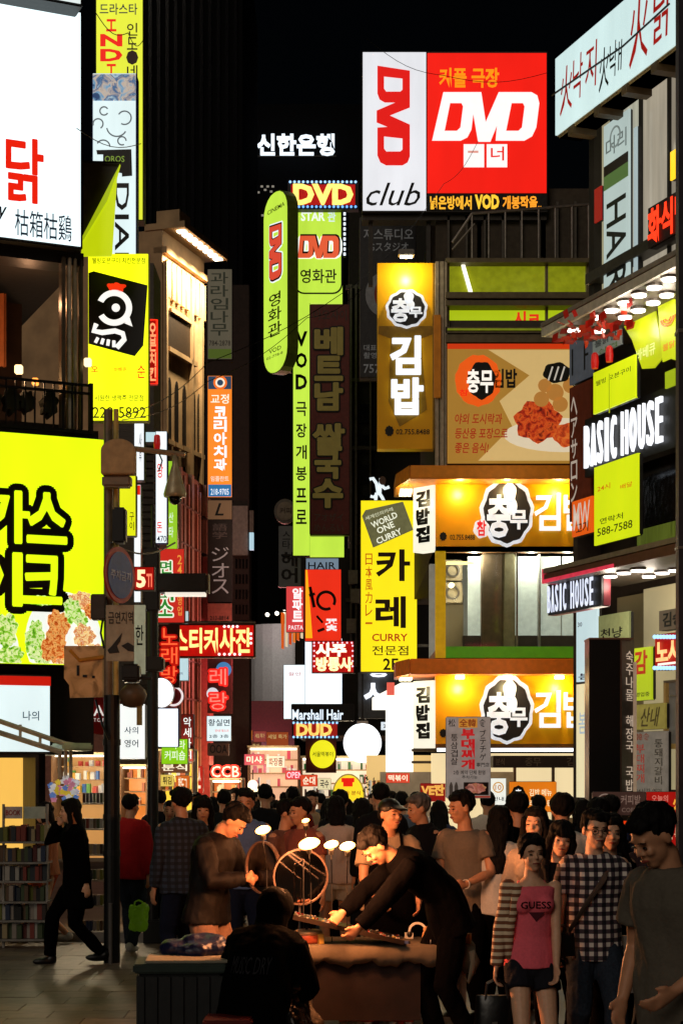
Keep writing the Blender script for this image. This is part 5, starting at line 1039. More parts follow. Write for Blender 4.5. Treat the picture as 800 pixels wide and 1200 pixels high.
def person(label, px, Y, h=1.72, rz=0, fem=False, lean=2, twist=0, head=(0, 8, 0), hands=None, elbow=None, feet=None, knee=None, hz=None, skin=None,
           top=None, bottom=None, hair='short', hairm=None, shoe=None, vox=.016, face=False, group=None, dx=0, z=None, extra=None, curl=22, hdir=None, hoodup=False):
    sc = h/1.72; g = .9 if fem else 1.0; skin = skin or (SKL if fem else SK)
    root = empty('person', ((px-400)/F*Y+dx, Y, gz(Y) if z is None else z), label, 'person', math.radians(rz), group); root.scale = (sc,)*3
    hz = .93 if hz is None else hz; L_ = math.radians(lean)
    dr = lambda a: V((0, -math.sin(a), math.cos(a)))
    Hc = V((0, 0, hz)); wa = Hc+.15*dr(L_*.55); ri = wa+.13*dr(L_*.9); ch = ri+.11*dr(L_*1.05); up = ch+.08*dr(L_*1.15); nb = up+.06*dr(L_*1.2)
    tw = math.radians(twist); Lx = V((math.cos(tw), math.sin(tw), 0)); fwd = V((math.sin(tw), -math.cos(tw), 0))
    hp = math.radians(head[1]); nt_ = nb+.075*dr(lerp(L_, hp, .5)+.1); Rh = Matrix.Rotation(tw+math.radians(head[0]), 3, 'Z')@Matrix.Rotation(hp, 3, 'X')@Matrix.Rotation(math.radians(head[2]), 3, 'Y')
    hc = nt_+Rh@V((0, -.015, .09)); H3 = lambda x, y, zz: hc+Rh@V((x, y, zz))
    sw = .175*g
    sho = {s: up+Lx*s*sw+V((0, 0, .005)) for s in (-1, 1)}
    hands = hands or {}; elbow = elbow or {}; feet = feet or {}; knee = knee or {}; hdir = hdir or {}
    arm = {}; leg = {}
    for s in (-1, 1):
        T = V(hands.get(s, (s*.25, -.03+up.y*.6, up.z-.53))); E, Wr = ik(sho[s], T, .285, .25, V(elbow.get(s, (s*.5, .8, -.3)))); arm[s] = (sho[s], E, Wr)
        hj = Hc+V((s*.085, 0, -.04)); T = V(feet.get(s, (s*.1, 0, .085))); Kn, An = ik(hj, T, .43, .42, V(knee.get(s, (s*.1, -1, .1)))); leg[s] = (hj, Kn, An)
    def obj(name, mb, m, v=None, it=3, amp=0, fr=9, body=False):
        o = mb.build(name, m, root); md = o.modifiers.new('r', 'REMESH'); md.mode = 'VOXEL'; md.voxel_size = v or vox; md.use_smooth_shade = True
        if it: sm = o.modifiers.new('s', 'SMOOTH'); sm.iterations = it; sm.factor = .5
        PEND.append((o, amp, fr)); return o
    # body
    mb = MB()
    tr = [(Hc-V((0, 0, .1)), .12*g, .085), (Hc, .16, .11), (wa, .128*g, .088), (ri, .145*g, .1), (ch, .162*g, .108), (up, .15*g, .085), (nb, .062, .06)]
    mb.tube([t[0] for t in tr], [(t[1], t[2]) for t in tr], 16, side=Lx)
    if fem:
        for s in (-1, 1): mb.ell(ch+Lx*s*.07+fwd*.075-V((0, 0, .03)), (.06, .055, .058))
    mb.tube([nb-dr(L_)*.04, nt_, hc+Rh@V((0, .005, -.05))], [.062*g, .054*g, .05*g], 12)
    mb.ell(hc+Rh@V((0, .008, .025)), (.074, .093, .088), Rh, 16, 12); mb.ell(H3(0, -.022, -.035), (.06, .068, .075), Rh, 14, 10); mb.ell(H3(0, -.05, -.083), (.032, .034, .028), Rh)
    mb.tube([H3(0, -.088, .01), H3(0, -.106, -.024)], [.009, .014], 8); mb.ell(H3(0, -.088, -.058), (.022, .012, .012), Rh)
    for s in (-1, 1): mb.ell(H3(s*.076, .008, -.005), (.01, .02, .032), Rh); mb.ell(H3(s*.034, -.07, -.02), (.022, .02, .02), Rh); mb.ell(H3(s*.032, -.082, .028), (.022, .009, .007), Rh)
    fv = vox
    for s in (-1, 1):
        a, e, w = arm[s]; mb.ell(a-V((0, 0, .01)), (.055*g,)*3)
        mb.tube([a, lerp(a, e, .4), e, lerp(e, w, .3), w], [.05*g, .046*g, .037*g, .038*g, .025*g], 12)
        d = V(hdir[s]).normalized() if s in hdir else (w-e).normalized(); n = V((-s, -.25, 0)); n = (n-d*n.dot(d)).normalized(); ac = d.cross(n)
        if ac.dot(V((0, -1, .2))) < 0: ac = -ac
        mb.tube([w-d*.01, w+d*.03, w+d*.085], [(.026, .018), (.036, .016), (.038, .013)], 10, side=ac)
        for k in range(4):
            b0 = w+d*.08+ac*(.028-.019*k); ln = (.03, .034, .031, .024)[k]; p = [b0]; c = math.radians(curl*(1+.15*k)*.6)
            for q in range(3): p.append(p[-1]+(d*math.cos(c)+n*math.sin(c))*ln*(1-.15*q)); c += math.radians(curl)
            mb.tube(p, [.0092, .0088, .0082, .007], 8)
        mb.tube([w+d*.02+ac*.02, w+d*.045+ac*.048, w+d*.075+ac*.055+n*.012], [.013, .011, .009], 8)
        a, e, w = leg[s]; mb.tube([a+V((0, 0, .02)), lerp(a, e, .35), e, lerp(e, w, .28), w], [.086, .078*g+.004, .054, .055, .034], 12)
        ff = V((0, -1, 0)); mb.ell(w+V((0, -.055, -.045)), (.038, .11, .032))
    body = obj('body', mb, skin, vox, 2)
    # clothes
    def add(p, q): return [(t[0]+p, t[1]+p) if isinstance(t, tuple) else t+p for t in q]
    if top:
        kind, m = top[0], top[1]; o = top[2] if len(top) > 2 else {}
        e_ = o.get('e', .018 if kind != 'jacket' else .035); hem = o.get('hem', .06 if kind != 'jacket' else .1)
        mb = MB(); hb = Hc-dr(L_*.3)*hem
        tt = [(hb, .152+.024, .124), (lerp(hb, wa, .5), .158, .112), (wa, .14*g+.005, .095), (ri, .148*g, .103), (ch, .163*g, .11), (up, .172*g, .09)]
        if kind == 'tank': tt += [(up+dr(L_)*.012, .09, .07)]
        elif kind == 'vneck': tt += [(up+dr(L_)*.03, .11, .075), (nb-dr(L_)*.012, .075, .06)]
        else: tt += [(up+dr(L_)*.032, .13, .078), (nb+dr(L_)*.01, .066, .062)]
        mb.tube([t[0] for t in tt], [(t[1]+e_, t[2]+e_*.8) for t in tt], 18, side=Lx)
        if fem:
            for s in (-1, 1): mb.ell(ch+Lx*s*.07+fwd*.08-V((0, 0, .03)), (.068, .06, .064))
        for s in (-1, 1):
            a, e, w = arm[s]
            if kind == 'tank': mb.tube([up+Lx*s*.07-V((0, 0, .03)), up+Lx*s*.075+V((0, 0, .045))], .022, 8); continue
            mb.ell(a-V((s*.012, 0, .012)), (.055*g+e_*.5,)*3)
            if kind in ('tee', 'vneck'): q = lerp(a, e, .62); mb.tube([a, lerp(a, e, .3), q], [.056*g+e_*.5, .058*g+e_*.5, .06*g+e_*.6], 12)
            else: mb.tube([a, lerp(a, e, .5), e, lerp(e, w, .5), lerp(e, w, .95)], [.055*g+e_*.5, .052*g+e_*.5, .048*g+e_*.5, .042*g+e_*.5, .036*g+e_*.4], 12)
        if kind == 'hood': mb.ell(nb+V((0, .05, .0)), (.12, .08, .07))
        if hoodup: mb.ell(H3(0, .03, .02), (.115, .125, .135), Rh, 18, 14); mb.tube([nb, H3(0, .03, -.05)], .1, 14)
        if kind == 'jacket': mb.tube([nb-dr(L_)*.02, nb+dr(L_)*.03], [.085, .08], 14)
        tname = {'jacket': 'jacket', 'hood': 'hooded_jacket', 'tank': 'tank_top', 'long': 'long_sleeved_shirt'}.get(kind, 'shirt')
        t_o = obj(tname, mb, m, max(vox*1.15, .0095), 2, .017 if kind != 'tank' else .006, 9)
        if 'cuff' in o: pass
    if bottom:
        kind, m = bottom; mb = MB()
        wtop = Hc+dr(L_*.4)*.07
        if kind in ('trousers', 'shorts'):
            mb.tube([lerp(Hc, wtop, .4), Hc, Hc-V((0, 0, .11))], [(.14, .1), (.162, .115), (.15, .105)], 16, side=V((1, 0, 0)))
            for s in (-1, 1):
                a, e, w = leg[s]
                if kind == 'trousers': mb.tube([a, lerp(a, e, .4), e, lerp(e, w, .4), lerp(e, w, .97)], [.102, .095, .074, .07, .062], 12)
                else: mb.tube([a, lerp(a, e, .2), lerp(a, e, .42 if fem else .8)], [.102, .1, .1], 12)
        else:
            mb.tube([wtop, Hc, (leg[1][1]+leg[-1][1])/2+V((0, 0, .12))], [(.135, .1), (.175, .13), (.21, .16)], 18, side=V((1, 0, 0)))
        obj({'trousers': 'trousers', 'shorts': 'shorts'}.get(kind, 'skirt'), mb, m, max(vox*1.15, .0095), 2, .015, 10)
    if shoe is not False:
        for s in (-1, 1):
            w = leg[s][2]; mb = MB(); mb.ell(w+V((0, -.055, -.045)), (.046, .13, .042)); mb.ell(w+V((0, .02, -.02)), (.045, .055, .055)); obj('shoe', mb, shoe or BLACK, .014, 1)
    # hair
    hm = hairm or HAIR; mb = MB()
    if hair == 'cap':
        mb.ell(H3(0, .02, .045), (.084, .1, .078), Rh, 16, 10); mb.tube([H3(0, -.06, .065), H3(0, -.155, .045)], [(.07, .012), (.055, .008)], 12, side=Rh@V((1, 0, 0)))
        obj('cap', mb, BLACK, .009, 1); mb = MB(); mb.ell(H3(0, .035, .0), (.08, .075, .07), Rh)
    else:
        mb.ell(H3(0, .028, .038), (.082, .09, .087), Rh, 16, 12)
        hr = random.Random(int(px*7+Y*13))
        for k in range(46 if vox < .02 else 0):
            az = hr.uniform(0, 2*math.pi); front = max(0, -math.cos(az)*-1); fr_ = math.cos(az)   # az 0 faces forward
            ph0, ph1 = math.radians(hr.uniform(2, 40)), math.radians(hr.uniform(48, 62) if fr_ > .35 else hr.uniform(80, 118)); q = []
            for j in range(4):
                ph = ph0+(ph1-ph0)*j/3; rr = 1.0+.03*j*hr.random(); a2 = az+.18*j*hr.uniform(-1, 1)
                q.append(H3(.086*rr*math.sin(ph)*math.sin(a2), .022-.098*rr*math.sin(ph)*math.cos(a2), .035+.095*rr*math.cos(ph)))
            mb.tube(q, [.012, .013, .010, .004], 6)
        if hair != 'back': mb.ell(H3(.01, -.045, .088), (.068, .042, .032), Rh)
        if hair in ('bangs', 'long', 'bob'):
            if hair == 'bangs': mb.ell(H3(0, -.075, .055), (.062, .022, .034), Rh)
            for s in (-1, 1): mb.tube([H3(s*.062, -.045, .06), H3(s*.083, -.02, -.02), H3(s*.085, -.01, -.11)]+([nb+Lx*s*.1+fwd*.07-V((0, 0, .02)), ch+Lx*s*.09+fwd*.12] if hair != 'bob' else []), [.026, .026, .026]+([.03, .014] if hair != 'bob' else []), 8)
            mb.tube([H3(0, .05, .05), H3(0, .075, -.06), nb-fwd*.075]+([ch-fwd*.12, ri-fwd*.11] if hair != 'bob' else []), [(.088, .05), (.092, .045), (.08, .03)]+([(.085, .022), (.06, .014)] if hair != 'bob' else []), 12, side=Lx)
        if hair == 'tied': mb.tube([H3(.0, .09, .03), H3(.01, .14, .0), H3(.02, .14, -.12), H3(.02, .12, -.2)], [.03, .035, .03, .012], 8); [mb.tube([H3(s*.055, -.045, .085), H3(s*.08, -.025, .02), H3(s*.082, -.005, -.03)], [.018, .014, .006], 8) for s in (-1, 1)]
    obj('hair', mb, hm, min(max(vox, .008), .012), 1, .011, 30)
    if face:
        for s in (-1, 1):
            MB().ell(H3(s*.033, -.084, .006), (.0125, .007, .005), Rh).build('eye', EYE, root, True)
            MB().tube([H3(s*.013, -.092, .03), H3(s*.033, -.094, .034), H3(s*.052, -.082, .028)], [.002, .0032, .002], 6).build('eyebrow', HAIR, root)
        MB().tube([H3(-.024, -.089, -.054), H3(0, -.1, -.052), H3(.024, -.089, -.054)], [.003, .007, .003], 6).build('mouth', LIP, root)
    return dict(root=root, arm=arm, leg=leg, hc=hc, H3=H3, Rh=Rh, ch=ch, ri=ri, up=up, nb=nb, Hc=Hc, Lx=Lx, fwd=fwd, sc=sc, body=body, top=t_o if top else None)
def flush():
    bpy.context.view_layer.update(); dg = bpy.context.evaluated_depsgraph_get()
    done = []
    for o, amp, fr in PEND:
        me = bpy.data.meshes.new_from_object(o.evaluated_get(dg)); done.append((o, me, amp, fr))
    for o, me, amp, fr in done:
        m = o.data.materials[0]; o.modifiers.clear(); me.materials.clear(); me.materials.append(m); me.name = o.name; o.data = me
        if amp:
            nn = noise.noise; nr = [v.normal.copy() for v in me.vertices]
            for v, n in zip(me.vertices, nr):
                c = v.co; a = nn(V((c.x*fr+c.z*2.5, c.y*fr, c.z*fr*.45))); v.co = c+n*amp*(a+.5*abs(nn(V((c.x*fr*2+9, c.y*fr*2, c.z*fr*1.1)))))
        me.shade_smooth()
    PEND.clear()
def wpt(r, p): return r['root'].location+Matrix.Rotation(r['root'].rotation_euler[2], 3, 'Z')@(V(p)*r['sc'])

blackc = mat('#060506', .95, bump=.2, scale=60, var=.1, spec=.04); darkc = cloth('#100e12'); navy = cloth('#14182a'); greyc = cloth('#77706a'); beige = cloth('#6c6256'); jeans = cloth('#28303c', var=.35); whitec = cloth('#c8c4bc'); brownc = cloth('#241812')
plaid = pattern('plaid_cloth', 'plaid', '#0c0e18', '#d8d0c8', '#4a3c44'); stripes = pattern('striped_knit', 'stripe', '#7a4a30', '#e0c8a8'); dplaid = pattern('dark_plaid_cloth', 'plaid', '#0c1018', '#2c3648', '#181c28')
NV = .0085
# 1 near man at the right
r = person('man in plain grey T-shirt looking down, nearest figure at the right edge', 792, 7.3, 1.81, -52, lean=4, head=(-8, 34, 0), hands={-1: (-.2, -.1, .92), 1: (.17, -.2, 1.0)}, top=('tee', cloth('#5c564c'), {'hem': .14, 'e': .034}), bottom=('shorts', blackc), vox=NV, face=True, skin=SK)
# 2 man in plaid shirt
r2 = person('man with glasses in black and white plaid shirt, strap across his chest', 695, 10.6, 1.68, 4, head=(6, 6, 0), hands={1: (.22, -.2, .93), -1: (-.24, .02, .85)}, feet={1: (.1, -.2, .085), -1: (-.1, .12, .12)}, top=('tee', plaid, {'hem': .13, 'e': .026}), bottom=('trousers', jeans), vox=NV, face=True, skin=SKL, curl=40)
H3 = r2['H3']
gm = MB()
for s in (-1, 1): gm.tube([H3(s*.034+.022*math.cos(t), -.096, .006+.017*math.sin(t)) for t in [2*math.pi*k/14 for k in range(15)]], .0022, 6); gm.tube([H3(s*.056, -.094, .01), H3(s*.078, -.01, .008)], .002, 6)
gm.tube([H3(-.012, -.097, .01), H3(.012, -.097, .01)], .002, 6); gm.build('glasses', BLACK, r2['root'])
sm = MB(); sm.tube([r2['nb']+V((.09, -.03, -.01)), r2['ch']+V((.03, -.155, 0)), r2['ri']+V((-.08, -.15, -.05)), r2['Hc']+V((-.2, -.1, .02))], [(.022, .006)]*4, 8, side=V((.7, 0, .7)))
sm.build('shoulder_strap', cloth('#5a4a40'), r2['root']); 
# 3 woman in pink
r3 = person('woman in pink printed tank top, striped open cardigan and denim shorts', 622, 10.2, 1.545, 6, fem=True, head=(4, 4, -3), hands={-1: (-.25, -.08, .88), 1: (.14, -.14, .86)}, feet={-1: (-.1, -.18, .085), 1: (.08, .1, .12)}, top=('tank', cloth('#f06878'), {'e': .012, 'hem': .06}), bottom=('shorts', cloth('#1c1c24')), hair='tied', vox=NV, face=True, shoe=BLACK, curl=35)
mb = MB(); a, e, w = r3['arm'][-1]
mb.ell(a, (.054, .054, .054)); mb.tube([a, lerp(a, e, .5), e, lerp(e, w, .5), w], [.052, .05, .047, .044, .042], 12)
mb.tube([r3['up']+V((-.1, -.06, .02)), r3['ch']+V((-.135, -.1, -.02)), r3['ri']+V((-.15, -.09, -.04)), r3['Hc']+V((-.17, -.05, 0))], [(.035, .02), (.03, .02), (.03, .02), (.035, .02)], 10, side=V((1, .3, 0)))
mb.tube([r3['up']+V((-.1, .07, .02)), r3['ri']+V((-.1, .11, 0)), r3['Hc']+V((-.12, .11, 0))], [(.06, .02)]*3, 10, side=V((1, .3, 0)))
o = mb.build('cardigan', stripes, r3['root']); md = o.modifiers.new('r', 'REMESH'); md.mode = 'VOXEL'; md.voxel_size = .0095; o.modifiers.new('s', 'SMOOTH').iterations = 2; PEND.append((o, .008, 12))
# 4-5 women behind
r4 = person('young woman with straight bangs peering between the pink top and the plaid shirt', 654, 11.0, 1.6, 0, fem=True, head=(0, 6, 8), top=('tee', darkc), bottom=('trousers', blackc), hair='bangs', vox=.011, face=True)
r5 = person('smiling woman with tied hair standing behind the woman in pink', 628, 12.0, 1.66, -15, fem=True, head=(-5, 0, 0), top=('long', cloth('#c0a890')), bottom=('trousers', blackc), hair='bob', vox=.011, face=True)
# 6 beige T-shirt man
r6 = person('young man in beige V-neck T-shirt with his forearm raised, standing beside the stall', 546, 13.3, 1.76, -28, lean=2, head=(-38, 10, 0), hands={1: (.13, -.30, 1.06), -1: (-.23, -.05, .86)}, elbow={1: (.7, .6, -.5)}, top=('vneck', beige, {'hem': .1, 'e': .022}), bottom=('trousers', blackc), vox=NV, face=True, skin=SK, curl=60)
MB().ring(0, 0, .03, .036, -.006, .006, 16).build('wristband', whitec, r6['root']).location = r6['arm'][1][2]
# 7
person('woman with very long black hair seen from behind, right of the beige T-shirt', 584, 13.2, 1.64, 165, fem=True, top=('tee', whitec), bottom=('trousers', blackc), hair='long', vox=.012)
# 8 bending vendor
r8 = person('stall vendor in black bending far over the table, face lit red by the bulbs', 528, 11.75, 1.8, -76, lean=50, hz=.92, head=(6, 52, 0), hands={-1: (-.02, -.82, .86), 1: (.14, -.66, .86)}, elbow={-1: (-.6, .2, .3), 1: (.6, .3, .3)}, feet={-1: (-.12, -.05, .085), 1: (.12, .12, .085)}, top=('jacket', blackc, {'hem': .12}), bottom=('trousers', blackc), vox=NV, face=True, curl=40)
# 9 capped man with apron
r9 = person('man in black cap with dark apron over a beige shirt, behind the stall', 452, 13.1, 1.73, 8, lean=14, head=(28, 4, 0), hands={-1: (-.12, -.36, .98), 1: (.2, -.3, .95)}, top=('tee', cloth('#a08a70'), {'e': .024}), bottom=('trousers', blackc), hair='cap', vox=.0105, face=True)
mb = MB(); L9 = r9; mb.tube([L9['ch']+V((0, -.115, .04)), L9['ri']+V((0, -.13, 0)), L9['Hc']+V((0, -.15, 0)), L9['Hc']+V((0, -.17, -.35))], [(.1, .02), (.16, .03), (.19, .05), (.2, .05)], 14, side=V((1, 0, 0))); mb.build('apron', blackc, r9['root'], True)
mb = MB(); [mb.tube([L9['ch']+V((s*.09, -.125, .05)), L9['up']+V((s*.085, -.06, .09)), L9['nb']+V((s*.05, .07, .02))], [.012]*3, 8) for s in (-1, 1)]; mb.build('apron_strap', blackc, r9['root'])
# 10-
person('grey-haired man in dark jacket between the capped man and the beige T-shirt', 498, 14.6, 1.72, -60, head=(-10, 12, 0), top=('jacket', darkc), bottom=('trousers', blackc), hairm=GREYH, vox=.012, face=True)
r12 = person('man in dark brown leather jacket looking down at his hands, left of the lamps', 243, 12.5, 1.74, 62, lean=11, head=(14, 48, 0), hands={-1: (-.06, -.36, 1.16), 1: (.06, -.36, 1.14)}, elbow={-1: (-.7, .4, -.5), 1: (.7, .4, -.5)}, top=('jacket', mat('#0c0706', .7, bump=.3, scale=14, spec=.25), {'e': .045}), bottom=('trousers', cloth('#8a6a58')), vox=.0095, face=True, curl=50)
person('man in dark checked jacket walking away, left of the brown leather jacket', 214, 15.2, 1.76, 205, head=(10, 6, 0), feet={-1: (-.1, -.2, .085), 1: (.1, .2, .14)}, top=('jacket', dplaid), bottom=('trousers', navy), vox=.012)
person('woman with pale face and bobbed hair over the brown jacket shoulder', 237, 15.8, 1.68, 8, fem=True, top=('long', darkc), bottom=('trousers', blackc), hair='bangs', skin=SKL, vox=.012, face=True)
person('man in blue-grey short-sleeved shirt facing the camera with a red bag strap', 287, 15.4, 1.75, 5, head=(-4, 6, 0), top=('tee', cloth('#5a6e98'), {'e': .025}), bottom=('trousers', navy), vox=.012, face=True)
r16 = person('woman in long black coat walking left with a hand at her mouth', 90, 17, 1.66, -75, fem=True, lean=4, head=(0, 6, 0), hands={-1: (-.12, -.17, 1.46), 1: (.2, .08, .82)}, elbow={-1: (-.7, -.5, -.8)}, feet={-1: (-.06, -.27, .09), 1: (.07, .26, .13)}, hz=.9, top=('jacket', blackc, {'hem': .3, 'e': .045}), bottom=('trousers', blackc), hair='long', vox=.0115, face=True, shoe=BLACK)
r17 = person('person in red jacket and jeans walking away behind the thick pole', 151, 18, 1.66, 160, head=(-8, 6, 0), hands={-1: (-.24, .0, .8), 1: (.24, 0, .8)}, feet={-1: (-.09, .14, .12), 1: (.09, -.2, .085)}, top=('jacket', cloth('#a81c20'), {'e': .05}), bottom=('trousers', jeans), vox=.012, shoe=whitec)
person('woman in orange-pink patterned skirt half hidden behind the black coat', 57, 19.2, 1.6, -80, fem=True, feet={-1: (-.06, -.3, .09), 1: (.07, .22, .13)}, hz=.9, top=('long', cloth('#c08060')), bottom=('skirt', cloth('#c85c40', var=.5, scale=12)), hair='bob', vox=.013, shoe=whitec)
person('person in white top and pale shorts seen from behind, beyond the round mirrors', 394, 16.6, 1.66, 188, fem=True, top=('tee', cloth('#c8b0a0')), bottom=('shorts', cloth('#c0b8a8')), hair='bob', vox=.013, shoe=whitec)
person('man with round face lit red, turned right beside the lamps', 331, 15.2, 1.66, 60, head=(10, 10, 0), top=('tee', cloth('#6a4a40')), bottom=('trousers', blackc), vox=.013, face=True)
person('man in reddish shirt turned left, facing his companion behind the lamps', 357, 15.0, 1.68, -40, head=(-14, 10, 0), top=('tee', cloth('#8a4a3c')), bottom=('trousers', blackc), vox=.013, face=True)
person('man in white shirt with full dark hair seen from behind, right of the placard', 659, 13.0, 1.74, 176, top=('long', whitec), bottom=('trousers', navy), vox=.012)
person('man in black shirt with dark hair seen from behind below the orange menu poster', 608, 13.8, 1.74, 190, top=('tee', blackc), bottom=('trousers', blackc), vox=.012)
person('woman with long dark hair in black, close behind the plaid shirt', 712, 11.2, 1.64, 20, fem=True, head=(-20, 8, 0), top=('long', blackc), bottom=('trousers', blackc), hair='long', vox=.012, face=True)
person('person in dark blue shirt half hidden behind the man in grey', 752, 11.6, 1.62, 170, top=('long', navy), bottom=('trousers', blackc), vox=.012)
person('short-haired man in dark jacket between plaid shirt and grey shirt, farther back', 703, 13.4, 1.7, 185, top=('jacket', darkc), bottom=('trousers', blackc), vox=.014)
# seated vendor seen from behind
r20 = person('vendor in black hooded jacket sitting low with his back to the camera', 297, 10.6, 1.76, 158, lean=30, hz=.42, head=(0, 28, 0), hands={-1: (-.12, -.42, .66), 1: (.16, -.4, .62)}, feet={-1: (-.16, -.36, .085), 1: (.18, -.34, .085)}, top=('hood', mat('#030303', .95, spec=.03), {'e': .075, 'hem': .1}), bottom=('trousers', blackc), hair='back', vox=.0095, hoodup=True)
# crowd prototypes, then coloured copies
protos = []
protos.append(person('man in dark T-shirt far back in the street crowd', 300, 26, 1.72, 0, top=('tee', darkc), bottom=('trousers', navy), vox=.022, face=True))
protos.append(person('woman with bangs in the street crowd', 345, 25, 1.62, 10, fem=True, top=('long', whitec), bottom=('trousers', navy), hair='bangs', vox=.022, face=True, feet={-1: (-.1, -.15, .085), 1: (.1, .15, .12)}))
protos.append(person('man walking away in the street crowd', 268, 24, 1.74, 180, top=('jacket', darkc), bottom=('trousers', blackc), vox=.022, feet={-1: (-.1, -.2, .085), 1: (.1, .2, .13)}))
protos.append(person('woman with long hair walking away in the street crowd', 420, 24, 1.62, 175, fem=True, top=('tee', beige), bottom=('trousers', jeans), hair='long', vox=.022))
# lettering on the pink top is cast on to the cloth after remeshing
flush()
bpy.context.view_layer.update()
def cast_text(r, cloth_o, t, c, w, h_, m, nx=0):
    o = lettering(r['root'], t, (c[0]-w/2, c[0]+w/2, c[2]-h_/2, c[2]+h_/2), m, bold=.02, d=-.4, ext=0)
    bv = BVHTree.FromPolygons([v.co[:] for v in cloth_o.data.vertices], [p.vertices[:] for p in cloth_o.data.polygons])
    for v in o.data.vertices:
        hit = bv.ray_cast(V((v.co.x, -.6, v.co.z)), V((0, 1, 0)))
        if hit[0]: v.co.y = hit[0].y-.004
    return o
cast_text(r3, r3['top'], 'GUESS', (.0, 0, r3['ch'].z-.03), .2, .045, cloth('#2a1418'))
cast_text(r3, r3['top'], '▲', (.01, 0, r3['ri'].z), .1, -.06, cloth('#5a2430'))
o = lettering(r20['root'], 'MUSIC DRY', (-.13, .13, r20['ri'].z, r20['ri'].z+.1), cloth('#222226'), bold=.0, d=.4, ext=0)
bv = BVHTree.FromPolygons([v.co[:] for v in r20['top'].data.vertices], [p.vertices[:] for p in r20['top'].data.polygons])
for v in o.data.vertices:
    v.co.x = -v.co.x; hit = bv.ray_cast(V((v.co.x, .6, v.co.z)), V((0, -1, 0)))
    if hit[0]: v.co.y = hit[0].y+.005
CC = [cloth(c) for c in ('#101014', '#c8c0b4', '#3c2420', '#58606c', '#7a2420', '#2a3450', '#a08a6c', '#dcd4cc', '#4a4a3c', '#16181c', '#b87060', '#20242c')]
words = ['black', 'off-white', 'dark brown', 'slate grey', 'dark red', 'navy blue', 'tan', 'white', 'olive', 'charcoal', 'salmon', 'dark grey']
kinds = ['man facing us', 'woman with bangs', 'man walking away', 'long-haired woman walking away']
def crowd(i, px, Y, ti, rz, h, where):
    p = protos[i]['root']; c = p.copy(); COL.objects.link(c); c.location = ((px-400)/F*Y, Y, gz(Y)); c.rotation_euler = (0, 0, math.radians(rz)+p.rotation_euler[2]); k = h/1.72; c.scale = (k, k, k)
    c['label'] = f'{kinds[i]} in {words[ti]} top, {where}'; c['group'] = 'people in the street crowd'
    for ch in p.children:
        q = ch.copy(); COL.objects.link(q); q.parent = c
        if ch.name.split('.')[0] in ('shirt', 'jacket', 'long_sleeved_shirt'): q.material_slots[0].link = 'OBJECT'; q.material_slots[0].material = CC[ti]
for p, l in zip(protos, ('man in dark T-shirt facing the camera under the far orange banners', 'woman with bangs in white long sleeves in the middle of the far crowd', 'man in dark jacket walking away near the glowing ring letters', 'long-haired woman in beige walking away beneath the balloon lamp')):
    p['root']['label'] = l; p['root']['group'] = 'people in the street crowd'
spots = [(0, 199, 19.5, 1, 5, 1.6, 'beside the slim lamp post'), (2, 188, 21, 0, 20, 1.72, 'left behind the lamp post'), (1, 208, 22, 5, -8, 1.62, 'by the bright shop under the lime sign'), (2, 262, 18.6, 9, -5, 1.72, 'above the brown leather jacket'), (3, 250, 21, 2, 12, 1.64, 'below the ring-shaped neon letters'),
 (0, 275, 22.5, 3, 8, 1.76, 'right of the ring-shaped neon letters'), (2, 311, 19, 0, 8, 1.78, 'straight above the leftmost bulb'), (1, 322, 22, 7, 0, 1.6, 'between the bulbs, farther back'), (2, 342, 20, 4, -14, 1.76, 'under the far rust-coloured banner'), (0, 364, 21, 6, 15, 1.72, 'under the yellow round sign'),
 (3, 385, 18, 10, -6, 1.62, 'left of the arched yellow sign'), (2, 400, 17.6, 9, 10, 1.72, 'under the arched yellow sign'), (3, 424, 17.2, 0, -10, 1.64, 'right of the arched yellow sign'), (2, 447, 16.2, 0, 5, 1.8, 'behind the black cap'), (2, 470, 19, 3, -10, 1.7, 'in front of the maroon poster'),
 (0, 488, 20.5, 7, -16, 1.7, 'right of the maroon poster'), (3, 515, 18.5, 5, 6, 1.6, 'left of the held placard'), (2, 571, 18, 1, -8, 1.7, 'under the small white ring notice'), (1, 596, 19, 10, 8, 1.58, 'at the kimbap counter'), (2, 632, 18.4, 0, 5, 1.66, 'under the orange menu poster'),
 (3, 684, 16.5, 9, 5, 1.64, 'before the lit shop entrance'), (2, 718, 15.4, 5, 15, 1.7, 'before the brown banner'), (0, 230, 27, 8, 5, 1.72, 'far left in the narrow street'), (3, 292, 29, 4, 0, 1.62, 'far down the street under the paper banners'), (2, 333, 28, 11, 0, 1.72, 'far down the street near the red band'), (1, 356, 30, 1, 0, 1.62, 'farthest back beneath the hair salon sign'),
 (2, 376, 27, 3, 0, 1.7, 'far back beneath the round yellow sign'), (3, 407, 28, 0, 0, 1.62, 'far back left of the lit kiosk'), (0, 437, 25, 6, 10, 1.7, 'in front of the lit kiosk'), (2, 458, 23, 11, -15, 1.72, 'right before the lit kiosk'), (3, 305, 24, 11, 14, 1.6, 'behind the bulbs in the crowd centre'), (0, 318, 33, 7, 0, 1.72, 'tiny and deep in the street centre'), (1, 283, 33, 10, 0, 1.6, 'tiny and deep at the left of the street')]
for a in spots: crowd(*a)

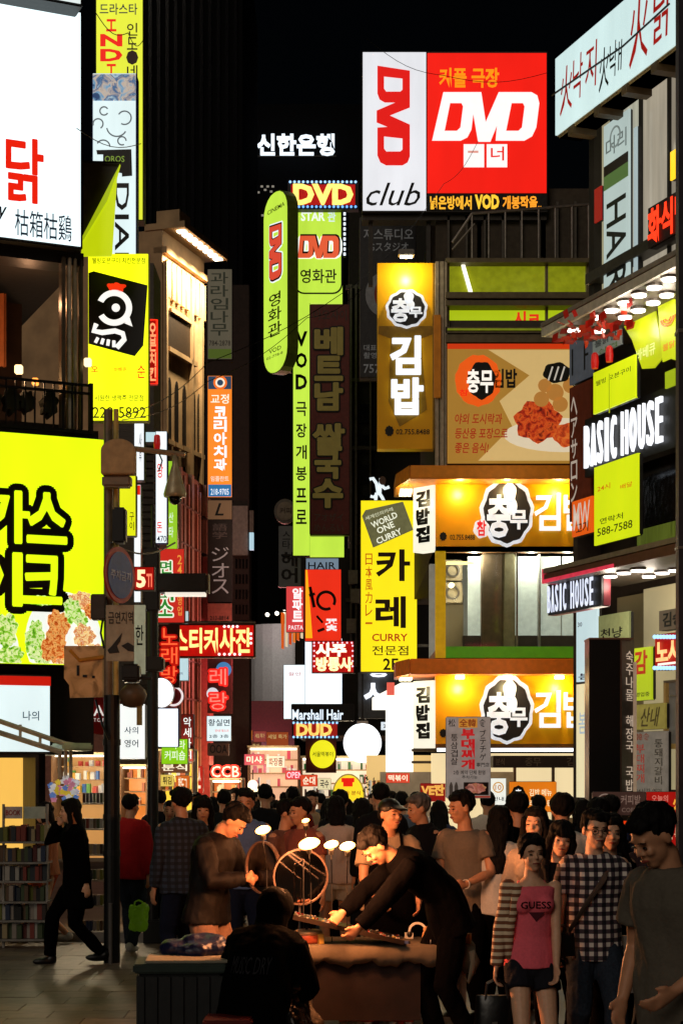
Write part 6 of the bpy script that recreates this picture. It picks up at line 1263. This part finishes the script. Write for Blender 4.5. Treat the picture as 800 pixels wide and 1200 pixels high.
# ================================================================ HELD THINGS
def bag(label, p, w, h_, d, m, handle=.14, name='bag', rz=0, cat='bag'):
    e = empty(name, p, label, cat, rz); z = -handle-h_
    mb = MB(); mb.tube([(0, 0, z-.0), (0, 0, z+h_*.15), (0, 0, z+h_*.8), (0, 0, z+h_)], [(w*.48, d*.5), (w*.5, d*.52), (w*.47, d*.45), (w*.45, d*.2)], 16, side=V((1, 0, 0)))
    o = mb.build('body', m, e, True); o.data.set_sharp_from_angle(angle=.9) if hasattr(o.data, 'set_sharp_from_angle') else None
    for y in (-.02, .02): MB().tube([(-w*.25, y, z+h_*.9), (-w*.2, y, -handle*.3), (0, y, .0), (w*.2, y, -handle*.3), (w*.25, y, z+h_*.9)], .007, 6).build('handle', m, e)
    return e
p = wpt(r3, r3['arm'][-1][2]); bag('black square handbag hanging from the hand of the woman in pink', p-V((0, 0, .07)), .27, .29, .1, mat('#0c0b0c', .3), .1, 'handbag')
e = bpy.data.objects['handbag']; MB().box(-.03, .0, -.07, -.05, -.33, -.25).build('buckle', STEEL, e)
p = wpt(r17, r17['arm'][1][2]); p2 = P(163, 1055, 17.8)
e = bag('crumpled lime green carrier bag beside the red jacket', V((p2.x, 17.75, p2.z)), .19, .25, .12, mat('#8cc020', .4, em=.06, bump=.8), .05, 'carrier_bag')
for c in e.children:
    if c.name.startswith('body'): md = c.modifiers.new('r', 'REMESH'); md.mode = 'VOXEL'; md.voxel_size = .012; PEND.append((c, .04, 14))
p = wpt(r2, r2['arm'][1][2]); bag('white paper shopping bag behind the plaid shirt', V((P(731, 0, 10.8).x, 10.8, p.z+.12)), .2, .36, .1, mat('#d8d4cc', .6), .12, 'shopping_bag')
a = wpt(r2, r2['Hc']+V((-.2, -.1, .0))); bag('small dark shoulder bag at the hip of the plaid shirt', V((a.x-.02, a.y-.05, a.z+.1)), .15, .14, .06, mat('#1c1512', .5), .05, 'shoulder_bag')

# ================================================================ STREET STALL
TY = 12.0
def TX(px, Y=TY): return (px-400)/F*Y
tz = .735
x0, x1 = TX(350), TX(548); st = empty('stall_table', ((x0+x1)/2, TY, 0), 'low vendor table with pale draped top and dark red front board', 'table'); w = (x1-x0)/2
mb = MB(); mb.box(-w, w, -.28, .28, tz-.03, tz); mb.build('table_top', paint('#5a4a38'), st)
# draped cloth: thick fold hanging over the front edge
prof = [(-.30, tz-.115), (-.315, tz-.06), (-.30, tz+.0), (-.26, tz+.018), (.28, tz+.018), (.30, tz-.05)]
n = 30; vs = []; fs = []
for i in range(n+1):
    x = -w-.03+(2*w+.06)*i/n
    for j, (y, z) in enumerate(prof): vs.append((x, y-.008*math.sin(i*1.9+j), z-(.018*math.sin(i*.9)+.012*math.sin(i*2.3) if j == 0 else 0)-(.05 if (j == 0 and i > n-3) else 0)))
m_ = len(prof)
for i in range(n):
    for j in range(m_-1): fs.append((i*m_+j, (i+1)*m_+j, (i+1)*m_+j+1, i*m_+j+1))
o = MB().add(vs, fs).build('cloth', cloth('#5e5446', scale=18), st, True); so = o.modifiers.new('t', 'SOLIDIFY'); so.thickness = .012
MB().tube([(w, -.3, tz-.02), (w+.03, -.29, tz-.1), (w-.02, -.29, tz-.24), (w-.08, -.29, tz-.14)], [(.02, .03), (.05, .02), (.04, .012), (.02, .01)], 10).build('cloth_corner', cloth('#8a7c68', scale=18), st, True)
MB().box(-w+.1, w*.42, -.26, -.235, .23, tz-.08).build('front_board', mat('#180706', .8, var=.35), st)
for sx in (-1, 1):
    for y in (-.24, .24): MB().box(sx*(w-.05)-.02, sx*(w-.05)+.02, y-.02, y+.02, 0, tz-.03).build('leg', STEEL, st)
MB().box(-w+.05, w-.05, -.25, .25, .15, .18).build('lower_shelf', paint('#3a2c22'), st)
random.seed(5)
for i in range(9):
    x = TX(402+9.5*i); e = empty('wrapped_packet', (x, TY-.2+.05*random.random(), .18), ['leftmost white and red wrapped packet under the table', 'white packet with red corner, second from left under the table', 'round white wrapped packet, third under the table', 'tilted white packet with a red band, under the table', 'dark red wrapped packet in the middle under the table', 'small grey packet right of the dark red one under the table', 'flat white packet with red tie under the table', 'small red and white packet, second from right under the table', 'rightmost pale packet under the table'][i], 'packet', random.uniform(-.5, .5), 'packets under the stall table')
    MB().ell((0, 0, .045), (.035, .03, .045), nu=8, nv=6).build('wrapper', mat(['#c8c0b8', '#d0c8c0', '#c8c4c0', '#d8d0c8', '#7a1c18', '#8a8480', '#d0ccc4', '#c84838', '#a8a098'][i], .5, bump=.6), e)
    MB().box(-.037, .037, -.033, -.02, .035, .055).build('band', RED, e)
# tilted black display tray with accessories
ty = empty('display_tray', (TX(408), TY-.12, tz+.02), 'black display tray propped up at its left end on the stall table', 'tray'); 
sl = math.radians(13); L2 = .40
o = MB().box(-.39, .39, -.2, .2, -.008, .008).build('board', mat('#0a0908', .3), ty, bevel=.004); o.rotation_euler = (0, sl, 0); o.location = (0, 0, .1)
o = MB().box(-.39, .39, -.21, -.195, -.012, .02).build('rim', mat('#2a201a', .3), ty); o.rotation_euler = (0, sl, 0); o.location = (0, 0, .1)
MB().box(-.3, -.28, -.02, .02, 0, .16).build('prop', DARK, ty)
for i in range(60):
    x, y = random.uniform(-.37, .37), random.uniform(-.18, .18)
    zz = .1-math.tan(sl)*x+.012
    MB().ell((x, y, zz), (.009, .012, .006), nu=6, nv=4).build('trinket', mat(random.choice(['#e8c070', '#c8c8d0', '#b03020', '#e0d0c0']), .25, .6), ty)
def item(label, name, px, Y, z, build, cat): e = empty(name, (TX(px, Y), Y, z), label, cat); build(e); return e
TT = tz+.019
item('round tin with red rim glowing under the raised tray', 'tin', 361, TY-.15, TT, lambda e: (lathe(MB(), (0, 0, 0), [(.09, 0), (.095, .02), (.095, .075), (.08, .085)], 20).build('tin_body', mat('#c86040', .35, .3), e, True), lathe(MB(), (0, 0, 0), [(.098, .06), (.098, .078), (.085, .09)], 20).build('lid', mat('#e0b080', .3, .4), e, True)), 'tin')
for i, px in enumerate((512, 522, 532)):
    item(['left red box at the right end of the stall table', 'middle red box at the right end of the stall table', 'right red box at the right end of the stall table'][i], 'small_box', px, TY-.1, TT, lambda e: (MB().box(-.028, .028, -.03, .03, 0, .055).build('box_body', mat('#c01c1c', .4), e, bevel=.004), MB().box(-.03, .03, -.032, .032, .05, .062).build('lid', mat('#e04038', .4), e)), 'box')
item('white headphone-like hair band standing on the tray', 'hair_band', 489, TY-.05, TT, lambda e: (MB().ring(0, .07, .05, .065, -.012, .012, 20, -20, 200).build('band', mat('#d8d4d0', .4), e), MB().ell((.055, 0, .05), (.02, .02, .025)).build('ornament', mat('#c89060', .4), e), MB().ell((-.055, 0, .05), (.02, .02, .025)).build('ornament', mat('#1a1a1a', .4), e)), 'hair band')
item('small tan soft toy between the hair band and red boxes', 'soft_toy', 500, TY-.08, TT, lambda e: (MB().ell((0, 0, .035), (.035, .03, .035)).build('torso', cloth('#a07850'), e, True), MB().ell((0, -.005, .085), (.026, .024, .024)).build('head', cloth('#b08860'), e, True)), 'toy')
random.seed(33)
bx_ = [MB().box(-a, a, -b_, b_, 0, c).mesh('box_body', mat(q, .4)) for a, b_, c, q in ((.022, .03, .03, '#d8d0c0'), (.03, .02, .05, '#a83828'), (.018, .018, .07, '#c8a048'), (.035, .025, .02, '#3a4a7a'), (.025, .03, .04, '#e8e4dc'))]
for i, (q, yy, lb) in enumerate(((356, -.2, 'tiny cream trinket box at the left end of the stall table'), (368, .1, 'small upright dark red trinket box near the round tin'), (376, -.22, 'tall gold trinket box right of the round tin'), (472, -.22, 'flat blue trinket box where the tray meets the table'), (480, .16, 'white trinket box behind the hair band'), (503, -.22, 'tiny cream trinket box before the tan soft toy'), (540, .05, 'upright dark red trinket box at the right end of the table'), (546, -.2, 'tall gold trinket box at the right corner of the table'))):
    e = empty('trinket_box', (TX(q), TY+yy, TT), lb, 'box', random.uniform(-.6, .6), 'tiny boxed trinkets on the stall table')
    o = bpy.data.objects.new('box_body', bx_[i % 5]); COL.objects.link(o); o.parent = e
# round mirrors
def mirror(label, px, py, Y, r, yaw, tilt=0):
    p = P(px, py, Y); e = empty('round_mirror', (p.x, p.y, tz+.02), label, 'mirror', math.radians(yaw)); h0 = p.z-tz-.02
    MB().ring(0, h0, r*.94, r, -.014, .014, 36).build('frame', mat('#70584c', .4, .4), e); MB().disc(0, h0, r*.94, r*.94, -.003, .006, 36).build('glass', mat('#d8c8c0', .06, 1, .01, var=.1), e)
    MB().tube([(0, .02, h0), (0, .03, 0)], .009, 8).build('stem', STEEL, e); MB().tube([(0, .03, 0), (0, .03, .012)], .07, 16).build('base', STEEL, e)
    return e
mirror('round standing mirror with pale copper frame, right one of the pair on the stall', 352, 1028, 12.05, .2, 14); mirror('round standing mirror turned more sideways, left one of the pair', 308, 1017, 12.2, .19, -48)
# bare bulbs on rods
for i, (px, py, Y, pw) in enumerate(((308, 973, 11.3, 18), (362, 989, 11.2, 30), (388, 990, 11.2, 20), (407, 992, 11.0, 22), (358, 962, 12.6, 10))):
    p = P(px, py, Y); e = empty('bare_bulb_lamp', (p.x, p.y, tz), ['leftmost bare orange bulb on a rod over the stall', 'largest and brightest bare bulb in the middle of the stall', 'bare bulb just right of the brightest one', 'rightmost bare bulb of the row over the stall', 'small faint bulb above and behind the brightest one'][i], 'lamp', 0, 'bare bulbs over the stall')
    hh = p.z-tz; k = (.032, .044, .03, .032, .018)[i]
    b_ = MB().ell((0, 0, hh), (k*1.6, k, k*.85), Matrix.Rotation(math.radians(-14), 3, 'Y'), nu=14, nv=10).build('bulb', lit('#ffb050', 14, False), e, True); MB().tube([(0, .04, hh-.02), (0, .06, hh-.1), (.0, TY-.1-Y, hh-.3), (0, TY-.1-Y, .01)], .004, 6).build('rod', DARK, e); MB().tube([(0, .05, hh-.06), (0, .02, hh-.03)], .018, 8).build('socket', DARK, e)
    b_.visible_shadow = True
    plight(e, (0, -.09, hh), pw*.6, (1, .36, .13), .05); plight(e, (0, .1, hh+.03), pw*1.8, (1, .36, .13), .05)
# foreground left: crate, heap, stool, bags
s = empty('storage_crate', (TX(212, 10.9), 10.9, 0), 'grey ribbed plastic crate with pale lid at the bottom left', 'crate', .06)
cm = mat('#191c1e', .5); w = TX(262, 10.9)-TX(212, 10.9)
MB().box(-w, w, -.2, .2, .02, .68).build('box_body', cm, s, bevel=.02); MB().box(-w-.02, w+.02, -.22, .22, .68, .74).build('rim', mat('#20302a', .5), s, bevel=.01); MB().box(-w*.8, w+.05, -.2, .2, .742, .76).build('lid', mat('#8a8474', .5), s, bevel=.004)
for i in range(7): MB().box(-w+.03+i*w*.3, -w+.05+i*w*.3, -.215, -.2, .05, .66).build('rib', cm, s)
s = empty('tarpaulin_heap', (TX(222, 11.1), 11.1, .762), 'dark blue tarpaulin heaped on the crate', 'tarpaulin')
mb = MB(); [mb.ell((random.uniform(-.16, .14), random.uniform(-.08, .08), .03), (.12, .1, random.uniform(.06, .13))) for _ in range(9)]
o = mb.build('tarpaulin', mat('#161a3a', .35, bump=.9, scale=14), s); md = o.modifiers.new('r', 'REMESH'); md.mode = 'VOXEL'; md.voxel_size = .014; PEND.append((o, .03, 9))
s = empty('plastic_stool', (TX(268, 10.4), 10.4, 0), 'dark red plastic stool partly hidden beside the seated vendor', 'stool')
rp = mat('#5a1410', .4); MB().box(-.15, .15, -.15, .15, .42, .45).build('seat', rp, s, bevel=.01)
for sx in (-1, 1):
    for sy in (-1, 1): MB().tube([(sx*.12, sy*.12, .42), (sx*.16, sy*.16, 0)], [(.022, .01)]*2, 6).build('leg', rp, s)
for z in (.28,): [MB().box(-.14, .14, sy*.14-.008, sy*.14+.008, z, z+.035).build('stretcher', rp, s) for sy in (-1, 1)]
def sack(label, px, Y, r, m, name, seed):
    s = empty(name, (TX(px, Y), Y, 0), label, 'bag'); random.seed(seed); mb = MB(); mb.tube([(0, 0, .0), (0, 0, .12), (.01, 0, .3), (-.03, 0, .46), (-.05, .02, .56), (-.04, .02, .62)], [(r*.9, r*.7), (r, r*.8), (r*.85, r*.7), (r*.45, r*.4), (.03, .03), (.07, .05)], 18, side=V((1, 0, 0)))
    o = mb.build('sack', m, s); md = o.modifiers.new('r', 'REMESH'); md.mode = 'VOXEL'; md.voxel_size = .012; PEND.append((o, .05, 8)); return s
sack('translucent grey plastic sack slumped against the left end of the stall', 352, 11.2, .17, mat('#5a544e', .18, bump=1, scale=16, spec=.9), 'plastic_sack', 4)
sack('black plastic sack in front of the stall at the bottom', 346, 10.6, .2, mat('#0c0c0c', .22, bump=1, scale=14), 'plastic_sack', 6)
# magazine rack at far left
RY_ = 18.6; s = S('book_rack', 'wire rack with six tiers of books and postcards at the far left', 'rack', RY_, -45, 945, 57, 1110)
s.e.location.z = gz(RY_)+.05
random.seed(21)
for x in (-45, 3, 54): s.box('upright', STEEL, x, 945, x+2.4, 1118, -.02, .02)
tiers = [966, 990, 1014, 1036, 1060, 1082, 1104]
for y in tiers[1:]: s.box('shelf', STEEL, -45, y-1.5, 57, y+.8, -.1, .25)
s.box('header_card', mat('#c8b8b0', .6), 5, 948, 26, 962, .0, .02); s.box('header_card', mat('#b0b8a8', .6), 28, 948, 53, 962, .0, .02); s.text('BOOK', (7, 952, 24, 958), RED, d=-.006)
bk = ['#6a2018', '#c8b080', '#2a3a5a', '#8a8a30', '#b8a898', '#40302a', '#a04030', '#50603a', '#181818', '#d0c8b8', '#7a5a40', '#303840']
mats = [mat(c, .6, em=.015) for c in bk]
for j in range(6):
    x = -43.0
    while x < 54:
        w_ = random.uniform(3.2, 6.5); hgt = random.uniform(14, 19.5); y1 = tiers[j+1]-1.8
        s.box('book', random.choice(mats), x, y1-hgt, x+w_-.5, y1, random.uniform(-.06, .02), .18); x += w_
# second rack of small goods between the poles and the coat
s = S('goods_shelf', 'white shelf crowded with small bright goods behind the woman in black', 'shelf', 20.5, 96, 935, 122, 1110)
s.e.location.z = gz(20.5)
for y in (955, 985, 1015, 1045, 1075, 1105): s.box('shelf', mat('#b8b0a4', .5), 96, y, 122, y+1.5, -.05, .3)
for j in range(6):
    for i in range(6): s.box('packet', mats[random.randrange(12)], 97+4.1*i, 943+30*j, 100+4.1*i, 954.5+30*j, -.02, .1)
# bright little shops at street level
def shop(label, px0, px1, y0, y1, Y, backc, em, n=20, seed=1, goods=('#e8e0d0', '#d83828', '#f0b030', '#3a7ac0', '#f8f0e0', '#50a030'), depth=.9, gem=.35, top=None):  # glow of back wall and goods stands for the lit interior
    s = S('small_shop', label, 'shop', Y, px0, y0, px1, y1); random.seed(seed); Yd = Y
    s.box('back_wall', lit(backc, em), px0, y0, px1, y1, depth, depth+.1); s.box('ceiling', mat('#c8b890', .6), px0, y0-2, px1, y0, -.1, depth)
    s.box('side_wall', mat('#6a4a30', .7), px0, y0, px0+1.5, y1, 0, depth); s.box('side_wall', mat('#6a4a30', .7), px1-1.5, y0, px1, y1, 0, depth)
    for k in range(3): s.box('shelf', mat('#8a6a48', .6), px0+1, y0+14+16*k, px1-1, y0+15.5+16*k, depth*.4, depth-.02)
    for i in range(n):
        x = random.uniform(px0+2, px1-6); k = random.randrange(3); w_ = random.uniform(2, 5); h_ = random.uniform(5, 11)
        s.box('goods', mat(random.choice(goods), .5, em=gem), x, y0+14+16*k-h_, x+w_, y0+14+16*k, depth*.4+.01*i, depth*.55+.01*i)
    s.box('lamp', lit('#fff4d8', 5, False), px0+3, y0+1, px1-3, y0+3, .1, .25)
    plight(s.e, (s.W/2, -.5, s.H*.8), 45, (1, .8, .5), .15)
    return s
shop('flower and trinket shop glowing under the awning, left of the thick pole', 60, 124, 884, 1010, 22, '#e8a860', .55, 34, 2)
shop('orange lit food stand just right of the thick pole', 140, 172, 898, 1010, 23, '#f08838', .9, 12, 3, ('#c86028', '#f8d0a0', '#a04018'))
shop('brilliant yellow lit snack shop right of the lamp post', 186, 226, 880, 1010, 28, '#ffd040', 1.1, 26, 4, ('#2a1a10', '#d86018', '#f8f0e0', '#704018', '#d83828'))
shop('orange lit snack stall with small goods below the ring-shaped neon letters', 246, 284, 914, 1010, 36, '#f07830', .7, 20, 9, ('#f8e0b0', '#c83018', '#502010', '#f8a040'))
shop('pinkish lit cosmetics shop at the far end of the street', 290, 350, 876, 1000, 48, '#f0b890', .9, 26, 5, ('#d83858', '#f8e8e0', '#e87890', '#fff8f0'))
shop('white lit clothes shop in the far middle of the street', 352, 470, 888, 1010, 38.2, '#f8e0c0', .95, 44, 6, ('#c83828', '#e8e0d0', '#503028', '#f8f4e8', '#2a6a30'))
for k, (px_, q_, r_, t_, Yd, c_, tx, lab) in enumerate((  # random small lit signs added so the far street glows more densely
    (187, 893, 222, 906, 27, '#6a4028', '분식', 'brown shop fascia under the lime green cut sign'), (188, 908, 204, 922, 27, '#f0d060', '튀김', 'added small yellow menu board below the brown shop fascia'),
    (206, 909, 222, 930, 26.6, '#d86820', '핫도그', 'added small orange menu board beside the yellow one'), (226, 898, 238, 930, 33, '#c82a20', '쥬스', 'added narrow red lit sign between the pipes and ring-shaped letters'),
    (286, 884, 310, 897, 45, '#b82c50', '미샤', 'added magenta fascia over the far cosmetics shop'), (312, 886, 334, 900, 44, '#e8d8c0', '화장품', 'added cream fascia next to the magenta one far down the street'),
    (446, 846, 482, 856, 28, '#d8e4f0', '24H 마트', 'added pale lit strip sign beside the balloon lamp'), (352, 908, 372, 922, 36, '#e04a28', '순대', 'added small red-orange sign under the round yellow sign'), (372, 912, 388, 926, 35, '#f0e0b0', '국수', 'added small cream sign left of the arched yellow sign'), (452, 906, 480, 918, 26.4, '#d84830', '떡볶이', 'added red lit strip below the white kiosk panel'))):
    sign(lab, Yd, px_, q_, r_, t_, lit(c_, .9, False), [(tx, (px_+3, q_+2.5, r_-3, t_-2.5), ink('#201008' if k in (1, 5, 6, 8) else '#fff0d0', .1 if k in (1, 5, 6, 8) else 1.1), {'ext': 0, 'bold': .02})], t=.1, lip=.3)
s = S('potted_plant', 'green leafy plant beside the white lit kiosk', 'plant', 26.5, 424, 912, 446, 945); random.seed(8)
for i in range(40):
    x, y = random.uniform(427, 443), random.uniform(914, 938); c = s.l(x, y); t = random.uniform(0, 6.28); q = .07
    MB().add([(c[0], 0, c[1]), (c[0]+q*math.cos(t), -.05, c[1]+q*math.sin(t)), (c[0]+q*.6*math.cos(t+.5), .05, c[1]+q*.6*math.sin(t+.5))], [(0, 1, 2)]).build('leaf', mat('#3a6a20', .5, em=.06), s.e)
s.box('pot', paint('#6a4a30'), 430, 938, 440, 950, -.1, .1)
sign('small pink neon sign low in the distance under the far banners', 44, 334, 903, 356, 914, lit('#c02838', .7, False), [('OPEN', (336, 905, 354, 912), mat('#ffb0c0', em=1.6), {})], lip=.3)
for i, (x, y) in enumerate(((281, 931), (296, 920), (303, 929))): e = empty('paper_lamp', P(x, y, 34), ['large blurred white lantern low over the crowd', 'small bright lantern at the top of the trio', 'orange-white lantern right of the trio'][i], 'lamp', 0, 'lanterns over the far crowd'); MB().ell((0, 0, 0), (.1, .1, .1), nu=10, nv=8).build('shade', lit('#ffe0b0', 2.5, False), e, True); MB().tube([(0, 0, .1), (0, 0, .3)], .01, 6).build('cord', BLACK, e)
flush()
